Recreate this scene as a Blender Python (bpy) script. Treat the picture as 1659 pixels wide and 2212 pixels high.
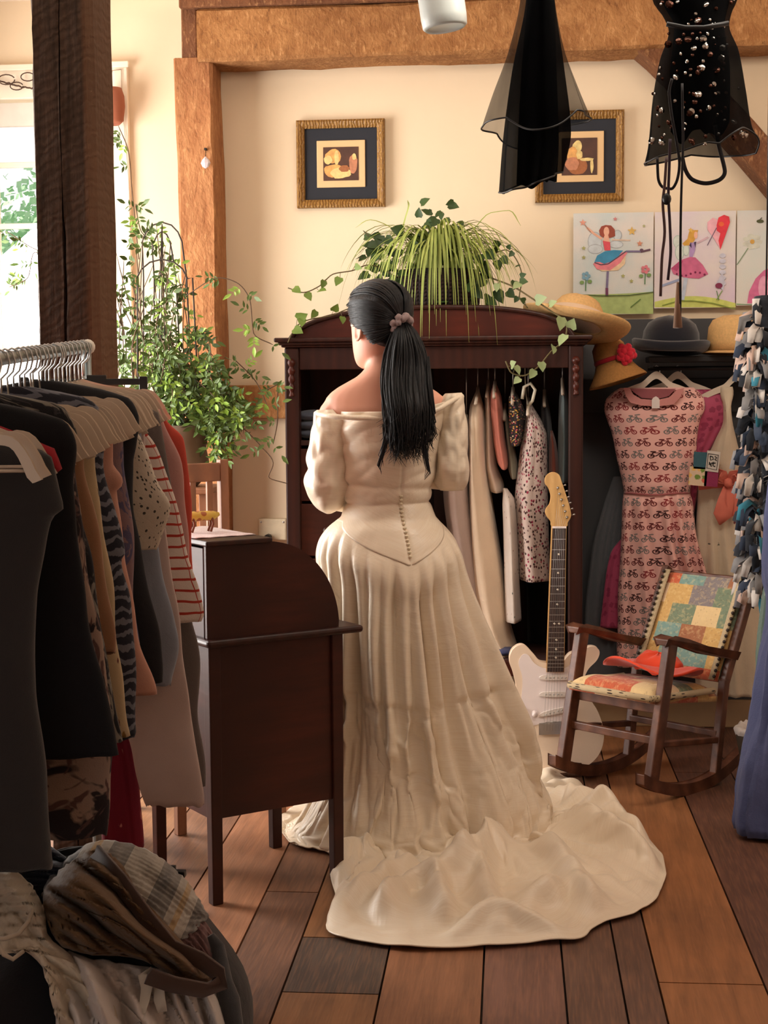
import bpy, math, random
from mathutils import Vector, Matrix, noise
random.seed(7)
for o in list(bpy.data.objects): bpy.data.objects.remove(o, do_unlink=True)
S = bpy.context.scene
COL = S.collection
# ------------------------------------------------------------------ camera
FPX, CX, CY = 3324.0, 829.5, 1106.0
YAW, PITCH, ROLL = math.radians(6.0), math.radians(4.75), math.radians(-0.4)
CAMZ = 1.34
R = Matrix.Rotation(YAW, 3, 'Z') @ Matrix.Rotation(math.pi/2 - PITCH, 3, 'X') @ Matrix.Rotation(ROLL, 3, 'Z')
cd = bpy.data.cameras.new('camera'); cam = bpy.data.objects.new('camera', cd); COL.objects.link(cam)
cam.matrix_world = Matrix.Translation((0, 0, CAMZ)) @ R.to_4x4()
cd.sensor_fit = 'VERTICAL'; cd.sensor_height = 34.6; cd.sensor_width = 25.95
cd.lens = FPX / 2212 * 34.6; cd.clip_start = 0.05; cd.clip_end = 200
S.camera = cam
# ------------------------------------------------------------------ world / light
S.view_settings.view_transform = 'Standard'; S.view_settings.look = 'None'
S.view_settings.gamma = 1; S.view_settings.use_curve_mapping = False
S.view_settings.exposure = 0.22
W = bpy.data.worlds.new('sky'); S.world = W; W.use_nodes = True
W.node_tree.nodes['Background'].inputs[0].default_value = (1.0, 0.97, 0.95, 1)
W.node_tree.nodes['Background'].inputs[1].default_value = .95
def lamp(kind, name, loc, target, energy, color, size=None, sy=None):
    ld = bpy.data.lights.new(name, kind); ld.energy = energy; ld.color = color
    if kind == 'AREA': ld.shape = 'RECTANGLE'; ld.size = size; ld.size_y = sy
    elif kind == 'SUN': ld.angle = size
    o = bpy.data.objects.new(name, ld); COL.objects.link(o); o.location = loc
    o.rotation_euler = (Vector(target) - Vector(loc)).to_track_quat('-Z', 'Y').to_euler()
    return o
lamp('AREA', 'daylight_side_window', (-2.52, 4.75, 1.35), (0, 4.6, 1.1), 115, (1.0, .955, .91), 1.5, 1.9)
lamp('AREA', 'daylight_back_window', (-1.93, 6.3, 1.5), (-1.2, 3.4, 0.6), 26, (.93, .97, 1.0), .75, 1.4)
lamp('AREA', 'added_ceiling_fill', (.55, 3.9, 2.78), (.75, 6.0, 1.0), 26, (1.0, .9, .78), 1.6, .5)  # soft warm fill added to brighten the back wall, no fixture of its own
lamp('SUN', 'sun', (-4, 6, 4), (-.9, 4.55, 0), 7.0, (1.0, .88, .72), .02)
# ------------------------------------------------------------------ pixel -> place
def P(px, py, d):
    return Vector((0, 0, CAMZ)) + R @ Vector(((px-CX)/FPX*d, -(py-CY)/FPX*d, -d))
def FL(px, py, z=0.0):
    v = R @ Vector(((px-CX)/FPX, -(py-CY)/FPX, -1)); t = (z-CAMZ)/v.z
    return Vector((0, 0, CAMZ)) + v*t
def WL(px, py, Y):
    v = R @ Vector(((px-CX)/FPX, -(py-CY)/FPX, -1)); return Vector((0, 0, CAMZ)) + v*(Y/v.y)
RT = Vector((math.cos(YAW), math.sin(YAW), 0)); FW = Vector((-math.sin(YAW), math.cos(YAW), 0)); UP = Vector((0, 0, 1))
def LD(lat, d, z=0.0): return RT*lat + FW*d + UP*z      # lateral / distance / height
# ------------------------------------------------------------------ helpers
def lin(c):
    r = []
    for v in c[:3]:
        v /= 255.0; r.append(v/12.92 if v <= .04045 else ((v+.055)/1.055)**2.4)
    return (*r, 1)
def spl(keys, t):
    n = len(keys)
    if t <= keys[0][0]: return list(keys[0][1:])
    if t >= keys[-1][0]: return list(keys[-1][1:])
    i = 0
    while keys[i+1][0] < t: i += 1
    a, b = keys[i], keys[i+1]; h = b[0]-a[0]; s = (t-a[0])/h; out = []
    for k in range(1, len(a)):
        def slope(j):
            if j <= 0 or j >= n-1:
                j0, j1 = (0, 1) if j <= 0 else (n-2, n-1)
                return (keys[j1][k]-keys[j0][k])/(keys[j1][0]-keys[j0][0])
            s1 = (keys[j][k]-keys[j-1][k])/(keys[j][0]-keys[j-1][0]); s2 = (keys[j+1][k]-keys[j][k])/(keys[j+1][0]-keys[j][0])
            if s1*s2 <= 0: return 0
            return 2*s1*s2/(s1+s2)
        m0, m1 = slope(i)*h, slope(i+1)*h
        out.append((2*s**3-3*s**2+1)*a[k] + (s**3-2*s**2+s)*m0 + (-2*s**3+3*s**2)*b[k] + (s**3-s**2)*m1)
    return out
def nz(x, y=0, z=0): return noise.noise(Vector((x, y, z)))
def sstep(a, b, x):
    t = min(1, max(0, (x-a)/(b-a))); return t*t*(3-2*t)
class MB:
    def __init__(s): s.v = []; s.f = []; s.uv = []; s.mi = []; s.m = 0; s.sm = []; s.smooth = True
    def face(s, idx, uv=None):
        s.f.append(tuple(idx)); s.uv.append(uv or [(s.v[i][0], s.v[i][2]) for i in idx]); s.mi.append(s.m); s.sm.append(s.smooth)
    def add(s, p): s.v.append(Vector(p)); return len(s.v)-1
    def hexa(s, a, b):           # bottom 4, top 4
        i = len(s.v); s.v += [Vector(p) for p in a]+[Vector(p) for p in b]; k = s.smooth; s.smooth = False
        for q in ((3,2,1,0),(4,5,6,7),(0,1,5,4),(1,2,6,5),(2,3,7,6),(3,0,4,7)): s.face([i+j for j in q])
        s.smooth = k; return s
    def box(s, c, sz, rot=None):
        c = Vector(c); x, y, z = sz[0]/2, sz[1]/2, sz[2]/2
        pts = [Vector(p) for p in ((-x,-y,-z),(x,-y,-z),(x,y,-z),(-x,y,-z),(-x,-y,z),(x,-y,z),(x,y,z),(-x,y,z))]
        if rot is not None: pts = [rot @ p for p in pts]
        pts = [p+c for p in pts]; return s.hexa(pts[:4], pts[4:])
    def span(s, a, b): 
        a, b = Vector(a), Vector(b); return s.box((a+b)/2, (abs(b.x-a.x), abs(b.y-a.y), abs(b.z-a.z)))
    def beam(s, a, b, w, t, side=None):     # bar a->b, w along side, t along the other
        a, b = Vector(a), Vector(b); d = (b-a).normalized()
        side = Vector(side) if side is not None else (Vector((0,0,1)) if abs(d.z) < .9 else Vector((1,0,0)))
        u = (side - d*side.dot(d)).normalized(); v = d.cross(u)
        q = lambda p: [p-u*w/2-v*t/2, p+u*w/2-v*t/2, p+u*w/2+v*t/2, p-u*w/2+v*t/2]
        A, B = q(a), q(b); i = len(s.v); s.v += A+B; k = s.smooth; s.smooth = False
        for f in ((3,2,1,0),(4,5,6,7),(0,1,5,4),(1,2,6,5),(2,3,7,6),(3,0,4,7)): s.face([i+j for j in f])
        s.smooth = k; return s
    def grid(s, fn, nu, nv, cu=False, su=1.0, sv=1.0, u0=0, v0=0):
        base = len(s.v); ku = nu if cu else nu+1
        for j in range(nv+1):
            for i in range(ku): s.v.append(Vector(fn(i/nu, j/nv)))
        for j in range(nv):
            for i in range(nu):
                a = base+j*ku+i; b = base+j*ku+((i+1) % ku); c = b+ku; d = a+ku
                if cu: b = base+j*ku+((i+1) % nu); c = base+(j+1)*ku+((i+1) % nu)
                U = lambda p, q: (u0+p/nu*su, v0+q/nv*sv)
                s.face((a, b, c, d), [U(i, j), U(i+1, j), U(i+1, j+1), U(i, j+1)])
        return s
    def cap(s, start, n, rev=False):
        ids = list(range(start, start+n)); s.face(ids[::-1] if rev else ids); return s
    def loft(s, rings, su=1.0, sv=1.0, caps=True):
        n = len(rings[0]); m = len(rings)-1; b = len(s.v)
        s.grid(lambda u, v: rings[round(v*m)][round(u*n) % n], n, m, True, su, sv)
        if caps: s.cap(b, n, True); s.cap(b+m*n, n)
        return s
    def tube(s, pts, r, n=8, caps=True, closed=False):
        pts = [Vector(p) for p in pts]; m = len(pts); rr = r if isinstance(r, (list, tuple)) else [r]*m
        ref = None; rings = []
        for i in range(m):
            if closed: t = (pts[(i+1) % m]-pts[i-1])
            else: t = pts[min(i+1, m-1)]-pts[max(i-1, 0)]
            if t.length < 1e-9: t = Vector((0,0,1))
            t.normalize()
            if ref is None: ref = Vector((0,0,1)) if abs(t.z) < .9 else Vector((1,0,0))
            u = ref - t*ref.dot(t)
            if u.length < 1e-6: u = t.orthogonal()
            u.normalize(); ref = u; w = t.cross(u)
            rings.append([pts[i]+(u*math.cos(k*2*math.pi/n)+w*math.sin(k*2*math.pi/n))*rr[i] for k in range(n)])
        if closed: rings.append(rings[0]); caps = False
        return s.loft(rings, .1, .5, caps)
    def lathe(s, prof, c=(0,0,0), n=24, M=None):
        c = Vector(c); rings = []
        for r, z in prof:
            ring = [Vector((max(r,1e-4)*math.cos(k*2*math.pi/n), max(r,1e-4)*math.sin(k*2*math.pi/n), z)) for k in range(n)]
            if M is not None: ring = [M @ p for p in ring]
            rings.append([p+c for p in ring])
        return s.loft(rings, 1, 1)
    def ball(s, c, r, n=10, M=None):
        r = r if isinstance(r, (tuple, list)) else (r, r, r); c = Vector(c); m = max(4, n//2+1); rings = []
        for j in range(m+1):
            ph = math.pi*j/m; sr, cz = max(math.sin(ph), .01), -math.cos(ph)
            ring = [Vector((r[0]*sr*math.cos(k*2*math.pi/n), r[1]*sr*math.sin(k*2*math.pi/n), r[2]*cz)) for k in range(n)]
            if M is not None: ring = [M @ p for p in ring]
            rings.append([p+c for p in ring])
        return s.loft(rings)
    def prism(s, front, back):      # two outlines
        n = len(front); i = len(s.v); s.v += [Vector(p) for p in front]+[Vector(p) for p in back]; k = s.smooth; s.smooth = False
        s.face(range(i, i+n)); s.face(list(range(i+n, i+2*n))[::-1])
        for j in range(n): s.face((i+j, i+(j+1) % n, i+n+(j+1) % n, i+n+j))
        s.smooth = k; return s
    def ribbon(s, pts, wid, nrm=(0,0,1), fold=0.0):
        pts = [Vector(p) for p in pts]; m = len(pts); wv = wid if isinstance(wid, (list, tuple)) else [wid]*m; b = len(s.v)
        nr = Vector(nrm)
        for i in range(m):
            t = pts[min(i+1, m-1)]-pts[max(i-1, 0)]; u = t.cross(nr)
            if u.length < 1e-6: u = t.orthogonal()
            u.normalize(); n2 = u.cross(t).normalized()
            s.v += [pts[i]-u*wv[i]/2+n2*fold*wv[i], pts[i], pts[i]+u*wv[i]/2+n2*fold*wv[i]]
        for i in range(m-1):
            for k in (0, 1):
                a = b+i*3+k; s.face((a, a+1, a+4, a+3), [(k*.5, i/m), (k*.5+.5, i/m), (k*.5+.5, (i+1)/m), (k*.5, (i+1)/m)])
        return s
    def build(s, name, mats, parent=None, bevel=0, sub=0, solid=0, ao=None, seg=2, local=False, remesh=0, col=None, normals=True):
        me = bpy.data.meshes.new(name)
        off = Vector((0,0,0))
        if parent is not None and not local:
            q = parent
            while q is not None: off += q.location; q = q.parent
        me.from_pydata([tuple(p-off) for p in s.v], [], s.f)
        me.polygons.foreach_set('material_index', s.mi); me.polygons.foreach_set('use_smooth', s.sm)
        ul = me.uv_layers.new(name='UVMap'); flat = []
        for u in s.uv:
            for p in u: flat += [p[0], p[1]]
        ul.data.foreach_set('uv', flat)
        for m in (mats if isinstance(mats, (list, tuple)) else [mats]): me.materials.append(m)
        o = bpy.data.objects.new(name, me); COL.objects.link(o)
        if parent is not None: o.parent = parent
        if remesh:
            md = o.modifiers.new('r', 'REMESH'); md.mode = 'VOXEL'; md.voxel_size = remesh; md.use_smooth_shade = True
            md = o.modifiers.new('s', 'SMOOTH'); md.iterations = 6; md.factor = .5
        if bevel:
            md = o.modifiers.new('b', 'BEVEL'); md.width = bevel; md.segments = seg; md.limit_method = 'ANGLE'; md.angle_limit = math.radians(40)
        if sub: md = o.modifiers.new('u', 'SUBSURF'); md.levels = sub; md.render_levels = sub
        if solid: md = o.modifiers.new('t', 'SOLIDIFY'); md.thickness = solid; md.offset = -1
        return o
def thing(name, label, cat, loc, group=None, rot=0):
    o = bpy.data.objects.new(name, None); COL.objects.link(o); o.location = loc; o.empty_display_size = .05
    o.rotation_euler = (0, 0, rot)
    return tag(o, label, cat, group)
def tag(o, label, cat, group=None, kind=None):
    o['label'] = label; o['category'] = cat
    if group: o['group'] = group
    if kind: o['kind'] = kind
    return o
def struct(o): o['kind'] = 'structure'; return o
def dup(root, loc=None, rot=None, label=None, scale=None):
    r = root.copy(); COL.objects.link(r)
    if loc is not None: r.location = loc
    if rot is not None: r.rotation_euler = rot
    if label: r['label'] = label
    if scale: r.scale = scale
    for ch in list(root.children):
        c = ch.copy(); COL.objects.link(c); c.parent = r
        for g in list(ch.children):
            d = g.copy(); COL.objects.link(d); d.parent = c
    return r
# ------------------------------------------------------------------ materials
class NT:
    def __init__(s, name):
        s.m = bpy.data.materials.new(name); s.m.use_nodes = True; s.t = s.m.node_tree; s.b = s.t.nodes['Principled BSDF']
    def n(s, ty, **kw):
        x = s.t.nodes.new('ShaderNode'+ty)
        for k, v in kw.items(): setattr(x, k, v)
        return x
    def set(s, sock, val):
        if hasattr(val, 'is_output') or isinstance(val, bpy.types.NodeSocket): s.t.links.new(val, sock)
        elif isinstance(val, (tuple, list)) and len(val) == 3 and sock.type == 'RGBA': sock.default_value = lin(val)
        else: sock.default_value = val
    def math(s, op, a, b=0.0, c=None):
        x = s.n('Math', operation=op); s.set(x.inputs[0], a); s.set(x.inputs[1], b)
        if c is not None: s.set(x.inputs[2], c)
        return x.outputs[0]
    def mix(s, f, a, b):
        x = s.n('Mix', data_type='RGBA'); s.set(x.inputs[0], f); s.set(x.inputs[6], a); s.set(x.inputs[7], b); return x.outputs[2]
    def coord(s, kind='Object', scale=(1,1,1), rot=(0,0,0)):
        c = s.n('TexCoord'); m = s.n('Mapping'); s.t.links.new(c.outputs[kind], m.inputs[0]); m.inputs[3].default_value = scale; m.inputs[2].default_value = rot
        return m.outputs[0]
    def noise(s, vec, scale=5, detail=4, rough=.5, dist=0):
        x = s.n('TexNoise'); s.t.links.new(vec, x.inputs['Vector']); x.inputs['Scale'].default_value = scale; x.inputs['Detail'].default_value = detail
        x.inputs['Roughness'].default_value = rough; x.inputs['Distortion'].default_value = dist; return x.outputs['Fac']
    def wave(s, vec, scale=5, dist=2, detail=2, dirn='X', ds=1.0):
        x = s.n('TexWave', bands_direction=dirn); s.t.links.new(vec, x.inputs['Vector']); x.inputs['Scale'].default_value = scale
        x.inputs['Distortion'].default_value = dist; x.inputs['Detail'].default_value = detail; x.inputs['Detail Scale'].default_value = ds; return x.outputs['Fac']
    def voro(s, vec, scale=20, feat='F1', rnd=1.0):
        x = s.n('TexVoronoi', feature=feat); s.t.links.new(vec, x.inputs['Vector']); x.inputs['Scale'].default_value = scale; x.inputs['Randomness'].default_value = rnd; return x
    def ramp(s, f, stops, const=False):
        x = s.n('ValToRGB'); s.set(x.inputs[0], f); e = x.color_ramp.elements
        if const: x.color_ramp.interpolation = 'CONSTANT'
        while len(e) < len(stops): e.new(.5)
        for i, (p, c) in enumerate(stops): e[i].position = p; e[i].color = lin(c) if max(c) > 1 else (*c, 1)
        return x.outputs[0]
    def th(s, f, a, b):   # smooth threshold a..b -> 0..1
        x = s.n('MapRange'); s.set(x.inputs[0], f); x.inputs[1].default_value = a; x.inputs[2].default_value = b; return x.outputs[0]
    def bump(s, h, strength=.3, dist=.01):
        x = s.n('Bump'); s.set(x.inputs['Height'], h); x.inputs['Strength'].default_value = strength; x.inputs['Distance'].default_value = dist
        s.t.links.new(x.outputs[0], s.b.inputs['Normal'])
    def out(s, col, rough=.7, metal=0, spec=None, sheen=0, trans=0, alpha=None):
        s.set(s.b.inputs['Base Color'], col); s.set(s.b.inputs['Roughness'], rough); s.b.inputs['Metallic'].default_value = metal
        if spec is not None: s.b.inputs['Specular IOR Level'].default_value = spec
        if sheen: s.b.inputs['Sheen Weight'].default_value = sheen
        if trans: s.b.inputs['Transmission Weight'].default_value = trans
        if alpha is not None: s.set(s.b.inputs['Alpha'], alpha)
        return s.m
def plain(name, c, rough=.6, metal=0, var=.12, scale=8, bump=.1, spec=None):
    k = NT(name); v = k.coord(); f = k.noise(v, scale, 5)
    d = tuple(x*(1-var) for x in c); l = tuple(min(255, x*(1+var)) for x in c)
    k.bump(k.noise(v, scale*6, 4), bump, .004)
    return k.out(k.mix(f, d, l), rough, metal, spec)
def woodm(name, c1, c2, scale=(1,1,1), g=6, rough=.55, dist=5, bump=.3, spec=None, c3=None):
    k = NT(name); v = k.coord(scale=scale); w = k.wave(v, g, dist, 4, 'X', 1.5); f = k.noise(v, g*4, 6, .6)
    c = k.mix(k.th(f, .3, .75), k.mix(w, c1, c2), c1)
    if c3: c = k.mix(k.th(k.noise(k.coord(), 3, 3), .5, .72), c, c3)
    k.bump(k.math('ADD', f, w), bump, .006); return k.out(c, rough, 0, spec)
def fabric(name, c, rough=.85, sheen=.25, kind=None, c2=None, c3=None, c4=None, sc=1.0, bs=1.5):
    k = NT(name); uv = k.coord('UV'); ob = k.coord(); var = k.noise(ob, 6, 3)
    base = k.mix(var, tuple(x*.9 for x in c), tuple(min(255, x*1.06) for x in c))
    if kind == 'stripe':       # horizontal hand-drawn stripes
        sx = k.n('SeparateXYZ'); k.t.links.new(uv, sx.inputs[0]); wob = k.noise(uv, 9, 2)
        y = k.math('FRACT', k.math('ADD', k.math('MULTIPLY', sx.outputs[1], 26*sc), k.math('MULTIPLY', wob, .5)))
        a = k.math('LESS_THAN', y, .22)
        x = k.math('FRACT', k.math('ADD', k.math('MULTIPLY', sx.outputs[0], 11*sc), k.math('MULTIPLY', k.noise(uv, 14, 1), .5)))
        a = k.math('MAXIMUM', a, k.math('LESS_THAN', x, .06)); base = k.mix(a, base, c2)
    elif kind == 'wavy':
        w = k.wave(uv, 14*sc, 7, 3, 'Y', 1.2); base = k.mix(k.th(w, .55, .7), base, c2)
    elif kind == 'dots':
        vo = k.voro(uv, 55*sc); base = k.mix(k.th(vo.outputs['Distance'], .3, .24), base, c2)
    elif kind == 'leaf':
        d = k.noise(uv, 9*sc, 3, .6, 1.5); e = k.noise(uv, 16*sc, 2, .5, 2.5)
        base = k.mix(k.th(d, .48, .52), base, c2); base = k.mix(k.th(e, .56, .6), base, c3 or c2)
    elif kind == 'floral':
        vo = k.voro(uv, 28*sc); cr = k.ramp(vo.outputs['Color'], [(0, c2), (.35, c3 or c2), (.6, c4 or c2), (.8, c2)], True)
        e = k.math('ADD', vo.outputs['Distance'], k.math('MULTIPLY', k.noise(uv, 90*sc, 3), .5))
        base = k.mix(k.th(e, .66, .58), base, cr)
    elif kind == 'sparse':
        vo = k.voro(uv, 16*sc); cr = k.ramp(vo.outputs['Color'], [(0, c2), (.4, c3 or c2), (.65, c4 or c2)], True)
        e = k.math('ADD', vo.outputs['Distance'], k.math('MULTIPLY', k.noise(uv, 60*sc, 3), .4))
        base = k.mix(k.th(e, .34, .3), base, cr)
    elif kind == 'bands':
        sx = k.n('SeparateXYZ'); k.t.links.new(uv, sx.inputs[0])
        y = k.math('FRACT', k.math('MULTIPLY', sx.outputs[1], sc))
        base = k.mix(k.noise(uv, 60, 4), k.ramp(y, [(0, c), (.2, c2), (.42, c), (.5, c3), (.56, c4), (.66, c2), (.86, c)], True), tuple(x*.8 for x in c))
    k.bump(k.math('ADD', k.noise(uv, 400, 2), k.math('MULTIPLY', k.noise(ob, 18, 4), 4.0*bs)), .25, .004)
    return k.out(base, rough, 0, .25, sheen)
M = {}
def hewnm(name, c1, c2, sc, c3):
    k = NT(name); v = k.coord(scale=sc); n1 = k.noise(v, 7, 6, .65, .8); saw = k.wave(k.coord(rot=(0, .5, 0)), 16, 9, 4, 'X', 2); n3 = k.noise(k.coord(), 2.5, 4, .6); sp = k.noise(k.coord(scale=(1, 1, .4)), 60, 4, .7)
    c = k.mix(k.th(n1, .3, .7), c1, c2); c = k.mix(k.math('MULTIPLY', k.th(n3, .5, .75), .6), c, c3); c = k.mix(k.math('MULTIPLY', saw, .12), c, c3); c = k.mix(k.math('MULTIPLY', k.th(sp, .55, .75), .5), c, (222, 170, 116)); c = k.mix(k.math('MULTIPLY', k.th(sp, .42, .28), .6), c, (84, 48, 28))
    k.bump(k.math('ADD', k.math('ADD', n1, k.math('MULTIPLY', saw, .07)), k.math('MULTIPLY', sp, .7)), .8, .008); return k.out(c, .85, 0, .2)
M['plaster'] = plain('cream_plaster', (230, 209, 178), .9, 0, .03, 3, .15)
M['plaster_pale'] = plain('pale_plaster', (238, 216, 198), .9, 0, .03, 3, .1)
M['ceiling'] = plain('ceiling_white', (242, 228, 212), .9, 0, .03, 3, .1)
M['slate'] = plain('slate_grey_wall', (66, 66, 68), .8, 0, .1, 3, .1)
M['blackboard'] = plain('black_board', (22, 18, 17), .6)
M['timber'] = hewnm('orange_timber', (146, 92, 56), (184, 130, 86), (3, 3, .8), (112, 68, 42))
M['timber_h'] = hewnm('orange_timber_beam', (140, 92, 52), (178, 128, 80), (2.2, 2, 2.2), (106, 66, 38))
M['timber_dark'] = woodm('dark_timber', (52, 36, 26), (84, 60, 44), (1.2, 1.2, 1.6), 9, .85, 6, .9, .15)
M['timber_side'] = hewnm('brown_timber', (98, 62, 42), (128, 84, 54), (2, 2, 1), (78, 48, 34))
M['mahog'] = woodm('mahogany', (64, 24, 14), (88, 34, 20), (1, 1, 6), 1.4, .38, 2, .05, .35)
M['mahog_dk'] = woodm('dark_mahogany', (46, 20, 13), (62, 28, 18), (6, 6, 1), 1.4, .4, 2, .05, .35)
M['mahog_in'] = woodm('wardrobe_inner_wood', (52, 24, 17), (66, 30, 21), (4, 4, 1), 1.4, .7, 2, .05)
M['desk'] = woodm('desk_wood', (54, 25, 16), (80, 36, 23), (.6, .6, 5), 1.6, .5, 3, .08, .3)
M['chairwood'] = woodm('rocker_wood', (78, 42, 26), (120, 74, 50), (2, 2, 3), 3, .45, 4, .15)
M['white_paint'] = plain('window_white_paint', (236, 222, 200), .5, 0, .03)
M['black'] = plain('black_plastic', (14, 13, 14), .45)
M['metal'] = plain('steel', (190, 190, 188), .3, 1, .05)
M['hanger'] = plain('ivory_plastic', (206, 190, 170), .5, 0, .05)
M['skin'] = plain('skin', (226, 165, 140), .5, 0, .03, 10, .03)
M['hair'] = None
# ================================================================== THE ROOM
YW = 6.05; XL = -2.65; XR = 2.0; ZC = 2.86; YB = -0.9
# floor: wide boards of differing colour
def floor_boards():
    k = NT('floor_boards_wood'); at = k.n('VertexColor', layer_name='board'); v = k.coord(scale=(7, .55, 1))
    f = k.noise(v, 5, 6, .6, .6); g = k.noise(k.coord(), 3, 4); fine = k.noise(k.coord(scale=(60, 3, 1)), 3, 4)
    kn = k.voro(k.coord(scale=(1, .5, 1)), 2.6).outputs['Distance']
    c = k.mix(k.th(f, .35, .7), at.outputs[0], k.mix(.42, at.outputs[0], (20, 8, 4)))
    c = k.mix(k.math('MULTIPLY', k.th(g, .5, .75), .35), c, (40, 22, 14)); c = k.mix(k.th(kn, .045, .025), c, (24, 12, 8))
    c = k.mix(k.math('MULTIPLY', k.th(fine, .45, .8), .25), c, (190, 130, 90))
    k.bump(k.math('ADD', f, k.math('MULTIPLY', fine, .6)), .25, .003)
    fm = k.out(c, k.math('ADD', .42, k.math('MULTIPLY', g, .2)), 0, .4)
    m = MB(); cols = []; ang = math.radians(1.3); rm = Matrix.Rotation(ang, 3, 'Z')
    xs = [-.756, -.58, -.384, -.242, -.023, .204, .387, .515, .598, .833]
    while xs[0] > -2.9: xs.insert(0, xs[0]-random.uniform(.16, .24))
    while xs[-1] < 2.3: xs.append(xs[-1]+random.uniform(.16, .24))
    pal = [(150, 102, 72), (134, 92, 66), (118, 84, 66), (146, 100, 64), (128, 88, 64), (108, 78, 64)]
    special = {6: 0}
    for i in range(len(xs)-1):
        # xs are laterals at distance 3.22 from the camera; convert to world x there
        a = LD(xs[i], 3.22).x; b = LD(xs[i+1], 3.22).x; y = -1.0+random.uniform(-1, 0)
        mid = (xs[i]+xs[i+1])/2
        ends = []
        if -.242 < mid < -.023: ends = [2.2, 3.28, 3.62, 5.4]
        elif -.384 < mid < -.242: ends = [2.6, 3.95, 6.2]
        else:
            yy = random.uniform(.5, 2.2)
            while yy < 6.3: ends.append(yy); yy += random.uniform(1.1, 2.4)
        ends.append(6.3); y0 = -1.0
        for n, e in enumerate(ends):
            if e <= y0: continue
            c = random.choice(pal)
            if -.242 < mid < -.023 and n == 2: c = (88, 72, 62)
            if .598 < mid < .833: c = (158, 104, 64)
            if mid > .9: c = (102, 68, 54)
            if -.023 < mid < .204: c = (148, 100, 70)
            if .204 < mid < .387: c = (128, 90, 76)
            if -.6 < mid < -.384: c = (164, 112, 80)
            g2 = .0025
            pts = [Vector((a+g2, y0+g2, -.02)), Vector((b-g2, y0+g2, -.02)), Vector((b-g2, e-g2, -.02)), Vector((a+g2, e-g2, -.02))]
            piv = Vector((LD((xs[i]+xs[i+1])/2, 3.22).x, 3.2, 0)); piv = Vector((0, 3.2, 0))
            pts = [rm @ (p-piv)+piv for p in pts]; nf = len(m.f)
            m.hexa(pts, [p+Vector((0, 0, .02)) for p in pts]); cols += [(nf, len(m.f), c)]; y0 = e
    nf = len(m.f); m.span((XL-.2, YB-.2, -.06), (XR+.2, 6.4, -.021)); cols.append((nf, len(m.f), (12, 8, 6)))
    o = m.build('floor', fm); me = o.data
    ca = me.color_attributes.new('board', 'FLOAT_COLOR', 'CORNER')
    for a, b, c in cols:
        for q in range(a, b):
            for li in me.polygons[q].loop_indices: ca.data[li].color = lin(c)
    struct(o)
floor_boards()
# back wall with the window opening
wx0, wx1 = WL(-250, 600, YW).x, WL(222, 500, YW).x; wz0, wz1 = WL(100, 1010, YW).z, WL(60, 205, YW).z
m = MB(); m.smooth = False
m.span((XL, YW, 0), (wx0, YW+.16, ZC)); m.span((wx1, YW, 0), (XR, YW+.16, ZC))
m.span((wx0, YW, 0), (wx1, YW+.16, wz0)); m.span((wx0, YW, wz1), (wx1, YW+.16, ZC))
struct(m.build('wall_back', M['plaster']))
sy0, sy1, sz0, sz1 = 4.25, 5.75, .45, 2.5
m = MB(); m.span((XL-.15, YB, 0), (XL, sy0, ZC)); m.span((XL-.15, sy1, 0), (XL, YW+.16, ZC))
m.span((XL-.15, sy0, 0), (XL, sy1, sz0)); m.span((XL-.15, sy0, sz1), (XL, sy1, ZC)); struct(m.build('wall_left', M['plaster_pale']))
m = MB(); m.span((XR, YB, 0), (XR+.1, YW+.16, ZC)); struct(m.build('wall_right', M['plaster_pale']))
m = MB(); m.span((XL-.15, YB, ZC), (XR+.1, YW+.16, ZC+.1)); struct(m.build('ceiling', M['ceiling']))
m = MB(); m.span((-.7, YB-.1, 0), (XR+.1, YB, ZC)); m.span((XL-.15, YB-.1, 2.15), (-.7, YB, ZC)); struct(m.build('wall_front_light_block', M['plaster_pale']))  # unseen rear wall added to cut the frontal fill, left open at one side
# dark grey lower wall and black rail right of the wardrobe
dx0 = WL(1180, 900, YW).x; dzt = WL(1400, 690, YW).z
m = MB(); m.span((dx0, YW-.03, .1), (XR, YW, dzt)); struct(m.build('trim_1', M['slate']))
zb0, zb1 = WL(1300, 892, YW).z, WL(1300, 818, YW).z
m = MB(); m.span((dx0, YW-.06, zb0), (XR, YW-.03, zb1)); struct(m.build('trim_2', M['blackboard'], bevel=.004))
m = MB(); z = WL(1450, 1505, YW).z; m.span((WL(940, 1500, YW).x, YW-.05, 0), (XR, YW-.0301, z)); struct(m.build('baseboard_back', plain('tan_baseboard', (170, 140, 104), .7), bevel=.004))
z0, z1 = WL(560, 904, YW).z, WL(560, 832, YW).z
m = MB(); m.span((WL(500, 860, YW).x, YW-.045, z0), (WL(700, 860, YW).x, YW, z1)); struct(m.build('trim_3', M['timber_h'], bevel=.006))
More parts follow.
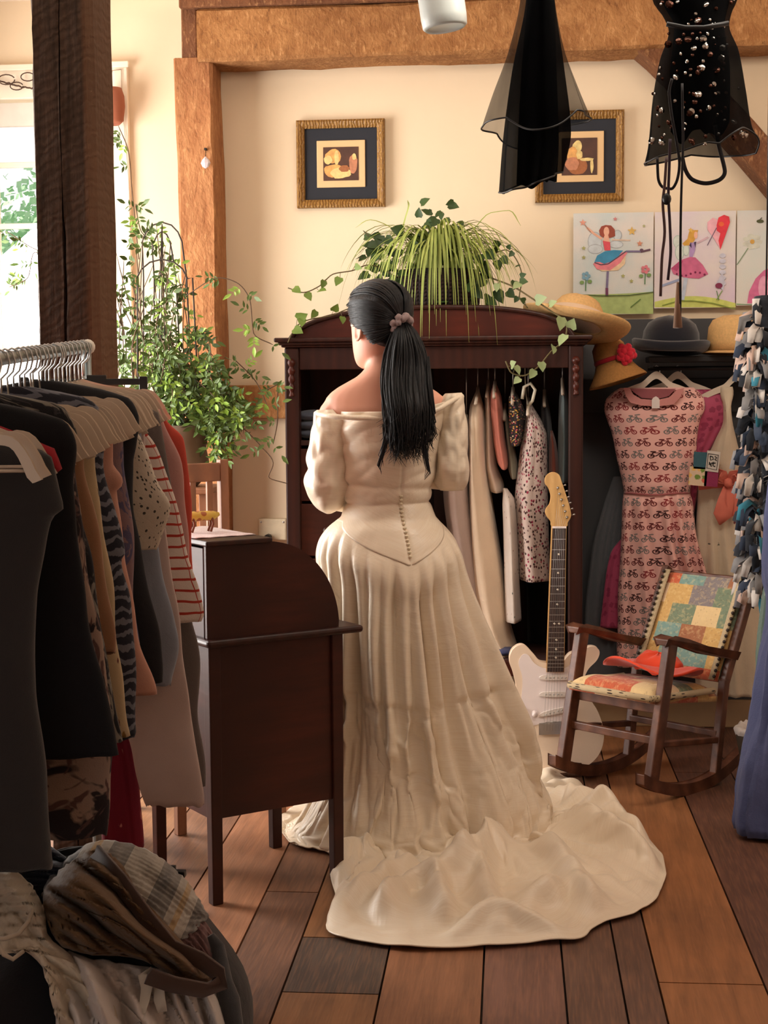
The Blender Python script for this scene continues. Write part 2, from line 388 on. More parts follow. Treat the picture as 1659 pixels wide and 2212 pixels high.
# timbers: rough-hewn bar with wandering faces
def hewn(name, x0, x1, y0, y1, z0, z1, mat, axis='z', amp=.006, n=26, lean=0):
    m = MB(); L = (z1-z0) if axis == 'z' else (x1-x0); rings = []
    for i in range(n+1):
        t = i/n; ring = []
        if axis == 'z':
            z = z0+L*t; cs = [(x0, y0), (x1, y0), (x1, y1), (x0, y1)]
        else:
            xx = x0+L*t; cs = [(z0, y0), (z1, y0), (z1, y1), (z0, y1)]
        for c in range(4):
            a, b = cs[c], cs[(c+1) % 4]
            for f in (.06, .35, .65, .94):
                p, q = a[0]+(b[0]-a[0])*f, a[1]+(b[1]-a[1])*f
                p += amp*nz(t*L*2.2, c*3.1+f*2, 5)+amp*.7*nz(t*L*9, c*3.1+f*2, 9); q += amp*nz(t*L*2.5, c*2.7+f, 15)
                ring.append(Vector((p+lean*t, q, z)) if axis == 'z' else Vector((xx, q, p)))
        rings.append(ring)
    m.smooth = False; m.loft(rings, 1, 1); return m.build(name, mat)
zt = WL(440, 124, YW-.2).z
struct(hewn('trim_4', WL(405, 900, YW-.2).x, WL(480, 600, YW-.2).x, YW-.2, YW-.001, 0, zt, M['timber'], amp=.008, lean=-.03))
zb = WL(900, 118, YW-.22).z; zb2 = WL(900, 2, YW-.22).z
bx0 = WL(391, 60, YW-.2).x
struct(hewn('trim_5', WL(425, 60, YW-.22).x, XR, YW-.22, YW-.001, zb, zb2, M['timber_h'], axis='x', n=60, amp=.008))
m = MB(); m.span((bx0, YW-.2, zt-.002), (WL(425, 60, YW-.2).x, YW-.001, zb2+.03)); m.span((bx0, YW-.235, zb2), (XR, YW-.001, zb2+.05)); struct(m.build('trim_6', M['timber_side'], bevel=.006))
m = MB(); m.span((WL(1330, 100, YW).x, YW-.001, 0), (WL(1340, 100, YW).x, YW, .05))
# knee brace
a, b = WL(1365, 60, YW-.12), WL(1690, 410, YW-.12); m = MB(); pts = []
for i in range(15):
    t = i/14; pts.append(a.lerp(b+(b-a)*.25, t)+UP*.035*math.sin(t*math.pi))
rings = []
for i, p in enumerate(pts):
    t = (pts[min(i+1, 14)]-pts[max(i-1, 0)]).normalized(); u = t.cross(Vector((0, 1, 0))).normalized(); w = .058+.003*nz(i*.7)
    rings.append([p-u*w-Vector((0, .07, 0)), p+u*w-Vector((0, .07, 0)), p+u*w+Vector((0, .118, 0)), p-u*w+Vector((0, .118, 0))])
m.smooth = False; m.loft(rings, 1, 1); struct(m.build('trim_7', M['timber_side'], bevel=.008))
# dark foreground post with a long check crack
def dark_post():
    d = 4.25; A = P(120, 300, d); y0 = A.y; x0, x1 = P(70, 300, d).x, P(196, 300, d).x
    m = MB(); rings = []; n = 90
    for i in range(n+1):
        z = ZC*i/n; px = 1106-(z-1.34)*3324/d-276
        crack = .5+.09*nz(z*1.3, 3)+.02*nz(z*7, 4); cw = max(.012, .045+.05*nz(z*1.7, 8)) if z > .9 else .015; cw *= (.35+.65*sstep(2.75, 2.2, z))
        ring = []
        fr = [0, .04, .12, .25, max(.13, crack-cw-.02), crack-cw*.5, crack, crack+cw*.5, min(crack+cw+.02, .8), .85, .96, 1]
        for k, f in enumerate(fr):
            dep = .09 if k == 6 else 0
            w = .004*nz(z*3, k*1.7)+.003*nz(z*14, k*2.1)
            ring.append(Vector((x0+(x1-x0)*f+(.004*nz(z*5, k) if k in (0, 11) else 0)+w*.5, y0+dep+w+(.012 if k in (0, 11) else 0), z)))
        for f in (.1, .4, .7, .95): ring.append(Vector((x1+.01*(f > .05)+.004*nz(z*4, f*9), y0+.2*f+.01, z)))
        ring.append(Vector((x0, y0+.2, z))); ring.append(Vector((x0-.003+.004*nz(z*4, 33), y0+.1, z)))
        rings.append(ring)
    m.loft(rings, 1, 1)
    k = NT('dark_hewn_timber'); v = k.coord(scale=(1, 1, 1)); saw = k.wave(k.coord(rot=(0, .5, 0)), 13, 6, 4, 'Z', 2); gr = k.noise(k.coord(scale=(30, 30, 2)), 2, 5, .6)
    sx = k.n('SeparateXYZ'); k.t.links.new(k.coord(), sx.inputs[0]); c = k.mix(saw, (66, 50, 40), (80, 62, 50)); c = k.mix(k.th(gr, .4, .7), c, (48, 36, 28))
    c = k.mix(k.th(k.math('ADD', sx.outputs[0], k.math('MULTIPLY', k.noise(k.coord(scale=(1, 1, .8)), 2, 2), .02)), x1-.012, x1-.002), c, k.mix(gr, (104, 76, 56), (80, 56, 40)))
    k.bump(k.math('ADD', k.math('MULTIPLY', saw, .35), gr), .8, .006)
    m.smooth = False
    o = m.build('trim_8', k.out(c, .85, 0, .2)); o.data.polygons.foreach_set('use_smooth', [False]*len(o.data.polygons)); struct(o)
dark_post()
# window in the back wall
def window(name, x0, x1, z0, z1, y, cols, rows, axis='x', casing=.12):
    """frame, sashes, muntins; glass"""
    fr = MB()
    def sp(a, b, c, d, e, f):
        if axis == 'x': fr.span((a, c, e), (b, d, f))
        else: fr.span((c, a, e), (d, b, f))
    s = 1 if axis == 'x' else -1
    ya, yb = y-.03*s, y-.0005*s
    for (a, b, e, f) in ((x0-casing, x0, z0-.03, z1+casing), (x1, x1+casing, z0-.03, z1+casing), (x0, x1, z1, z1+casing)): sp(a, b, ya, yb, e, f)
    sp(x0-casing-.02, x1+casing+.02, y-.07*s, yb, z0-.06, z0-.03)
    sp(x0-casing-.01, x1+casing+.01, y-.045*s, ya, z1+casing-.012, z1+casing+.012)
    o = fr.build(name, M['white_paint'], bevel=.004); struct(o)
    fr = MB(); yi, yo = y+.05*s, y+.09*s; mid = (z0+z1)/2
    for (a, b, e, f) in ((x0, x0+.045, z0, z1), (x1-.045, x1, z0, z1), (x0+.045, x1-.045, z0, z0+.06), (x0+.045, x1-.045, z1-.05, z1), (x0+.045, x1-.045, mid-.025, mid+.025)): sp(a, b, yi, yo, e, f)
    for i in range(1, cols): xx = x0+(x1-x0)*i/cols; sp(xx-.011, xx+.011, yi+.01*s, yo-.01*s, z0+.06, z1-.05)
    for i in range(1, rows):
        if abs(i-rows/2) < .1: continue
        zz = z0+(z1-z0)*i/rows; sp(x0+.045, x1-.045, yi+.012*s, yo-.012*s, zz-.011, zz+.011)
    fr.build('sash', M['white_paint'], o, bevel=.002)
    k = NT(name+'_glass'); gl = MB(); fr = gl
    sp(x0+.04, x1-.04, y+.068*s, y+.071*s, z0+.05, z1-.04)
    k.out((255, 255, 255), .0, 0, .5, 0, 1); k.b.inputs['IOR'].default_value = 1.01
    gl.build('glass', k.m, o)
    return o
w = window('window_1', wx0, wx1, wz0, wz1-.02, YW, 4, 6)
m = MB(); zz = wz1-.03
m.span((wx0, YW+.0, zz-.09), (wx1, YW+.03, zz)); m.build('window_blind', plain('roller_blind', (206, 198, 186), .8), w)
window('window_2', sy0, sy1, sz0, sz1, XL, 3, 4, 'y')
# vine garland strung over the window
tw = plain('twig_brown', (74, 50, 36), .8)
m = MB(); pts = []
for i in range(40):
    t = i/39; q = WL(-60+t*135, 182-8*math.sin(t*5), YW-.05); pts.append(q+Vector((0, 0, .006*nz(i*.5)))) 
m.tube(pts, .0035, 5)
for cx, cy, r in ((14, 172, 18), (36, 186, 14), (60, 166, 15), (-20, 175, 15)):
    m.tube([WL(cx+r*math.cos(a*.42), cy+r*.6*math.sin(a*.42), YW-.052-.002*(a % 3)) for a in range(15)], .0024, 5)
tag(m.build('twig_garland', tw), 'thin brown twig garland looping across the top of the window casing', 'garland')
# hanging terracotta bell by the window casing
base = WL(243, 268, YW-.1); t = thing('wind_chime', 'terracotta clay chime hanging at the upper right of the window casing', 'chime', base)
m = MB(); c = WL(241, 230, YW-.1); m.lathe([(.008, .075), (.04, .07), (.05, .04), (.052, 0), (.045, -.055), (.03, -.07), (.026, -.06), (.04, 0), (.02, .05)], c, 20); m.build('bell', plain('terracotta', (150, 86, 60), .8), t)
m = MB(); m.tube([c+UP*.07, WL(232, 188, YW-.08), WL(243, 152, YW-.04), WL(262, 150, YW-.034)], .002, 5); m.build('cord', plain('white_cord', (200, 180, 160), .8), t)
m = MB(); m.tube([WL(262+18*sstep(0, 1, i/12), 150+i*26, YW-.036) for i in range(13)], .0018, 5); tag(m.build('string', plain('white_string', (190, 170, 150), .8)), 'thin string running down the window casing', 'string')
# crystal knob on the post
c = WL(444, 350, YW-.225); t = thing('hanging_crystal', 'clear crystal drop hanging from a nail on the orange timber post', 'crystal', c)
m = MB(); m.smooth = False; m.lathe([(.002, .02), (.014, .008), (.019, -.004), (.012, -.018), (.002, -.024)], c, 8); m.build('crystal_drop', plain('crystal', (214, 204, 208), .08, 0, .02, spec=1), t)
m = MB(); m.tube([c+UP*.02, c+UP*.045+FW*.02], .0015, 5); m.box(c+UP*.05+FW*.02, (.008, .03, .008)); m.build('nail', M['black'], t)
# outside: trees
lf = fabric('outdoor_leaves', (150, 190, 150), .7, 0)
for i, (x, y, z, r, lab) in enumerate(((-3.2, 10.5, 2.0, .9, 'bushy green tree outside the window, upper panes'), (-1.4, 14.5, .6, 1.1, 'broad green tree outside the window, lower panes'), (-4.6, 12.5, 1.4, 1.2, 'far green tree outside at the left edge of the window'))):
    t = thing('garden_tree', lab, 'tree', (x, y, -1.5)); m = MB(); m.tube([(x, y, -1.5), (x+.05, y, z)], [.12, .05], 8); m.build('trunk', M['timber_dark'], t)
    m = MB(); random.seed(i)
    for q in range(4200):
        v = Vector((random.gauss(0, 1), random.gauss(0, 1), random.gauss(0, 1))).normalized()*r*random.uniform(.55, 1)*(1+.3*nz(q*.3)); p = Vector((x, y, z))+v
        n = Vector((random.uniform(-1, 1), random.uniform(-1, 1), random.uniform(-1, 1))).normalized(); u = n.orthogonal().normalized()*.032; w2 = n.cross(u)*.7
        b = len(m.v); m.v += [p-u, p+w2, p+u, p-w2]; m.face((b, b+1, b+2, b+3))
    m.build('foliage', lf, t)
# socket box on the wall
c = WL(590, 1143, YW-.02); t = thing('wall_socket', 'old white wall socket box behind the roll-top desk', 'socket', c)
m = MB(); m.box(c, (.115, .04, .085)); m.build('box', plain('old_white_plastic', (206, 190, 160), .6, 0, .1, 30), t, bevel=.006)
m = MB(); m.tube([c+Vector((-.015, -.02, -.03)), c+Vector((-.015, -.05, -.03)), c+Vector((-.03, -.055, -.045)), c+Vector((-.09, -.05, -.06))], [.014, .014, .01, .005], 8); m.build('plug', M['black'], t)
for dx, dz in ((-.045, .03), (.045, .03)):
    m = MB(); m.ball(c+Vector((dx, -.021, dz)), (.004, .002, .004), 8); m.build('screw', M['metal'], t)
# ================================================================== FRAMED PICTURES
gold = woodm('gilt_wood', (126, 86, 34), (178, 134, 66), (3, 3, 3), 9, .45, 6, .5, .5)
navy = plain('navy_mat', (30, 32, 40), .8); cream = plain('cream_mat', (216, 180, 132), .8, 0, .04); tan = plain('tan_mat', (186, 146, 98), .8, 0, .04)
def framed(px0, px1, py0, py1, label, kind):
    a, b = WL(px0, py1, YW), WL(px1, py0, YW); x0, x1, z0, z1 = a.x, b.x, a.z, b.z; W_ = x1-x0; H_ = z1-z0
    t = thing('framed_picture', label, 'picture', (x0+W_/2, YW, z0)); f = .031; m = MB()
    o = [(x0, z0), (x1, z0), (x1, z1), (x0, z1)]; 
    prof = [(0, .001), (0, .028), (.008, .034), (.022, .026), (f, .018), (f, .004)]
    for i in range(4):
        p, q = o[i], o[(i+1) % 4]; cx, cz = x0+W_/2, z0+H_/2
        def at(c, ins, dep):
            return Vector((c[0]+(ins if c[0] < cx else -ins), YW-dep, c[1]+(ins if c[1] < cz else -ins)))
        for k in range(len(prof)-1):
            A, B = prof[k], prof[k+1]; bb = len(m.v); m.smooth = False
            m.v += [at(p, *A), at(q, *A), at(q, *B), at(p, *B)]; m.face((bb, bb+1, bb+2, bb+3))
    m.build('frame', gold, t)
    m = MB(); m.span((x0+.02, YW-.01, z0+.02), (x1-.02, YW-.002, z1-.02)); m.build('mat_board', navy, t)
    i1 = W_*.225; m = MB(); m.span((x0+i1, YW-.015, z0+i1), (x1-i1, YW-.0101, z1-i1)); m.build('inner_mat', cream, t, bevel=.002)
    i2 = W_*.30; X0, X1, Z0, Z1 = x0+i2, x1-i2, z0+i2, z1-i2; w, h = X1-X0, Z1-Z0
    m = MB(); m.span((X0, YW-.0165, Z0), (X1, YW-.0151, Z1)); pic = m.build('print', plain('print_dark', (70, 42, 30), .7, 0, .3, 30), t)
    m = MB(); pal = [plain('print_tone', c, .7, 0, .25, 60) for c in ((206, 150, 84), (226, 184, 120), (150, 90, 50), (176, 116, 84))]
    random.seed(3 if kind else 4)
    blobs = ([(.3, .72, .24, .2, 0), (.38, .68, .07, .22, 1), (.3, .3, .3, .2, 0), (.5, .22, .3, .16, 1), (.85, .5, .12, .3, 3), (.14, .62, .12, .13, 1), (.6, .35, .15, .1, 2), (.88, .7, .06, .1, 1)] if kind == 0 else
             [(.45, .78, .14, .14, 1), (.45, .25, .3, .24, 2), (.3, .5, .16, .3, 0), (.5, .55, .09, .12, 1), (.7, .42, .2, .045, 1), (.85, .25, .045, .2, 1), (.3, .3, .2, .18, 3)])
    for j, (cx, cz, rx, rz, mi) in enumerate(blobs):
        n = 18; m.m = mi; pts = []
        for k in range(n):
            a2 = k*2*math.pi/n; rr = 1+.25*nz(math.cos(a2)*1.5+j*3, math.sin(a2)*1.5); pts.append(Vector((X0+w*min(.99, max(.01, cx+rx*rr*math.cos(a2))), YW-.0167-.0002*j, Z0+h*min(.99, max(.01, cz+rz*rr*math.sin(a2))))))
        b = len(m.v); m.v += pts; m.face(range(b, b+n))
    m.build('print_shapes', pal, pic)
framed(644, 832, 258, 451, 'square gilt frame with navy mat, alone on the wall above the woman', 0)
framed(1156, 1348, 239, 439, 'square gilt frame with navy mat, half hidden behind hanging black tulle', 1)
# ================================================================== CHILD'S WATERCOLOURS
def painting(x0, x1, y0, y1, label, sky, grass, gl, shapes, Yoff):
    Y = YW-.034-Yoff; a, b = WL(x0, y1, Y), WL(x1, y0, Y)
    t = thing('watercolour_painting', label, 'painting', (a.x, Y, a.z), 'watercolours pinned in a row')
    m = MB(); m.span((a.x, Y, a.z), (b.x, Y+.004, b.z)); k = NT('paper'); k.bump(k.noise(k.coord(), 200, 3), .2, .002)
    f = k.noise(k.coord(), 5, 4); pm = k.out(k.mix(k.th(f, .35, .7), (222, 214, 206), sky), .9); m.build('paper', pm, t)
    mats = {}; order = [0]
    def layer(c): 
        if c not in mats: mats[c] = len(mats)
        return mats[c]
    m = MB(); m.smooth = False
    def poly(c, pts):
        order[0] += 1; m.m = layer(c); q = [WL(px, py, Y-.0004-.00012*order[0]) for px, py in pts]; bb = len(m.v); m.v += q; m.face(range(bb, bb+len(q)))
    def line(c, pts, w=2):
        for i in range(len(pts)-1):
            (ax, ay), (bx, by) = pts[i], pts[i+1]; L = math.hypot(bx-ax, by-ay) or 1; nx, ny = -(by-ay)/L*w/2, (bx-ax)/L*w/2
            poly(c, [(ax+nx, ay+ny), (bx+nx, by+ny), (bx-nx, by-ny), (ax-nx, ay-ny)])
    def oval(c, cx, cy, rx, ry, n=18): poly(c, [(cx+rx*math.cos(i*2*math.pi/n), cy+ry*math.sin(i*2*math.pi/n)) for i in range(n)])
    def star(c, cx, cy, r): poly(c, [(cx+(r if i % 2 == 0 else r*.45)*math.sin(i*math.pi/5), cy-(r if i % 2 == 0 else r*.45)*math.cos(i*math.pi/5)) for i in range(10)])
    poly(grass, [(x0+1, gl[0])]+[(x0+(x1-x0)*i/8, gl[0]+(gl[1]-gl[0])*i/8+gl[2]*math.sin(i/8*math.pi)) for i in range(1, 8)]+[(x1-1, gl[1]), (x1-1, y1-2), (x0+1, y1-2)])
    shapes(poly, line, oval, star)
    cm = [plain('paint', c, .85, 0, .14, 40) for c in mats]; m.build('painted_figures', cm, t)
SKIN = (236, 176, 150)
def fairy1(poly, line, oval, star):
    wing = (196, 204, 208); ink = (96, 70, 86)
    for cx, cy, rx, ry in ((1285, 522, 14, 20), (1286, 538, 15, 9), (1331, 528, 14, 7), (1334, 508, 8, 10)): oval((168, 172, 176), cx, cy, rx+1.5, ry+1.5); oval(wing, cx, cy, rx, ry)
    line(SKIN, [(1300, 516), (1282, 504), (1268, 492)], 5); line((170, 130, 110), [(1276, 502), (1262, 484)], 2); star((214, 150, 130), 1259, 481, 8)
    line((214, 190, 170), [(1322, 518), (1362, 519)], 3)
    poly((150, 74, 58), [(1296, 508), (1294, 498), (1299, 489), (1308, 486), (1320, 487), (1328, 496), (1329, 510), (1318, 514), (1302, 513)])
    oval(SKIN, 1310, 500, 6, 10); poly(SKIN, [(1306, 508), (1314, 508), (1318, 524), (1302, 522)])
    poly((214, 84, 96), [(1302, 520), (1318, 523), (1319, 541), (1306, 541)])
    poly((226, 196, 160), [(1285, 577), (1300, 586), (1335, 584), (1350, 570), (1352, 548), (1320, 545)])
    poly((222, 130, 140), [(1281, 570), (1290, 582), (1318, 584), (1340, 568), (1356, 545), (1310, 545)])
    poly((66, 140, 178), [(1284, 566), (1290, 552), (1306, 543), (1326, 540), (1346, 541), (1334, 556), (1318, 566), (1305, 570), (1296, 566)])
    line(ink, [(1284, 567), (1298, 572), (1314, 570), (1334, 556), (1352, 543)], 2.5)
    line((120, 110, 140), [(1352, 543), (1386, 543)], 4); line(ink, [(1384, 544), (1405, 539)], 4); oval(ink, 1386, 540, 4, 3)
    line((120, 110, 140), [(1313, 586), (1311, 624)], 5); line((110, 60, 90), [(1311, 622), (1311, 640)], 6)
    star((214, 176, 96), 1365, 499, 10); star((206, 140, 110), 1382, 526, 7); star((204, 130, 130), 1329, 473, 5); star((170, 170, 120), 1391, 488, 4)
    for x, y in ((1261, 536), (1261, 556), (1346, 596), (1364, 607)): star((160, 160, 100), x, y, 5)
    for x, y, c in ((1266, 598, (120, 160, 180)), (1394, 584, (206, 120, 130))):
        line((90, 130, 90), [(x, y), (x-1, y+30)], 2.5)
        for q in range(5): oval(c, x+6*math.cos(q*1.25), y-2+6*math.sin(q*1.25), 4, 4, 8)
        oval((120, 150, 90), x-9, y+12, 5, 4, 8); oval((120, 150, 90), x+8, y+10, 5, 4, 8)
    line((60, 80, 40), [(1240, 636), (1300, 639), (1360, 638), (1411, 631)], 1.8); line((90, 120, 60), [(1362, 664), (1384, 646)], 2)
def fairy2(poly, line, oval, star):
    ink = (110, 60, 90)
    for cx, cy, rx, ry in ((1464, 522, 9, 13), (1468, 545, 9, 16), (1482, 540, 6, 12)): oval((170, 190, 180), cx, cy, rx+1, ry+1); oval((206, 214, 206), cx, cy, rx-.5, ry-.5)
    poly((206, 156, 70), [(1485, 516), (1488, 502), (1497, 497), (1508, 497), (1506, 504), (1500, 520), (1490, 530), (1478, 531), (1474, 526)])
    oval(SKIN, 1503, 508, 4, 8); star((220, 180, 90), 1492, 497, 6); line((200, 170, 180), [(1506, 525), (1530, 512)], 4)
    poly((168, 140, 184), [(1490, 524), (1502, 524), (1502, 540), (1496, 556), (1489, 556)]); poly((70, 50, 80), [(1489, 530), (1493, 523), (1494, 536)]); poly((70, 50, 80), [(1499, 523), (1504, 522), (1502, 536)])
    poly((200, 104, 140), [(1449, 580), (1470, 562), (1490, 555), (1502, 556), (1518, 572), (1530, 592), (1510, 602), (1480, 600), (1455, 592)])
    poly((178, 74, 116), [(1449, 580), (1470, 562), (1476, 564), (1462, 586)]); 
    for i in range(7): oval((120, 40, 76), 1462+i*10, 592+4*math.sin(i*1.1), 2.5, 2.5, 8)
    line((150, 160, 190), [(1470, 603), (1428, 618)], 5); line((180, 190, 205), [(1482, 600), (1474, 648)], 8)
    poly((236, 170, 180), [(1528, 480), (1540, 470), (1552, 476), (1560, 500), (1556, 538), (1540, 512), (1528, 496)])
    poly((218, 60, 72), [(1548, 486), (1552, 470), (1564, 464), (1575, 468), (1577, 480), (1570, 500), (1556, 540), (1552, 520), (1556, 504), (1548, 498)])
    oval((230, 100, 60), 1558, 484, 6, 5); line((120, 100, 120), [(1548, 492), (1528, 530)], 2)
    for i in range(6): line((140, 140, 165), [(1558+2*math.sin(i*2), 548+i*12), (1562+2*math.sin(i*2), 556+i*12)], 2); oval((196, 196, 210), 1561, 552+i*12, 7, 5, 10)
    poly((190, 190, 206), [(1548, 612), (1560, 590), (1566, 610), (1562, 628)]); oval((130, 50, 80), 1553, 617, 8, 6); line((100, 130, 90), [(1548, 628), (1553, 648)], 2); line((120, 150, 80), [(1560, 628), (1548, 648)], 2)
    line((120, 140, 60), [(1430, 660), (1465, 650), (1500, 650), (1540, 655), (1589, 668)], 2)
def fairy3(poly, line, oval, star):
    for q in range(7): oval((206, 206, 190), 1625+14*math.cos(q*.9), 522+12*math.sin(q*.9), 8, 5, 10)
    oval((206, 160, 80), 1625, 522, 5, 5); line((130, 150, 120), [(1616, 536), (1592, 572)], 2); oval((90, 90, 60), 1642, 478, 8, 4); line((80, 80, 60), [(1640, 476), (1646, 470)], 2)
    poly((206, 110, 150), [(1614, 655), (1618, 630), (1632, 602), (1650, 584), (1670, 576), (1690, 580), (1700, 658)]); oval((222, 160, 185), 1650, 622, 12, 26)
painting(1238, 1412, 458, 680, 'watercolour of a winged dancer in a blue skirt, leftmost of three', (184, 206, 208), (166, 184, 118), (636, 630, 2), fairy1, 0)
painting(1413, 1590, 455, 666, 'watercolour of a pink-skirted figure with a red heart kite', (214, 196, 214), (196, 204, 110), (652, 655, -14), fairy2, .003)
painting(1590, 1700, 453, 660, 'watercolour of a white daisy and big pink skirt, rightmost of three', (204, 214, 206), (100, 150, 84), (656, 662, 0), fairy3, 0)
# ================================================================== THE WOMAN IN THE IVORY GOWN
D0 = 4.5
def ringpx(y, xl, xr, hd, dd=0, n=32, pw=2.3, d=D0, tilt=0, fn=None):
    c = P((xl+xr)/2, y, d+dd); hw = (xr-xl)/2/FPX*d; out = []
    for k in range(n):
        a = 2*math.pi*k/n; ca, sa = math.cos(a), math.sin(a)
        x = math.copysign(abs(ca)**(2/pw), ca); yv = math.copysign(abs(sa)**(2/pw), sa); r = 1+(fn(a, y) if fn else 0)
        out.append(c+RT*hw*x*r+FW*hd*yv*r+UP*tilt*x*hw)
    return out
def pxloft(m, rows, n=32, steps=30, d=D0, pw=2.3, su=1, sv=1, fn=None, caps=True):
    y0, y1 = rows[0][0], rows[-1][0]; rings = []
    for i in range(steps+1):
        y = y0+(y1-y0)*i/steps; v = spl(rows, y); rings.append(ringpx(y, v[0], v[1], v[2], v[3] if len(v) > 3 else 0, n, pw, d, 0, fn))
    m.loft(rings, su, sv, caps); return m
person = thing('person', 'dark-haired woman standing with her back turned in a long ivory wedding gown', 'person', LD(.03, D0, 0))
B = MB()
pxloft(B, [(735, 793, 862, .05, .03), (765, 794, 856, .055, .02), (790, 791, 862, .057, .01), (810, 775, 880, .062, .0), (825, 750, 906, .066, 0), (838, 727, 930, .07, 0), (850, 712, 948, .074, 0), (865, 702, 962, .08, 0), (890, 704, 964, .09, 0), (930, 758, 930, .085, 0), (990, 772, 922, .08, 0), (1040, 776, 918, .075, 0), (1085, 774, 916, .075, 0), (1130, 764, 932, .09, 0), (1180, 745, 955, .12, 0), (1230, 745, 955, .11, 0)], 28, 44)
# shoulders, upper arms, forearms
def arm(pts, rad): 
    q = []; rr = []
    for i in range(25):
        v = spl([(k, *p, r) for k, (p, r) in enumerate(zip(pts, rad))], i/24*(len(pts)-1)); q.append(Vector(v[:3])); rr.append(v[3])
    B.tube(q, rr, 14)
def pt(px, py, dd=0): return P(px, py, D0+dd)
lw, rw = pt(800, 1045, .23), pt(905, 1024, .23)
arm([pt(775, 880, .0), pt(731, 886, .0), pt(712, 960, .01), pt(706, 1060, .02), pt(735, 1075, .1), pt(775, 1055, .19), lw], [.05, .05, .046, .038, .039, .03, .024])
arm([pt(905, 880, .0), pt(938, 884, .0), pt(968, 950, .01), pt(978, 1012, .02), pt(955, 1026, .1), pt(925, 1026, .19), rw], [.05, .046, .04, .034, .034, .03, .024])
# hands: palm, four fingers of unequal length curling, and a thumb from the side of the palm
def hand(w, dirv, side):
    dirv = dirv.normalized(); across = Vector((0, 0, 1)); nrm = dirv.cross(across).normalized()*side
    M3 = Matrix((dirv, across, nrm)).transposed(); c = w+dirv*.05
    B.ball(c, (.05, .038, .016), 14, M3); B.ball(w+dirv*.015, (.03, .026, .02), 12, M3)
    for k, (o, L) in enumerate(((-.027, .058), (-.009, .07), (.01, .076), (.028, .068))):
        p = c+dirv*.034+across*o; pts = [p-dirv*.02, p, p+dirv*L*.4+nrm*.008, p+dirv*L*.68+nrm*.026, p+dirv*L*.7+nrm*.046]
        B.tube(pts, [.0085, .0085, .008, .0072, .0055], 8)
    p = c-dirv*.018+across*.028; B.tube([p, p+across*.022+dirv*.02+nrm*.01, p+across*.028+dirv*.045+nrm*.024], [.0105, .0095, .007], 8)
hand(lw, RT*.8+FW*.5, -1); hand(rw, -RT*.8+FW*.5, 1)
# head
FA = math.radians(36); hf = (-RT*math.sin(FA)+FW*math.cos(FA)).normalized(); hr = hf.cross(UP).normalized(); HC = pt(818, 706)+UP*0
HR = [(-.122, .012, .074, .045), (-.114, .028, .086, .015), (-.098, .044, .090, -.02), (-.075, .055, .090, -.045), (-.05, .063, .088, -.062), (-.02, .069, .087, -.078), (.01, .073, .087, -.088), (.04, .074, .088, -.092), (.065, .071, .083, -.09), (.088, .058, .066, -.076), (.104, .04, .042, -.054), (.113, .02, .018, -.03), (.116, .004, .002, -.01)]
def headring(z, grow=0, n=32):
    w, f, b = spl(HR, z); w += grow; f += grow; b -= grow; out = []
    for k in range(n):
        a = 2*math.pi*k/n; ca, sa = math.cos(a), math.sin(a); pw = 2.25
        x = math.copysign(abs(ca)**(2/pw), ca); y = math.copysign(abs(sa)**(2/pw), sa)
        out.append((x*w, (f+b)/2+y*(f-b)/2))
    return out
def HP(x, y, z): return HC+hr*x+hf*y+UP*z
B.loft([[HP(x, y, -.122+.238*i/26) for x, y in headring(-.122+.238*i/26)] for i in range(27)])
B.tube([HP(0, .084, .022), HP(0, .096, -.005), HP(0, .108, -.028), HP(0, .098, -.036)], [.009, .011, .014, .012], 10)
for s in (-1, 1): B.ball(HP(.013*s, .094, -.034), .0085, 8)
B.tube([HP(-.02, .086, -.062), HP(0, .095, -.058), HP(.02, .086, -.062)], [.004, .0075, .004], 8); B.tube([HP(-.018, .086, -.071), HP(0, .094, -.071), HP(.018, .086, -.071)], [.004, .008, .004], 8)
B.tube([HP(-.045, .074, .03), HP(-.02, .088, .034), HP(0, .09, .03), HP(.02, .088, .034), HP(.045, .074, .03)], .007, 8)
for s in (-1, 1):      # ears
    pts = [HP(s*(.071+.012*math.sin(a*.5)), -.004-.016*math.sin(a)-.004, -.012+.03*math.cos(a)) for a in [i*.42 for i in range(15)]]
    B.tube(pts, .005, 6); B.ball(HP(s*.073, -.008, -.012), (.008, .014, .026), 10, Matrix((hr, hf, UP)).transposed())
B.build('body', M['skin'], person, remesh=.0048)
# eyes, lips
m = MB(); 
for s in (-1, 1): 
    e = MB(); e.ball(HP(.031*s, .079, .008), .0115, 12); e.build('eye', plain('eye_white', (225, 220, 214), .2), person)
e = MB(); e.tube([HP(-.02, .09, -.064), HP(0, .1, -.061), HP(.02, .09, -.064)], [.002, .004, .002], 8); e.tube([HP(-.018, .09, -.07), HP(0, .1, -.072), HP(.018, .09, -.07)], [.002, .0045, .002], 8); e.build('lips', plain('lip_rose', (186, 96, 92), .4), person)
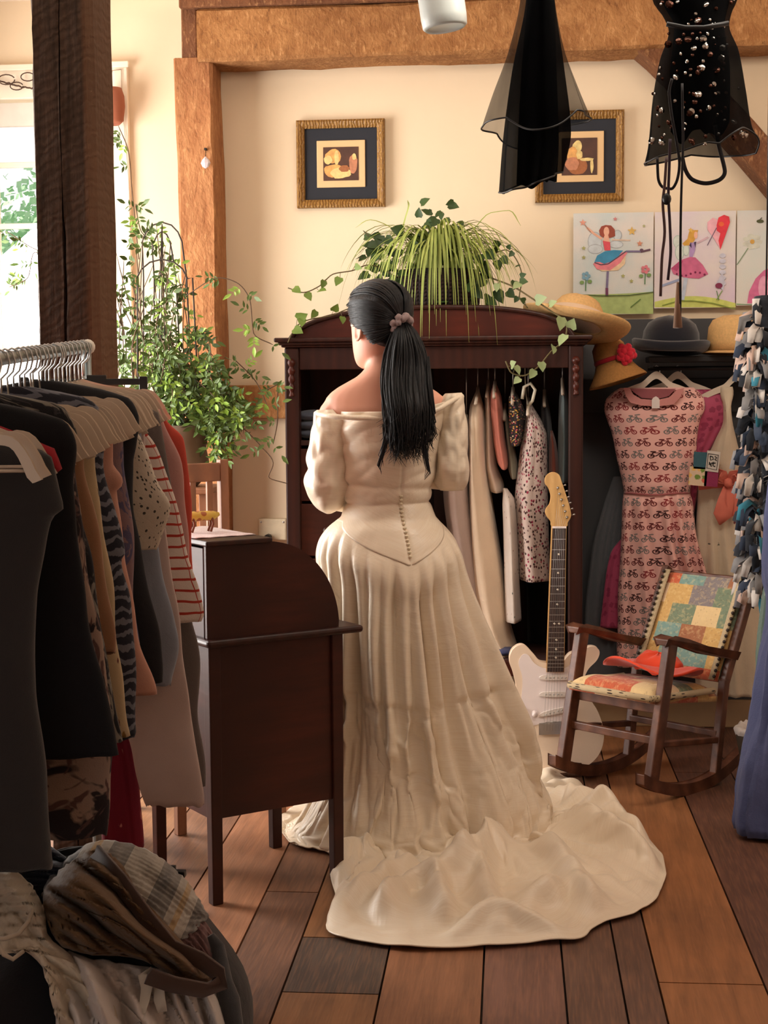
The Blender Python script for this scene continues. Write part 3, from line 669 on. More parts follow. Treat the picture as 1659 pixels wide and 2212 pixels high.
# ---- gown
def satin():
    k = NT('ivory_satin'); ob = k.coord('Object'); slub = k.noise(k.coord('UV', (2, 60, 1)), 6, 3); cr = k.noise(ob, 6, 4, .55, 1.0); fine = k.noise(ob, 400, 2)
    c = k.mix(k.th(slub, .35, .75), (240, 225, 202), (232, 213, 186)); c = k.mix(k.math('MULTIPLY', k.th(k.noise(ob, 4, 3), .5, .8), .2), c, (226, 198, 170))
    k.bump(k.math('ADD', k.math('MULTIPLY', cr, 1.6), k.math('ADD', k.math('MULTIPLY', slub, .03), k.math('MULTIPLY', fine, .02))), .35, .012)
    k.b.inputs['Sheen Weight'].default_value = .15; return k.out(c, .36, 0, .55)
M['satin'] = satin()
GC = Vector((.012, 4.5))
ext = [(-.01, .50, .40, .31, .42), (.03, .50, .36, .30, .40), (.08, .50, .33, .285, .37), (.163, .465, .29, .27, .34), (.298, .405, .25, .25, .31), (.46, .335, .22, .235, .28), (.609, .283, .205, .225, .26), (.718, .245, .203, .215, .24), (.826, .21, .205, .195, .205), (.88, .185, .19, .17, .175), (.925, .155, .165, .145, .145), (.955, .13, .13, .12, .12), (1.0, .115, .118, .105, .105), (1.06, .126, .122, .108, .108), (1.15, .142, .128, .114, .112), (1.26, .16, .135, .122, .115)]
def body_at(th, z, extra=0):
    Rr, Rl, Rn, Rf = spl(ext, z); cx = GC.x+(.03*sstep(.9, 0, z)); ca, sa = math.cos(th), math.sin(th); pw = 2.15
    x = math.copysign(abs(ca)**(2/pw), ca)*((Rr if ca > 0 else Rl)+extra); y = math.copysign(abs(sa)**(2/pw), sa)*((Rf if sa > 0 else Rn)+extra)
    return cx+x, GC.y+y
def vline(th):     # lower edge of the bodice, dipping to a point at the middle of her back
    a = (th-math.radians(285)+math.pi) % (2*math.pi)-math.pi; b = (th-math.radians(105)+math.pi) % (2*math.pi)-math.pi
    return .955-.115*max(0, 1-abs(a)/1.35)**1.1-.09*max(0, 1-abs(b)/1.2)
hem_px = [(598, 1776), (604, 1800), (625, 1826), (660, 1838), (712, 1846), (722, 1868), (714, 1895), (722, 1930), (735, 1965), (705, 1992), (693, 2012), (715, 2030), (780, 2042), (870, 2056), (960, 2056), (1060, 2052), (1180, 2042), (1268, 2038), (1274, 2016), (1310, 1998), (1372, 1984), (1420, 1950), (1440, 1900), (1432, 1855), (1385, 1803), (1310, 1742), (1250, 1697), (1196, 1676)]
def ld(v): v = Vector((v.x, v.y, 0)); return Vector((v.dot(RT), v.dot(FW)))
hem = [ld(FL(*p)) for p in hem_px]+[Vector((.42, 5.18)), Vector((.18, 5.06)), Vector((-.1, 4.98)), Vector((-.26, 4.88))]
HCn = Vector((.07, 4.52))
def hem_r(th):
    e = Vector((math.cos(th), math.sin(th))); best = .3
    for i in range(len(hem)):
        a, b = hem[i]-HCn, hem[(i+1) % len(hem)]-HCn; den = e.x*(b-a).y-e.y*(b-a).x
        if abs(den) < 1e-9: continue
        t = (a.x*(b-a).y-a.y*(b-a).x)/den; u = (a.x*e.y-a.y*e.x)/den
        if t > 0 and -1e-6 <= u <= 1.000001: best = max(best, t)
    return best
ridges = [([(722, 1885), (790, 1872), (880, 1850), (960, 1812)], .05, .028), ([(905, 1950), (1000, 1930), (1060, 1880), (1120, 1850)], .055, .03), ([(1040, 1925), (1052, 1975), (1075, 2030)], .035, .022),
          ([(1150, 1845), (1215, 1905), (1290, 1990)], .035, .03), ([(820, 2000), (880, 1958), (935, 1950), (960, 2010)], .04, .024), ([(1190, 1795), (1290, 1830), (1400, 1885)], .04, .03), ([(1180, 1735), (1280, 1770), (1380, 1830)], .035, .028),
          ([(740, 1990), (830, 1945), (900, 1915)], .035, .03), ([(980, 2040), (1060, 2010), (1170, 2025), (1230, 2032)], .03, .02), ([(1130, 1990), (1200, 1960), (1280, 1945)], .02, .03), ([(880, 1760), (900, 1830), (870, 1900)], .045, .028), ([(1000, 1790), (1100, 1800), (1190, 1840)], .04, .03)]
ridges = [([ld(FL(*p)) for p in pl], h, w) for pl, h, w in ridges]
def ridge_h(p):
    s = 0
    for pl, h, w in ridges:
        best = 9; L = 0; at = 0; tot = sum((pl[i+1]-pl[i]).length for i in range(len(pl)-1))
        for i in range(len(pl)-1):
            a, b = pl[i], pl[i+1]; ab = b-a; t = max(0, min(1, (p-a).dot(ab)/ab.length_squared)); d = (a+ab*t-p).length
            if d < best: best = d; at = (L+t*ab.length)/tot
            L += ab.length
        if best < w*3: s = max(s, h*math.exp(-(best/w)**2)*math.sin(math.pi*min(1, max(0, .1+.8*at)))**.5)
    return s
NTH, NV, SPL = 420, 190, .6
hr_cache = [hem_r(2*math.pi*i/NTH) for i in range(NTH)]; hr_cache = [(hr_cache[i-1]+hr_cache[i]*2+hr_cache[(i+1) % NTH])/4 for i in range(NTH)]
pleats = [(252, 1.0, .055), (272, 1.4, .05), (238, .8, .06), (289, .9, .06), (302, 1.1, .055), (318, .8, .06), (335, .9, .06), (352, .8, .07), (222, .9, .06), (205, .8, .07), (188, .9, .06), (170, .7, .07), (12, .8, .07), (35, .8, .07), (60, .8, .07), (90, .8, .07), (120, .8, .07), (148, .8, .07)]
def fold(th, z, v):
    g = sstep(0, .10, v)*1.0; s = 0
    w = th+.10*nz(z*1.6, 4.0)+.05*nz(th*2, z*2.2, 8)
    n1 = nz(math.cos(w)*3.4, math.sin(w)*3.4, z*.35+7); n2 = nz(math.cos(w)*8, math.sin(w)*8, z*.5+3)
    s += (abs(n1)*2.6-.55)*.085*(.12+.88*sstep(.85, .25, z))+(abs(n2)*2-.4)*.016*(.4+.6*sstep(.9, .4, z))
    for a, A, wd in pleats:
        dth = (w-math.radians(a)+math.pi) % (2*math.pi)-math.pi
        s -= A*(.034+.026*sstep(.85, .3, z))*math.exp(-(dth/(wd*(1+.5*sstep(.8, .2, z))))**2)
    return s*g
def gown_pt(u, v):
    i = round(u*NTH) % NTH; th = 2*math.pi*i/NTH; zt = vline(th)
    if v <= SPL:
        s = v/SPL; z = zt*(1-s)+.012*s
        x, y = body_at(th, z); f = fold(th, z, v); cx, cy = GC.x+.03*sstep(.9, 0, z), GC.y
        puff = .012*math.exp(-((z-(zt-.07))/.05)**2); r = Vector((x-cx, y-cy)); L = r.length; r = r*(1+(f+puff)/L); k = sstep(.12, 0, z)*.0
        crumple = .007*sstep(.35, .05, z)*nz(x*9, y*9, z*5)+.014*sstep(.25, .02, z)*nz(x*5, z*5, 3)
        r = r*(1+crumple/L)
        p = Vector((cx, cy))+r; return LD(p.x, p.y, max(z, .006+0))
    s = (v-SPL)/(1-SPL); th0 = th
    x, y = body_at(th, .012); f = fold(th, .012, SPL); cx, cy = GC.x+.03, GC.y; r = Vector((x-cx, y-cy)); r = r*(1+(f+.018*nz(x*9, y*9, .13)+.03*nz(x*5, .168, 3))/r.length); a = Vector((cx, cy))+r
    e = HCn+Vector((math.cos(th), math.sin(th)))*hr_cache[i]
    if (e-HCn).length < (a-HCn).length+.02: a = HCn+(a-HCn)*.9
    p = a.lerp(e, s); env = math.sin(math.pi*min(1, s*.93+.05))**.6; span = min(1, (e-a).length/.3)
    h = 2.2*ridge_h(p)*min(1, s*6)*min(1, (1-s)*5+.25)
    n = abs(nz(p.x*5.2, p.y*5.2, 2.3)); n2 = abs(nz(p.x*12, p.y*12, 6.1)); rad = abs(nz(math.cos(th)*7, math.sin(th)*7, s*1.2))
    h += env*span*(.07*n+.042*n2+.07*rad*(1-s*.6))
    edge = .012*sstep(.8, 1, s)*max(0, nz(th*14, 2.2))+.004
    h *= 1-.85*sstep(.9, 1, s)
    return LD(p.x, p.y, .004+h+edge)
def gown_cloth():
    # let the satin settle: pinned at the waist, over a petticoat and the floor
    nt, nv = 280, 130
    m = MB(); m.grid(lambda u, v: gown_pt(round(u*nt)/nt, v), nt, nv, True, 3.0, 1.6); o = m.build('gown_skirt', M['satin'], person)
    bpy.context.view_layer.update()
    tmp = []
    pm = MB(); pm.grid(lambda u, v: (lambda q, z: LD(q[0], q[1], z))(body_at(2*math.pi*u, .95-.949*v, -.035-.0*v), .95-.949*v), 64, 30, True); tmp.append(pm.build('petti', M['satin']))
    fm = MB(); fm.span((-3, 2, -.2), (3, 7, 0)); tmp.append(fm.build('ground', M['satin']))
    for q in tmp: q.modifiers.new('c', 'COLLISION'); q.collision.thickness_outer = .004; q.collision.cloth_friction = 30
    vg = o.vertex_groups.new(name='pin'); 
    for j in range(nv+1):
        z = j/nv; w = 1.0 if z < .30 else max(.16+.84*sstep(.64, .30, z)**1.3, sstep(.94, .985, z), .42*sstep(.62, .72, z))
        vg.add([j*nt+i for i in range(nt)], w, 'REPLACE')
    c = o.modifiers.new('cloth', 'CLOTH'); st = c.settings; st.quality = 6; st.mass = .25; st.tension_stiffness = 40; st.compression_stiffness = 40; st.pin_stiffness = 1; st.shear_stiffness = 8; st.bending_stiffness = .25
    st.air_damping = 2; st.vertex_group_mass = 'pin'; st.shrink_min = SHR; st.use_dynamic_mesh = False; c.collision_settings.distance_min = .004; c.collision_settings.use_self_collision = False
    c.point_cache.frame_start = 1; c.point_cache.frame_end = 60
    for f in range(1, FR+1): S.frame_set(f)
    dg = bpy.context.evaluated_depsgraph_get(); me = bpy.data.meshes.new_from_object(o.evaluated_get(dg))
    o.modifiers.clear(); o.data = me; o.vertex_groups.clear(); S.frame_set(1)
    for q in tmp: bpy.data.objects.remove(q, do_unlink=True)
    md = o.modifiers.new('s', 'SMOOTH'); md.factor = .5; md.iterations = 1
    md = o.modifiers.new('u', 'SUBSURF'); md.levels = 1; md.render_levels = 1
    md = o.modifiers.new('t', 'SOLIDIFY'); md.thickness = .003; md.offset = -1
    return o
SHR, FR = -.02, 18
sk = gown_cloth()
# bodice
def top_edge(th):
    ca, sa = math.cos(th), math.sin(th); return 1.262+.028*max(0, ca)**1.5-.01*max(0, sa)
def bod(u, v):
    th = 2*math.pi*u; z = top_edge(th)*(1-v)+(vline(th)-.012)*v; x, y = body_at(th, z, .006)
    wr = .011*abs(nz(x*5+z*6, z*22-x*8, 3))*(.25+.75*sstep(.93, 1.05, z))-.006*math.exp(-((z-.995-.02*x)/.007)**2)-.005*math.exp(-((z-1.045+.05*x)/.01)**2)
    cx = GC.x; r = Vector((x-cx, y-GC.y)); r = r*(1+wr/r.length)
    th_s = (th-math.radians(286)+math.pi) % (2*math.pi)-math.pi
    r = r*(1-.004*math.exp(-(th_s/.02)**2)/r.length)
    return LD(cx+r.x, GC.y+r.y, z)
m = MB(); m.grid(bod, 160, 90, True, .8, .4); bo = m.build('gown_bodice', M['satin'], person, solid=.002)
# covered buttons down the back seam
seam = plain('button_satin', (236, 216, 186), .35)
for i in range(16):
    th = math.radians(285.5); z = 1.02-.165*i/15; x, y = body_at(th, z, .011); b = MB(); b.ball(LD(x, y, z), (.0055, .005, .0042), 8); b.build('button', seam, bo)
# sleeves
def wr(a, y): return .26*abs(nz(math.cos(a)*1.3+y*.011, math.sin(a)*1.3, y*.017-math.cos(a)*.9))-.07
def sleeve(rows, fore, label=None):
    m = MB(); y0, y1 = rows[0][0], rows[-1][0]; rings = []
    for i in range(61):
        y = y0+(y1-y0)*i/60; v = spl(rows, y); rings.append(ringpx(y, v[0], v[1], v[2], v[3], 48, 2.1, D0, v[4], wr))
    m.loft(rings, .5, .35, False); m.cap(61*48-48, 48)
    m.tube([P(a, b, D0+c) for a, b, c, r in fore], [r for a, b, c, r in fore], 24)
    return m.build('sleeve', M['satin'], person)
sleeve([(884, 684, 742, .05, .0, .05), (892, 677, 760, .06, .0, .0), (915, 674, 764, .068, .0, -.05), (960, 669, 757, .073, 0, 0), (1000, 664, 755, .074, .0, 0), (1040, 661, 755, .078, .0, 0), (1065, 664, 753, .076, .01, 0), (1085, 674, 745, .068, .02, 0), (1100, 688, 732, .05, .02, 0), (1109, 704, 716, .02, .02, 0)],
       [(715, 1060, .02, .055), (738, 1066, .08, .055), (765, 1058, .15, .045), (785, 1050, .2, .034)])
sleeve([(849, 962, 998, .045, .0, .05), (858, 953, 1003, .058, .0, .1), (880, 946, 1005, .066, .0, .1), (920, 943, 1008, .07, 0, 0), (970, 941, 1011, .072, .0, 0), (1010, 940, 1012, .072, .0, 0), (1035, 941, 1011, .068, .01, 0), (1050, 945, 1006, .058, .02, 0), (1059, 952, 1000, .035, .02, 0)],
       [(975, 1018, .02, .05), (955, 1024, .08, .048), (930, 1026, .15, .042), (912, 1026, .2, .034)])
# rolled neckline
m = MB(); nl = [(678, 892, 0), (700, 898, -.085), (760, 903, -.130), (830, 904, -.14), (900, 900, -.138), (945, 886, -.13), (975, 866, -.09), (1003, 853, 0), (985, 866, .07), (940, 890, .1), (830, 915, .115), (740, 905, .1), (695, 896, .07)]
pts = []
for i in range(len(nl)):
    a, b = nl[i], nl[(i+1) % len(nl)]
    for k in range(5): q = k/5; pts.append(P(a[0]+(b[0]-a[0])*q, a[1]+(b[1]-a[1])*q, D0+a[2]+(b[2]-a[2])*q))
sm = [sum((pts[(i+j) % len(pts)] for j in (-2, -1, 0, 1, 2)), Vector())/5 for i in range(len(pts))]
m.tube(sm, [.0075+.002*nz(i*.5) for i in range(len(sm))], 10, closed=True); m.build('neckline', M['satin'], person)
# ---- hair
def hairm():
    k = NT('black_hair'); n = k.noise(k.coord('UV', (60, 2, 1)), 5, 3); k.bump(n, .5, .004)
    return k.out(k.mix(n, (7, 6, 8), (22, 19, 22)), .4, 0, .4)
M['hair'] = hairm()
TIE = HP(.012, -.108, .012); TIE = P(866, 702, D0-.075)
hair = MB(); nh = 72
HL = [(-.08, -.075), (-.06, -.05), (-.035, -.03), (-.012, -.018), (.0, .018), (.02, .032), (.045, .045), (.07, .056), (.09, .064), (.12, .09)]
def hair_pt(u, v):
    i = round(u*nh) % nh; z = -.078+.199*v; zz = min(z, .1155); x, y = headring(zz, 0, nh)[i]; hl = spl([(a, b) for a, b in HL], z)[0]
    g = -.012+.026*sstep(-.004, .016, hl-y)+.002*nz(u*20, v*3); c = (.0, -.005); dx, dy = x-c[0], y-c[1]; L = math.hypot(dx, dy) or 1e-5
    x += dx/L*g; y += dy/L*g
    q_ = 1-.9*sstep(.112, .121, z)*(1 if z > .112 else 0); x *= q_; y = (y+.01)*q_-.01
    return HP(x, y, min(z, .117)+.011*sstep(.02, .112, z))
hair.grid(hair_pt, nh, 60, True, 1, .3); hair.cap(len(hair.v)-nh, nh); hair.cap(0, nh, True)
random.seed(11); HRC = {}
def on_skull(d_, g=.0145):
    lo, hi = .03, .2
    for _ in range(16):
        s_ = (lo+hi)/2; p = d_*s_
        pp = p/(1+g/.1)
        if pp.z > .116 or pp.z < -.12: inside = False
        else: w_, f_, b_ = spl(HR, pp.z); cy_ = (f_+b_)/2; q = abs(pp.x/max(w_, .001))**2.25+abs((pp.y-cy_)/max((f_-b_)/2, .001))**2.25; inside = q < 1
        if inside: lo = s_
        else: hi = s_
    return d_*lo
loc = TIE-HC; TD = Vector((loc.dot(hr), loc.dot(hf), loc.z)); TDn = TD.normalized()
for i in range(520):      # strands combed back over the skull to the tie
    z0 = random.uniform(-.06, .112); sgn = random.choice((-1, 1)); hl = spl([(a, b) for a, b in HL], z0)[0]-random.uniform(.004, .05 if random.random() < .5 else .012)
    w_ = spl(HR, z0)[0]; st = Vector((sgn*w_*random.uniform(.25, 1) if z0 > .06 else sgn*w_, hl, z0)).normalized(); om = math.acos(max(-1, min(1, st.dot(TDn)))); pts = []
    if om < .15: continue
    g_ = .0180+random.uniform(-.001, .002)
    for k in range(13):
        t = k/12; q = (st*math.sin((1-t)*om)+TDn*math.sin(t*om))/math.sin(om); q = on_skull(q.normalized(), g_); q = q.lerp(TD, sstep(.86, 1, t)); pts.append(HP(*q))
    hair.tube(pts, [.0006]+[.0021]*10+[.0018, .001], 4)
ho = hair.build('hair', M['hair'], person)
pt_ = MB(); 
pl = [(700, 852, 884, .03, -.075), (725, 842, 905, .05, -.085), (770, 828, 922, .06, -.09), (830, 822, 930, .055, -.12), (890, 826, 934, .045, -.155), (940, 832, 930, .036, -.165), (975, 838, 922, .03, -.165), (1010, 842, 916, .026, -.16)]
y0, y1 = 700, 955; rings = []
for i in range(41):
    y = y0+(y1-y0)*i/40; v = spl(pl, y); tp = 34*sstep(870, 955, y); rings.append(ringpx(y, v[0]+6+tp, v[1]-6-tp, v[2]*.8, v[3], 36, 2, D0, 0, lambda a, yy: .08*math.sin(a*11+yy*.02)+.05*math.sin(a*23+yy*.03)))
pt_.loft(rings, 1, .5)
for i in range(620):
    a = random.uniform(0, 2*math.pi); rad = math.sqrt(random.random()); end = random.uniform(.72, 1.0)+(.03 if random.random() < .1 else 0); wob = random.uniform(0, 9); curl = random.uniform(-1, 1)
    pts = []; n = 15; stray = 1+(.12 if random.random() < .12 else 0)*random.random()
    for k in range(n):
        t = k/(n-1)*end; y = 698+t*308; v = spl(pl, min(y, 1000)); cx = (v[0]+v[1])/2; hw = (v[1]-v[0])/2
        x = cx+hw*rad*stray*math.cos(a)+14*nz(t*3.2, int(wob*2)*.7)*(t*1.3); dd = v[3]-v[2]*rad*math.sin(a)*.9
        if t > .82*end: s = (t-.82*end)/(.18*end); x += curl*30*s*s; y -= 14*s*s*abs(curl)
        pts.append(P(x, y, D0+dd))
    r = random.uniform(.0014, .003); pt_.tube(pts, [r]*(n-5)+[r*.85, r*.7, r*.55, r*.35, r*.15], 4)
for sx, sy, ex in ((925, 850, 938), (930, 880, 942), (935, 900, 930), (838, 930, 822), (832, 950, 818), (915, 960, 925), (928, 830, 936)):
    for j in range(7):
        o = random.uniform(-5, 5); pts = [P(sx+o*.5-4, sy-60, D0-.12), P(sx+o, sy, D0-.15), P((sx+ex)/2+o, sy+34, D0-.165), P(ex+o, sy+58+o, D0-.165), P(ex+(6 if ex < sx else -8), sy+72+o, D0-.16)]
        pt_.tube(pts, [.002, .0018, .0014, .001, .0003], 4)
pt_.build('ponytail', M['hair'], ho)
m = MB(); ax = (P(886, 722, D0-.1)-P(858, 690, D0-.055)).normalized(); u = ax.orthogonal().normalized(); w = ax.cross(u); c = P(868, 702, D0-.085)
m.tube([c+(u*math.cos(a)+w*math.sin(a))*(.026+.003*math.sin(a*9))+ax*.004*math.sin(a*7) for a in [i*2*math.pi/60 for i in range(60)]], [.0105+.0025*math.sin(i*1.7) for i in range(60)], 10, closed=True)
m.build('scrunchie', fabric('mauve_scrunchie', (150, 128, 126), .6), ho)
# ================================================================== WARDROBE
random.seed(21)
YF = 5.5
def wp(px, py, dy=0): return WL(px, py, YF+dy)
wxa, wxb = wp(618, 900).x, wp(1258, 900).x; zc = wp(930, 748).z; zbot = wp(1090, 1428).z
T = thing('wardrobe', 'tall dark mahogany wardrobe with an arched top, open and full of clothes, behind the woman', 'wardrobe', (wxa+(wxb-wxa)/2, YF, 0))
YBk = YW-.08
m = MB(); m.smooth = False
m.span((wxa, YF+.03, zbot-.06), (wxa+.02, YBk, zc)); m.span((wxb-.02, YF+.03, zbot-.06), (wxb, YBk, zc)); m.span((wxa, YBk-.012, zbot-.06), (wxb, YBk, zc))
m.span((wxa+.02, YF+.03, zbot-.02), (wxb-.02, YBk-.012, zbot)); m.span((wxa, YF+.02, zc-.02), (wxb, YBk, zc))
m.build('carcass', M['mahog_in'], T, bevel=.002)
for x0, x1 in ((wxa-.002, wp(648, 900).x), (wp(1228, 900).x, wxb+.002)):
    m = MB(); m.span((x0, YF-.012, .0), (x1, YF+.035, zc)); po = m.build('corner_post', M['mahog_dk'], T, bevel=.006)
    xm = (x0+x1)/2; m = MB(); z = wp(630, 775).z
    prof = []
    for i in range(40):
        s = i/39; prof.append((.004+.009*(1-s*.55)*abs(math.sin(s*math.pi*4.5))+.002, z-s*.135))
    m.lathe(prof[::-1], (xm, YF-.016, 0), 12); m.build('carved_drop', M['mahog'], po)
for x0 in (wxa+.02, wxb-.06):
    m = MB(); m.span((x0, YBk-.05, 0), (x0+.04, YBk-.01, zbot-.02)); m.build('back_leg', M['mahog_dk'], T, bevel=.003)
m = MB(); m.span((wp(648, 900).x, YF-.005, wp(900, 797).z), (wp(1228, 900).x, YF+.02, zc)); m.build('top_rail', M['mahog_dk'], T, bevel=.003)
m = MB(); m.span((wp(648, 900).x, YF-.005, zbot-.055), (wp(1228, 900).x, YF+.02, zbot)); m.build('bottom_rail', M['mahog'], T, bevel=.003)
m = MB(); z = zc
for (o, za, zb_) in ((.012, 0, .01), (.022, .008, .02), (.034, .018, .034)): m.span((wxa-o, YF-.012-o, z+za), (wxb+o, YBk, z+zb_))
m.build('cornice', M['mahog_dk'], T, bevel=.005)
arch = [(622, 741), (628, 730), (640, 714), (662, 700), (700, 686), (760, 673), (850, 664), (940, 661), (1040, 662), (1115, 668), (1175, 679), (1210, 694), (1232, 714), (1243, 732), (1250, 741)]
ap = []
for i in range(57):
    q = i/56*(len(arch)-1); v = spl([(k, *a) for k, a in enumerate(arch)], q); ap.append(wp(v[0], v[1], -.01))
m = MB(); bt = zc+.03; fr = [Vector((ap[0].x, YF-.01, bt))]+[Vector((p.x, YF-.01, p.z)) for p in ap]+[Vector((ap[-1].x, YF-.01, bt))]
m.prism(fr, [p+Vector((0, .022, 0)) for p in fr]); cr = m.build('arched_crest', M['mahog'], T)
m = MB(); m.tube([Vector((p.x, YF-.014, p.z-.004)) for p in ap], .009, 8); m.build('crest_moulding', M['mahog_dk'], cr)
xd = wp(905, 900).x
m = MB(); m.span((xd, YF+.02, zbot), (xd+.02, YBk-.013, zc-.02)); m.build('divider', M['mahog_in'], T, bevel=.002)
zs = wp(660, 952).z
m = MB(); m.span((wxa+.021, YF+.02, zs-.018), (xd, YBk-.013, zs)); m.build('shelf', M['mahog_in'], T, bevel=.002)
for i in range(3):
    z1 = zs-.03-i*.2; z0 = z1-.19; m = MB(); m.span((wxa+.035, YF+.012, z0), (xd-.01, YF+.04, z1)); dr = m.build('drawer', M['desk'], T, bevel=.004)
    for q in (.25, .75):
        x = wxa+.035+(xd-wxa-.045)*q; k = MB(); k.lathe([(.004, 0), (.008, .006), (.006, .012), (.013, .02), (.012, .027), (.002, .03)], (x, YF+.013, (z0+z1)/2), 14, Matrix.Rotation(math.pi/2, 3, 'X')); k.build('knob', M['mahog_dk'], dr)
yr = YF+.27; zr = wp(1000, 781, .27).z
m = MB(); m.tube([Vector((xd+.02, yr, zr)), Vector((wxb-.02, yr, zr))], .009, 10); m.build('clothes_rail', M['metal'], T)
# folded jumper on the shelf
m = MB(); c = WL(662, 918, YF+.12); 
for i in range(3): m.ball(Vector((c.x+.03, c.y+.02, zs+.022+i*.033)), (.075, .1, .022), 20)
tag(m.build('folded_jumper', fabric('slate_blue_knit', (84, 92, 108), .9)), 'folded slate blue jumper on the left wardrobe shelf behind the woman\'s arm', 'jumper')
# ---- clothes inside the wardrobe, seen edge on
def edge_garment(name, rows, mat, label, dy=.27, hd=.15, cat=None, hang=True):
    yy = YF+dy; m = MB(); y0, y1 = rows[0][0], rows[-1][0]; rings = []; sd = random.uniform(0, 50); n = 36; st = 40
    for i in range(st+1):
        y = y0+(y1-y0)*i/st; xl, xr = spl([(a, b, c) for a, b, c in rows], y); a, b = WL(xl, y, yy), WL(xr, y, yy); c = (a+b)/2; hw = (b.x-a.x)/2
        top = sstep(0, .12, i/st); ring = []
        for k in range(n):
            t = 2*math.pi*k/n; f = 1+(.16*abs(nz(math.cos(t)*2.5+sd, math.sin(t)*2.5, c.z*.8))+.05*math.sin(t*5+sd+c.z*3))*top-.05
            ring.append(Vector((c.x+hw*math.cos(t)*f, yy+hd*(.25+.75*top)*math.sin(t)*f, c.z)))
        rings.append(ring)
    m.loft(rings, .7, .8); o = m.build(name, mat); tag(o, label, cat or name.split('_')[-1], 'clothes on the wardrobe rail')
    if hang:
        hx = (rings[0][0].x+rings[0][n//2].x)/2; z0 = rings[0][0].z; t = thing('clothes_hanger', 'hanger in the wardrobe carrying the '+' '.join(label.split()[:6]), 'hanger', (hx, yy, z0), 'hangers on the wardrobe rail')
        h = MB(); h.tube([Vector((hx, yy, z0+.004)), Vector((hx, yy, zr-.02)), Vector((hx, yy+.02, zr-.005)), Vector((hx, yy+.015, zr+.012)), Vector((hx, yy-.002, zr+.014)), Vector((hx, yy-.014, zr+.002))], .0024, 6); h.build('hook', M['metal'], t)
        h = MB(); h.tube([Vector((hx, yy-.17*(hd/.15), z0-.045)), Vector((hx, yy-.06, z0-.012)), Vector((hx, yy, z0+.012)), Vector((hx, yy+.06, z0-.012)), Vector((hx, yy+.17*(hd/.15), z0-.045))], .006, 8); h.build('hanger_bar', M['hanger'], t)
    return o
cr_ = fabric('cream_cotton', (232, 208, 180), .8); shr = fabric('mauve_sheer', (190, 168, 158), .8); cor = fabric('coral_satin', (206, 124, 106), .35, .1)
edge_garment('pale_nightdress', [(905, 1003, 1012), (960, 990, 1016), (1050, 958, 1012), (1200, 975, 1030), (1380, 1000, 1060)], shr, 'mauve sheer nightdress just right of the ivory gown sleeve', .2, .12, 'nightdress')
edge_garment('cream_dress', [(845, 1028, 1036), (885, 1013, 1046), (1000, 1012, 1052), (1100, 1012, 1066), (1250, 1015, 1092), (1350, 1035, 1105), (1408, 1068, 1122)], cr_, 'long cream cotton dress, widest pale garment on the wardrobe rail', .24, .16)
edge_garment('white_blouse', [(830, 1052, 1058), (860, 1048, 1068), (1000, 1046, 1074), (1050, 1052, 1090), (1060, 1060, 1090)], fabric('ivory_muslin', (226, 204, 184), .8), 'ivory muslin blouse between the cream dress and coral jacket', .3, .14)
edge_garment('coral_jacket', [(832, 1064, 1074), (860, 1060, 1084), (940, 1066, 1090), (1000, 1076, 1098), (1012, 1084, 1096)], cor, 'shiny coral jacket sleeve on the wardrobe rail', .2, .1)
edge_garment('yellow_flowered_blouse', [(845, 1104, 1112), (865, 1098, 1124), (900, 1098, 1134), (945, 1100, 1130), (962, 1104, 1122)], fabric('black_yellow_floral', (34, 28, 30), .7, .1, 'floral', (206, 160, 60), (190, 80, 90), (220, 200, 160), 1.2), 'black blouse with yellow and pink flowers in the wardrobe', .18, .1)
edge_garment('sage_shirt', [(880, 1088, 1094), (940, 1092, 1106), (1010, 1098, 1120), (1032, 1104, 1118)], fabric('sage', (150, 146, 128), .8), 'grey-green shirt edge hanging under the yellow flowered blouse', .26, .1)
edge_garment('red_flowered_dress', [(868, 1136, 1146), (905, 1134, 1168), (940, 1128, 1184), (1000, 1120, 1186), (1090, 1112, 1186), (1180, 1118, 1188), (1248, 1122, 1192)], fabric('red_white_floral', (200, 180, 170), .7, .1, 'floral', (84, 36, 40), (60, 40, 36), (150, 40, 70), 2.2), 'dress covered in small dark red flowers, right of the cream garments', .2, .14)
edge_garment('leaf_print_dress', [(1055, 1086, 1096), (1080, 1086, 1112), (1150, 1088, 1118), (1250, 1090, 1122), (1338, 1092, 1126)], fabric('white_leaf', (214, 200, 188), .8, .1, 'sparse', (120, 110, 100), (150, 110, 100), (96, 100, 90), 1.3), 'white dress with faint grey leaves low on the wardrobe rail', .17, .1, None, False)
edge_garment('black_slip', [(850, 1172, 1180), (900, 1168, 1190), (980, 1170, 1196), (1060, 1176, 1200)], fabric('black_slip', (24, 22, 26), .6), 'black slip behind the white hanger tips in the wardrobe', .3, .13)
edge_garment('rust_top', [(930, 1188, 1194), (960, 1186, 1202), (1020, 1184, 1208), (1040, 1186, 1206)], fabric('rust', (120, 62, 48), .7), 'rust brown top beside the guitar head', .2, .08, None, False)
edge_garment('teal_grey_shirt', [(825, 1212, 1218), (870, 1208, 1228), (960, 1206, 1230), (1040, 1204, 1228)], fabric('tealgrey', (96, 110, 112), .8), 'grey-teal shirt, last garment against the right wardrobe post', .22, .1)
edge_garment('dark_trousers', [(1050, 1130, 1140), (1100, 1130, 1190), (1250, 1134, 1222), (1400, 1140, 1224)], fabric('dark_trouser', (20, 18, 20), .8), 'black form standing for the shade low at the back of the wardrobe', .42, .05, 'trousers', False)  # black shape put in for the darkness inside the wardrobe, not a garment
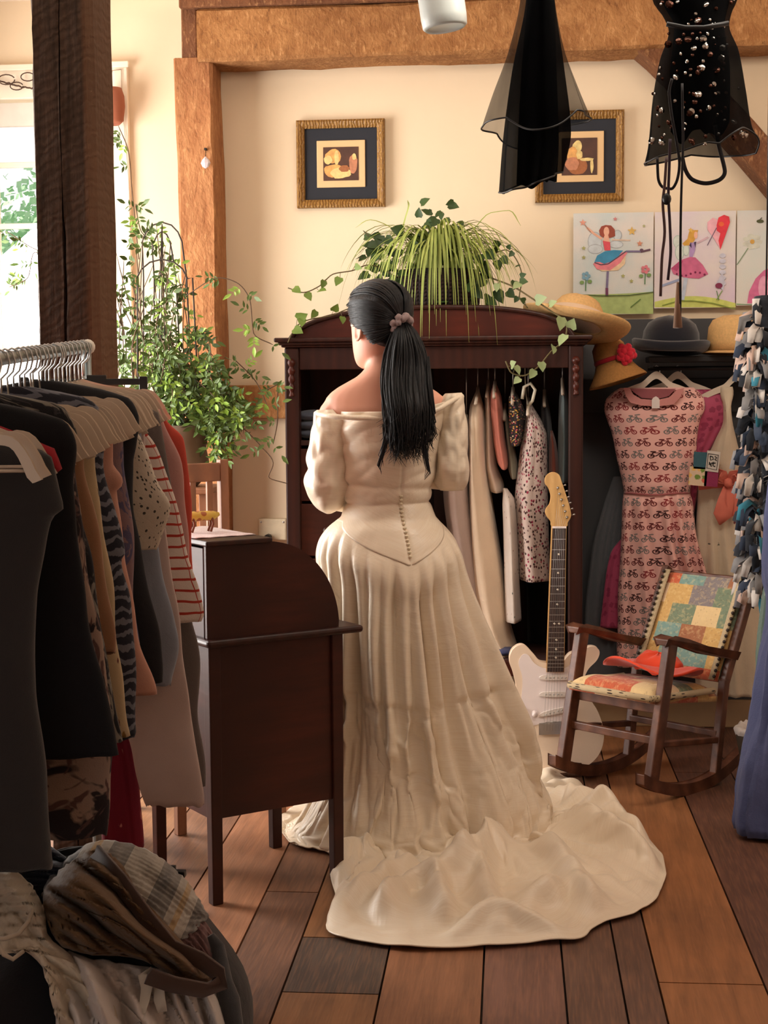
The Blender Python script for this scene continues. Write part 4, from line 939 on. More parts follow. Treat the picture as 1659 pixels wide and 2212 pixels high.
m = MB(); m.tube([WL(1128, 862, YF+.1), WL(1132, 836, YF+.1), WL(1146, 828, YF+.1), WL(1156, 842, YF+.1), WL(1150, 866, YF+.11), WL(1140, 878, YF+.12)], .006, 10); m.tube([WL(1140, 878, YF+.12), WL(1136, 850, YF+.2), WL(1134, 806, YF+.26), Vector((WL(1134, 790, YF+.27).x, yr, zr+.012))], .0025, 6)
tag(m.build('curved_hanger', plain('white_plastic', (240, 226, 204), .4)), 'bright white curved hanger end above the red flowered dress', 'hanger')
m = MB(); m.ball(WL(1083, 1408, YF+.12)+UP*0, (.05, .07, .018), 18); o = m.build('blue_scarf', fabric('blue_fold', (74, 78, 120), .8)); zz = WL(1083, 1408, YF+.12).z
o.location.z = zbot+.018-zz; tag(o, 'crumpled blue scarf on the wardrobe floor beside the guitar', 'scarf')
# ================================================================== ROLL-TOP DESK
U = (RT*.84+FW*.54).normalized(); V = (-RT*.54+FW*.84).normalized(); NL = LD(-.448, 3.87); DW, DD = .38, .40
def dk(u, v, z): return NL+U*u+V*v+UP*z
T = thing('roll_top_desk', 'small reddish-brown roll-top desk with a rounded top in front of the gown', 'desk', dk(.2, .19, 0))
zlip, ztop, zbt = .695, .945, .225
for u, v in ((0, 0), (DD-.035, 0), (0, DW-.035), (DD-.035, DW-.035)):
    m = MB(); q = [dk(u, v, 0), dk(u+.035, v, 0), dk(u+.035, v+.035, 0), dk(u, v+.035, 0)]; m.hexa([p+(dk(u+.0175, v+.0175, 0)-p)*.15 for p in q], [p+UP*(zlip-.01) for p in q]); m.build('leg', M['desk'], T, bevel=.003)
def prof(k=22):
    pts = [(0.0, zlip), (DD-.012, zlip)]
    for i in range(k+1): a = i/k*math.pi/2; pts.append((.175+(DD-.012-.175)*math.cos(a), zlip+(ztop-zlip-.012)*math.sin(a)))
    pts.append((0, ztop-.012)); return pts
for v0 in (.004, DW-.022):
    m = MB(); pr = prof(); m.prism([dk(u, v0, z) for u, z in pr], [dk(u, v0+.018, z) for u, z in pr]); m.build('rounded_side', M['desk'], T, bevel=.002)
    m = MB(); a = dk(.035, v0+.006, zbt); m.hexa([dk(.03, v0+.006, zbt+.0), dk(DD-.03, v0+.006, zbt+.0), dk(DD-.03, v0+.016, zbt), dk(.03, v0+.016, zbt)], [dk(.03, v0+.006, zlip-.01), dk(DD-.03, v0+.006, zlip-.01), dk(DD-.03, v0+.016, zlip-.01), dk(.03, v0+.016, zlip-.01)]); m.build('side_panel', M['desk'], T)
m = MB(); k = 30; vv = (.018, DW-.022)
for i in range(k):      # tambour slats
    a0, a1 = i/k*math.pi/2, (i+.86)/k*math.pi/2; f = lambda a, r: (.175+(DD-.016-.175-r)*math.cos(a), zlip+(ztop-zlip-.016-r)*math.sin(a))
    p = [f(a0, 0), f(a1, 0), f(a1, .008), f(a0, .008)]; m.prism([dk(u, vv[0], z) for u, z in p], [dk(u, vv[1], z) for u, z in p])
m.build('roll_cover', M['desk'], T)
m = MB(); q = lambda z: [dk(-.006, -.008, z), dk(.185, -.008, z), dk(.185, DW, z), dk(-.006, DW, z)]; m.hexa(q(ztop-.012), q(ztop+.002)); m.build('top', M['mahog_dk'], T, bevel=.004)
m = MB(); q = lambda z: [dk(-.012, -.018, z), dk(DD+.055, -.018, z), dk(DD+.055, DW+.016, z), dk(-.012, DW+.016, z)]; m.hexa(q(zlip-.02), q(zlip)); m.build('writing_board', M['mahog_dk'], T, bevel=.009, seg=3)
m = MB(); q = lambda z: [dk(.03, .02, z), dk(DD-.03, .02, z), dk(DD-.03, DW-.02, z), dk(.03, DW-.02, z)]; m.hexa(q(zbt), q(zbt+.012)); m.build('bottom_board', M['desk'], T)
m = MB(); m.hexa([dk(.006, .03, zbt), dk(.016, .03, zbt), dk(.016, DW-.03, zbt), dk(.006, DW-.03, zbt)], [dk(.006, .03, ztop-.02), dk(.016, .03, ztop-.02), dk(.016, DW-.03, ztop-.02), dk(.006, DW-.03, ztop-.02)]); m.build('back_panel', M['desk'], T)
m = MB(); m.hexa([dk(DD-.02, .03, zbt), dk(DD-.008, .03, zbt), dk(DD-.008, DW-.03, zbt), dk(DD-.02, DW-.03, zbt)], [dk(DD-.02, .03, zlip-.022), dk(DD-.008, .03, zlip-.022), dk(DD-.008, DW-.03, zlip-.022), dk(DD-.02, DW-.03, zlip-.022)]); dr = m.build('front_drawer', M['desk'], T, bevel=.003)
for v in (.12, .26): m = MB(); m.ball(dk(DD+.004, v, .55), .011, 12); m.build('knob', M['mahog_dk'], dr)
# doily cloth on the desk
m = MB(); 
def doily(u, v):
    a, b = .004+.172*u, .07+.29*v; return dk(a, b, ztop+.0045+.0015*nz(u*6, v*6))
m.grid(doily, 24, 24); tag(m.build('lace_doily', fabric('white_lace', (228, 214, 214), .8, .1, 'dots', (190, 150, 170), sc=1.0), solid=.0015), 'white lilac-speckled cloth lying on top of the roll-top desk', 'cloth')
# yellow toy animal
Z0 = ztop+.0062; c = dk(.085, .20, Z0); T = thing('toy_animal', 'yellow and orange spotted toy animal standing on the roll-top desk', 'toy', c); c = c+UP*.042
k = NT('toy_spots'); vo = k.voro(k.coord(), 45); tm = k.out(k.mix(k.th(vo.outputs['Distance'], .42, .36), (214, 182, 74), (166, 92, 30)), .5)
m = MB(); m.tube([c-U*.045-UP*.0, c-U*.03, c, c+U*.03, c+U*.05+UP*.003], [.008, .0135, .013, .013, .005], 12); m.tube([c-U*.035+UP*.004, c-U*.05+UP*.012, c-U*.056+UP*.01], [.009, .009, .008], 10); m.ball(c-U*.062+UP*.01, (.013, .009, .009), 10); m.build('body', tm, T)
for a, b in ((-.03, -.008), (-.03, .008), (.025, -.008), (.025, .008)):
    m = MB(); p = c+U*a+V*b; g = .045 if False else .0; m.tube([p-UP*.004, p-UP*.022+U*.004, Vector((p.x, p.y, Z0))+U*(-.004)], [.0045, .003, .0034], 8); m.build('leg', plain('toy_brown', (120, 62, 30), .5), T)
# wooden chair behind the desk
hw_ = .19; cc = LD(-.565, 4.75); T = thing('wooden_chair', 'pale wooden slat-back chair behind the roll-top desk, mostly hidden', 'chair', cc)
cw = woodm('pale_chair_wood', (120, 76, 50), (150, 98, 66), (2, 2, 1), 3, .5, 3, .1)
ch = lambda a, b, z: cc+U*a+V*b+UP*z
for a in (-.17, .17):
    m = MB(); m.beam(ch(a, .17, 0), ch(a, .19, 1.1), .03, .03, U); m.build('back_post', cw, T, bevel=.003)
    m = MB(); m.beam(ch(a, -.17, 0), ch(a, -.17, .44), .03, .03, U); m.build('leg', cw, T, bevel=.003)
m = MB(); q = lambda z: [ch(-.19, -.19, z), ch(.19, -.19, z), ch(.19, .18, z), ch(-.19, .18, z)]; m.hexa(q(.44), q(.465)); m.build('seat', cw, T, bevel=.006)
for z in (1.06, .7): m = MB(); m.beam(ch(-.17, .187, z), ch(.17, .187, z), .06, .018, UP); m.build('back_rail', cw, T, bevel=.004)
for i in range(5): m = MB(); a = -.12+i*.06; m.beam(ch(a, .187, .7), ch(a, .187, 1.05), .02, .01, U); m.build('slat', cw, T)
# ================================================================== ROCKING CHAIR
cc = LD(.865, 5.07); sv = (RT*.69-FW*.72).normalized(); bv = (RT*.72+FW*.69).normalized()
rk = lambda s, b, z: cc+sv*s+bv*b+UP*z
T = thing('rocking_chair', 'child-size brown wooden rocking chair with a patchwork seat and back', 'rocking chair', cc)
for s in (-.18, .18):
    m = MB(); pts = []
    R_ = .95
    for i in range(25):
        b = -.26+.56*i/24; pts.append((b, .012+(b-.03)**2/(2*.55)*1.0))
    n = len(pts); up = [rk(s-.017, b, z+.022) for b, z in pts]; lo = [rk(s-.017, b, z-.012) for b, z in pts]
    out = lo+up[::-1]; m.prism(out, [p+sv*.034 for p in out]); m.build('rocker', M['chairwood'], T, bevel=.003)
    m = MB(); m.beam(rk(s, -.205, .07), rk(s, -.105, .515), .046, .03, bv); m.build('front_leg', M['chairwood'], T, bevel=.004)
    m = MB(); m.beam(rk(s, .15, .035), rk(s, .2, .35), .03, .028, bv); m.beam(rk(s, .2, .34), rk(s, .375, .685), .032, .026, bv); m.build('back_post', M['chairwood'], T, bevel=.004)
    m = MB(); pts = [(-.155, .528), (-.12, .533), (-.05, .515), (.06, .478), (.25, .435)]; 
    a = [rk(s-.028, b, z) for b, z in pts]+[rk(s-.018, b, z-.022) for b, z in pts[::-1]]; bb = [rk(s+.028, b, z) for b, z in pts]+[rk(s+.018, b, z-.022) for b, z in pts[::-1]]; m.prism(a, bb); m.build('armrest', M['chairwood'], T, bevel=.004)
    m = MB(); m.beam(rk(s, -.17, .19), rk(s, .165, .15), .02, .02); m.build('side_stretcher', M['chairwood'], T, bevel=.003)
for b, z, w in ((-.165, .20, .026), (-.14, .305, .045)):
    m = MB(); m.beam(rk(-.18, b, z), rk(.18, b, z), w, .022, UP); m.build('front_rail', M['chairwood'], T, bevel=.003)
m = MB(); m.beam(rk(-.18, .165, .17), rk(.18, .165, .17), .022, .02, UP); m.build('back_rail', M['chairwood'], T, bevel=.003)
m = MB(); m.beam(rk(-.18, .36, .655), rk(.18, .36, .655), .04, .02, UP); m.build('back_rail', M['chairwood'], T, bevel=.003)
def patch(seed):
    k = NT('patchwork'); uv = k.coord('UV', (1, 1, 1)); v = k.n('Mapping'); k.t.links.new(uv, v.inputs[0]); v.inputs[1].default_value = (seed, seed*.37, 0)
    br = k.n('TexBrick'); k.t.links.new(v.outputs[0], br.inputs[0]); br.offset = .37; br.inputs['Scale'].default_value = 1; br.inputs['Mortar Size'].default_value = 0; br.inputs['Brick Width'].default_value = .1; br.inputs['Row Height'].default_value = .078
    br.inputs['Color1'].default_value = (0, 0, 0, 1); br.inputs['Color2'].default_value = (1, 1, 1, 1)
    c = k.ramp(br.outputs[0], [(0, (186, 92, 62)), (.13, (212, 182, 134)), (.27, (196, 156, 96)), (.4, (116, 128, 104)), (.5, (128, 118, 116)), (.6, (226, 194, 156)), (.75, (158, 104, 74)), (.88, (118, 146, 136))], True)
    f = k.noise(v.outputs[0], 60, 3, .6, .6); g = k.voro(v.outputs[0], 70).outputs['Distance']
    c = k.mix(k.math('MULTIPLY', k.th(f, .5, .62), .28), c, (226, 196, 140)); c = k.mix(k.math('MULTIPLY', k.th(g, .3, .2), .2), c, (96, 56, 40)); k.bump(k.math('ADD', f, k.noise(uv, 300, 2)), .5, .003); return k.out(c, .9, 0, .1, .2)
pm1, pm2 = patch(.0), patch(.53); braid = fabric('braid_trim', (188, 166, 130), .9, .1, 'dots', (50, 36, 30), sc=1.4)
nail = plain('dark_nailhead', (52, 40, 32), .5, .3)
def cushion(name, f, su, sv2, mat):      # f(u,v)->(centre point, normal)
    m = MB(); n = 30
    def top(u, v):
        p, nr, th = f(u, v); e = (1-(2*u-1)**6)*(1-(2*v-1)**6); return p+nr*(th*(.25+.75*e**.5)+.004*nz(u*5, v*5))
    def bot(u, v): p, nr, th = f(u, v); return p-nr*.004
    b0 = len(m.v); m.grid(top, n, n, False, su, sv2); b1 = len(m.v); m.grid(lambda u, v: bot(1-u, v), n, n, False, su, sv2)
    W_ = n+1
    for i in range(n):
        for a, b in (((i, 0), (i+1, 0)), ((n-i, n), (n-i-1, n)), ((n, i), (n, i+1)), ((0, n-i), (0, n-i-1))):
            A = b0+a[1]*W_+a[0]; Bq = b0+b[1]*W_+b[0]; C_ = b1+b[1]*W_+(n-b[0]); D_ = b1+a[1]*W_+(n-a[0]); m.face((Bq, A, D_, C_))
    return m.build(name, mat, T)
seat = cushion('patchwork_seat', lambda u, v: (rk(-.17+.34*u-.0, -.185+.36*v, .325-.045*v+0), Vector((0, 0, 1)), .055), .36, .36, pm1)
back = cushion('patchwork_back', lambda u, v: (rk(-.165+.33*u, .185+.175*v, .34+.33*v), (-bv*.88+UP*.46).normalized(), .016), .33, .4, pm2)
m = MB(); m.tube([rk(-.178, .12, .325), rk(-.178, -.17, .338), rk(-.165, -.192, .338), rk(.165, -.192, .338), rk(.178, -.17, .338), rk(.178, .14, .32)], .011, 10); m.build('braided_edge', braid, seat)
for u in (-.152, .152):
    m = MB(); m.ribbon([rk(u, .185+.175*t-.022, .34+.33*t+.010) for t in [i/10 for i in range(11)]], .022, -bv); m.build('braid_strip', braid, back, solid=.003)
    for i in range(18):
        t = (i+.5)/18; m = MB(); m.ball(rk(u*1.07, .185+.175*t-.026, .34+.33*t+.012), .0062, 8); m.build('nailhead', nail, back)
# red hat / cloth on the seat
red = fabric('orange_red_felt', (214, 62, 22), .8, .3)
T2 = thing('felt_hat', 'floppy orange-red felt hat lying on the patchwork seat', 'hat', rk(.02, .0, .36))
m = MB()
def brim(u, v):
    a = 2*math.pi*u; r = .03+.118*v; wv = .016*math.sin(a*3+1)*v+.008*nz(a, v*2); return rk(.01+r*1.25*math.cos(a), .03+r*.82*math.sin(a), .378-.025*(.03+r*math.sin(a))/.17+wv+.004*v+.012)
m.grid(brim, 48, 10, True); m.build('brim', red, T2, solid=.007)
m = MB()
def crown(u, v):
    a = 2*math.pi*u; s = 1-v**2.2; r = .078*s**.5 if v < 1 else 0; return rk(.02+r*1.2*math.cos(a)+.004*nz(a*2, v*3), .05+r*.7*math.sin(a), .38+.068*v+.016*nz(math.cos(a)*2, math.sin(a)*2, v*2)*(1-v*.3)-.012*math.exp(-(math.cos(a)*r/.03)**2)*v)
m.grid(crown, 40, 12, True); m.build('crown', red, T2)
# ================================================================== GUITAR
gd = lambda py: 5.28+(1655-py)/635*.17
def gp(px, py, t=0): p = P(px, py, gd(py)); return p-FW*t
T = thing('electric_guitar', 'white electric guitar with a rosewood fretboard leaning on the wardrobe', 'guitar', gp(1200, 1655))
def pxprism(m, pts, t0, t1, k=1):
    if k: q = []
    m.prism([gp(x, y, t1) for x, y in pts], [gp(x, y, t0) for x, y in pts]); return m
def smooth_closed(pts, k=6):
    n = len(pts); out = []
    for i in range(n):
        p0, p1, p2, p3 = pts[i-1], pts[i], pts[(i+1) % n], pts[(i+2) % n]
        for j in range(k):
            t = j/k; out.append(tuple(.5*((2*p1[c])+(-p0[c]+p2[c])*t+(2*p0[c]-5*p1[c]+4*p2[c]-p3[c])*t*t+(-p0[c]+3*p1[c]-3*p2[c]+p3[c])*t**3) for c in (0, 1)))
    return out
gw = plain('guitar_white', (236, 214, 190), .18, 0, .01, spec=.6); pgm = plain('pickguard_white', (240, 228, 226), .3, 0, .01); maple = woodm('maple', (196, 152, 92), (220, 178, 116), (2, 2, .6), 6, .4, 3, .05)
bodyo = smooth_closed([(1126, 1394), (1108, 1404), (1104, 1425), (1112, 1450), (1118, 1480), (1112, 1510), (1098, 1545), (1094, 1590), (1108, 1632), (1150, 1652), (1200, 1658), (1250, 1650), (1285, 1622), (1296, 1580), (1284, 1535), (1262, 1500), (1252, 1470), (1262, 1440), (1282, 1418), (1286, 1402), (1272, 1398), (1252, 1408), (1232, 1412), (1215, 1430), (1198, 1432), (1176, 1432), (1160, 1428), (1146, 1412)])
m = MB(); pxprism(m, bodyo, 0, .042); bo_ = m.build('body', gw, T, bevel=.008, seg=3)
pgo = smooth_closed([(1126, 1410), (1118, 1428), (1126, 1460), (1124, 1500), (1120, 1530), (1128, 1552), (1142, 1562), (1170, 1556), (1186, 1552), (1222, 1548), (1232, 1500), (1236, 1460), (1246, 1428), (1240, 1416), (1222, 1436), (1198, 1440), (1172, 1438), (1152, 1428), (1138, 1410)])
m = MB(); pxprism(m, pgo, .0425, .0445); pg = m.build('pickguard', pgm, T)
for y in (1458, 1494, 1531):
    s = -6 if y == 1531 else 0; m = MB(); pxprism(m, smooth_closed([(1170, y-s-5), (1222, y+s-5), (1224, y+s+4), (1168, y-s+4)], 4), .0445, .051); pk = m.build('pickup', plain('pickup_white', (232, 220, 212), .3), pg)
    for i in range(6): m2 = MB(); x = 1176+i*8.4; m2.ball(gp(x, y-s+(s*2)*i/5, .051), .0026, 6); m2.build('pole_piece', M['metal'], pg)
for x, y in ((1132, 1552), (1152, 1536), (1128, 1528)):
    m = MB(); c = gp(x, y, .044); m.lathe([(.012, 0), (.0115, .006), (.008, .009), (.0075, .016), (.001, .017)], c, 16, Matrix.Rotation(math.pi/2, 3, 'X')); m.build('knob', pgm, T)
m = MB(); pxprism(m, [(1162, 1556), (1208, 1552), (1208, 1578), (1162, 1580)], .043, .05); br_ = m.build('bridge', M['metal'], T, bevel=.001)
for i in range(6): m = MB(); x = 1166+i*7.2; pxprism(m, [(x, 1556), (x+5, 1556), (x+5, 1572), (x, 1572)], .05, .054); m.build('saddle', M['metal'], br_)
m = MB(); pxprism(m, smooth_closed([(1138, 1575), (1150, 1578), (1152, 1592), (1142, 1596), (1136, 1586)], 3), .042, .045); m.build('jack_plate', M['metal'], T)
nk = lambda y: (1193+(1440-y)*.0715+ (0), )
def edge(y): t = (y-1134)/(1445-1134); c = 1204.5+(1196-1204.5)*t; hw = 14.5+(18-14.5)*t; return c-hw, c+hw
a0, a1 = edge(1445), edge(1134)
m = MB(); pxprism(m, [(a0[0], 1445), (a0[1], 1445), (a1[1], 1134), (a1[0], 1134)], .03, .05); nko = m.build('neck', maple, T, bevel=.002)
m = MB(); pxprism(m, [(a0[0]+.3, 1445), (a0[1]-.3, 1445), (a1[1]-.3, 1137), (a1[0]+.3, 1137)], .0505, .055); fb = m.build('fretboard', woodm('rosewood', (48, 32, 28), (70, 48, 40), (3, 3, 1), 6, .5, 2, .05), nko)
yn = 1137; L = 1560-1137
for i in range(1, 22):
    y = 1560-L/2**(i/12); 
    if y > 1443: break
    e = edge(y); m = MB(); pxprism(m, [(e[0]+.5, y), (e[1]-.5, y), (e[1]-.5, y+1.3), (e[0]+.5, y+1.3)], .055, .0565); m.build('fret', M['metal'], nko)
    if i in (3, 5, 7, 9, 12, 15, 17, 19):
        ym = 1560-L/2**((i-.5)/12)
        for o in ((-5, 5) if i == 12 else (0,)): m = MB(); e = edge(ym); m.ball(gp((e[0]+e[1])/2+o, ym, .0552), (.0042, .001, .0042), 10); m.build('fret_marker', plain('pearl', (226, 214, 196), .3), nko)
m = MB(); pxprism(m, [(a1[0], 1134), (a1[1], 1134), (a1[1], 1138), (a1[0], 1138)], .05, .058); m.build('nut', pgm, nko)
hs = smooth_closed([(1191, 1134), (1188, 1124), (1178, 1110), (1178, 1098), (1186, 1086), (1188, 1068), (1183, 1052), (1176, 1042), (1178, 1028), (1190, 1020), (1203, 1024), (1210, 1042), (1218, 1066), (1226, 1092), (1229, 1112), (1222, 1126), (1219, 1134)], 4)
m = MB(); pxprism(m, hs, .028, .044); hd_ = m.build('headstock', maple, T, bevel=.002)
for i in range(6):
    x, y = 1205+i*3.9, 1050+i*12.6; m = MB(); c = gp(x-3, y+2, .044); m.lathe([(.005, 0), (.0045, .004), (.0025, .005), (.0025, .011), (.001, .012)], c, 10, Matrix.Rotation(math.pi/2, 3, 'X')); m.tube([gp(x+8, y-2, .034), gp(x+15, y-4, .034)], [.002, .004], 8); m.build('tuning_peg', M['metal'], hd_)
    e0, e1 = edge(1134), edge(1445); f = (i-2.5)/2.9; m = MB(); m.tube([c-FW*.006, gp(1205+f*10, 1137, .0585), gp(1187+f*19, 1570, .058)], .0004, 4); m.build('string', M['metal'], T)
# ================================================================== CLOTHES RACK (runs away from the camera on the left)
random.seed(33)
RA, RB = P(184, 750, 3.82), P(-230, 806, 2.45)
def rail(d): return RA+(RB-RA)*((3.82-d)/(3.82-2.45))
gal = plain('galvanised_steel', (150, 158, 158), .35, .8, .1)
T = thing('clothes_rack', 'steel clothes rack running along the left side, crammed with clothes', 'clothes rack', Vector((RA.x, (RA.y+RB.y)/2, 0)))
m = MB(); e = (RB-RA).normalized(); m.tube([RA-e*.02, RB+e*.05], .014, 14); m.build('rail', gal, T)
for p in (RA-e*.012, RB+e*.03):
    m = MB(); q = Vector((p.x, p.y, 0)); m.tube([p-UP*.0, q+UP*.06], .0125, 12); m.tube([q+UP*.06-RT*.0-Vector((.24, 0, 0)), q+UP*.06+Vector((.24, 0, 0))], .011, 10); up_ = m.build('upright', gal, T)
    for s in (-.23, .23): m = MB(); m.ball(q+Vector((s, 0, .026)), (.012, .026, .026), 12); m.build('caster', M['black'], up_)
m = MB(); m.ball(RA-e*.03, .019, 12); m.build('end_cap', plain('white_cap', (230, 226, 214), .4), T)
# one hanger, then copies
def hanger_proto(mat, label):
    t = thing('clothes_hanger', label, 'hanger', (0, 0, 0), 'ivory hangers on the steel rack')
    m = MB(); m.tube([(.0, 0, -.075), (0, 0, -.04), (.013, 0, -.028), (.019, 0, -.008), (.014, 0, .011), (0, 0, .0178), (-.014, 0, .011), (-.018, 0, .0)], .0022, 6); m.build('hook', M['metal'], t, local=True)
    m = MB(); n = 22
    for s in (-1, 1):
        up = []; lo = []
        for i in range(n+1):
            u = i/n; x = s*.215*(u-.02*sstep(.9, 1, u)); z = -.080-.045*u-.004*math.sin(u*6)-.055*sstep(.72, 1.02, u)**1.6-.006*math.exp(-((u-.62)/.035)**2); th = .014-.004*u-.006*sstep(.93, 1, u)
            up.append(Vector((x, -.0055, z))); lo.append(Vector((x-s*.010*sstep(.7, 1, u), -.0055, z-th)))
        out = up+lo[::-1]
        if s < 0: out = out[::-1]
        m.prism(out, [p+Vector((0, .011, 0)) for p in out])
    m.build('hanger_bar', mat, t, bevel=.003, local=True)
    m = MB(); m.tube([(-.19, 0, -.165), (.19, 0, -.165)], .003, 6); m.build('cross_bar', mat, t, local=True)
    return t
hp = hanger_proto(M['hanger'], 'ivory plastic hanger at the near end of the steel rack'); hp.location = rail(2.52); hp.rotation_euler = (0, 0, YAW)
g_ds = [2.62, 2.76, 2.85, 2.93, 3.0, 3.06, 3.15, 3.24, 3.31, 3.38, 3.45, 3.50, 3.54, 3.58, 3.62, 3.66, 3.7, 3.74, 3.78]
desc = ['carrying the charcoal coat', 'carrying the long black dress', 'carrying the beige leaf dress', 'carrying the grey leaf print', 'carrying the tan cardigan', 'carrying the cream floral shirt', 'carrying the navy striped shirt', 'carrying the blush blouse', 'carrying the lilac top', 'carrying the black ruffled dress', 'carrying the spotted white blouse', 'carrying the pale blue shirt', 'carrying the pale trousers', 'carrying the crimson dress', 'carrying the red striped top', 'carrying the grey skirt', 'carrying the dusty pink top', 'carrying the coral top', 'bare, at the far end of the rack']
for d, s in zip(g_ds, desc):
    dup(hp, rail(d+.0), (random.uniform(-.02, .02), random.uniform(-.03, .03), YAW+random.uniform(-.12, .08)), 'ivory plastic hanger '+s)
for d in (2.58, 2.8, 2.97, 3.1, 3.2, 3.28, 3.35, 3.42, 3.52):
    dup(hp, rail(d), (0, random.uniform(-.06, .06), YAW+random.uniform(-.15, .1)), 'empty ivory hanger just behind '+desc[max([i for i, g in enumerate(g_ds) if g < d+.05 and (g <= d or i == 0)])].replace('carrying ', '')+' on the rack', None)
bh = dup(hp, rail(3.8)-UP*.0, (0, 0, YAW+.1), 'black clip hanger reaching out at the far end of the rack'); bh['group'] = 'black hangers'
del bh['group']
for c in list(bh.children): bpy.data.objects.remove(c)
m = MB(); m.tube([(.0, 0, -.07), (0, 0, -.04), (.013, 0, -.028), (.019, 0, -.008), (.014, 0, .011), (0, 0, .0178), (-.014, 0, .011)], .0022, 6); m.build('hook', M['metal'], bh, local=True)
m = MB(); m.box((0.0, 0, -.085), (.28, .012, .016)); m.box((.145, 0, -.092), (.02, .02, .04)); m.box((-.145, 0, -.092), (.02, .02, .04)); m.box((.03, 0, -.078), (.05, .014, .02)); m.build('clip_bar', M['black'], bh, bevel=.003, local=True)
G = 'clothes crowded on the steel rack'
OVER = (2.76, 2.93, 3.15, 3.38)
def rack_garment(name, d, rows, mat, label, hd=.03, folds=7, amp=.2, cat=None, xl=None, cover=True, su=.9):
    """rows: (py, px of the right edge[, px of the left edge]); mirrored about the hanger unless given"""
    o = rail(d); lat = o.dot(RT); cpx = lambda y: CX+lat/d*FPX
    zr = o.z; R_ = []
    for r in rows:
        p = P(r[1], r[0], d); rt = (p-o).dot(RT); lf = (P(r[2], r[0], d)-o).dot(RT) if len(r) > 2 else -rt; R_.append((zr-p.z, lf, rt))
    if cover:
        k = [q for q in R_ if q[0] > .17]; w = min(.21, max(.16, k[0][2])); R_ = [(.098, -.04, .04), (.112, -.09, .09), (.130, -.15, .15), (.15, -w*.97, w*.97), (.175, -w, w)]+[q for q in k if q[0] > .19]
        if d in OVER: R_ = [(.062, -.035, .035), (.072, -.09, .09), (.086, -.15, .15), (.105, -w*.96, w*.96), (.15, -w-.008, w+.008)]+[q for q in k if q[0] > .19]
    m = MB(); n = 72; st = 70; sd = random.uniform(0, 99); rings = []; z0, z1 = R_[0][0], R_[-1][0]
    for i in range(st+1):
        t = i/st; z = z0+(z1-z0)*t; l, r = spl(R_, z); c = (l+r)/2; hw = (r-l)/2; g = sstep(.05, .5, t); ring = []
        for k in range(n):
            a = 2*math.pi*k/n; ca, sa = math.cos(a), math.sin(a); x = math.copysign(abs(ca)**.8, ca)
            f = amp*(1.6*abs(nz(x*folds*.45+sd, z*.9, math.copysign(1, sa)*3))-.35+.35*nz(x*folds*1.3+sd, z*2.5, sa*2))*g
            edge = 1+.05*nz(z*7+sd, 3)*g
            ring.append(o+RT*(c+hw*x*edge)+FW*(hd*(.45+.55*sstep(0, .12, t))*(sa*(1+f*2.2)+f*1.6*(1-abs(x))**.3))+UP*(-z+(.012*nz(a*2+sd, 1)*sstep(.9, 1, t))))
        rings.append(ring)
    m.loft(rings, su, (z1-z0), False); m.cap(0, n, True)
    ob = m.build(name, mat, solid=.0015); tag(ob, label, cat or name.split('_')[-1], G); return ob
F_ = fabric
blk = F_('charcoal_wool', (44, 42, 42), .95, .3)
rack_garment('coat', 2.62, [(1000, 104), (1060, 122), (1100, 130), (1120, 106), (1200, 86), (1300, 68), (1500, 62), (1700, 84), (1900, 90)], blk, 'charcoal wool coat, nearest garment on the rack', .045, 5, .25)
gdress = rack_garment('dress', 2.76, [(965, 130), (990, 150), (1050, 152), (1200, 165), (1300, 176), (1400, 196), (1500, 216), (1600, 238), (1648, 243)], F_('black_jersey', (16, 16, 20), .9, .1), 'long black dress hanging just behind the charcoal coat', .035, 6, .3)
m = MB(); o = rail(2.76)
m.tube([o+RT*x+UP*z-FW*.02 for x, z in ((-.12, -.115), (-.02, -.10), (.06, -.115), (.12, -.135), (.17, -.165), (.19, -.19))], [.012, .018, .018, .016, .02, .006], 10); m.build('red_collar', F_('red_collar', (170, 30, 44), .8), gdress)
leafb = F_('beige_leaf', (150, 128, 114), .85, .1, 'leaf', (40, 34, 36), (90, 66, 62), sc=.7)
rack_garment('dress', 2.85, [(1000, 150), (1200, 178), (1500, 222), (1640, 226), (1830, 212)], leafb, 'beige dress with big dark leaves, hem showing under the black dress', .03, 6, .3)
rack_garment('dress', 2.93, [(930, 142), (1000, 155), (1100, 168), (1200, 190), (1300, 200), (1450, 222), (1560, 240), (1615, 250)], F_('grey_leaf', (126, 122, 112), .85, .1, 'leaf', (24, 24, 28), (52, 50, 52), sc=1.1), 'grey and black leaf print dress beside the black dress', .03, 7, .3)
rack_garment('cardigan', 3.0, [(945, 152), (1000, 176), (1100, 200), (1200, 215), (1300, 227), (1400, 236), (1420, 236)], F_('tan_knit', (142, 104, 74), .95, .3), 'tan brown knitted cardigan between two printed garments', .03, 4, .2)
rack_garment('shirt', 3.06, [(905, 160), (950, 186), (1000, 200), (1080, 208), (1200, 222), (1300, 238), (1450, 252), (1560, 262), (1605, 270)], F_('cream_floral_rack', (178, 158, 124), .85, .1, 'sparse', (96, 40, 40), (130, 100, 50), (70, 60, 50), 1.0), 'cream shirt with brown flower print next to the tan cardigan', .028, 5, .25)
navy_w = F_('navy_wavy', (30, 32, 44), .7, .1, 'wavy', (104, 106, 116), sc=.9)
rack_garment('shirt', 3.15, [(905, 178), (930, 204), (1000, 218), (1100, 240), (1180, 260), (1200, 263), (1215, 255), (1300, 272), (1450, 283), (1600, 284), (1610, 280)], navy_w, 'navy shirt with wavy grey stripes and a wide sleeve', .035, 6, .3)
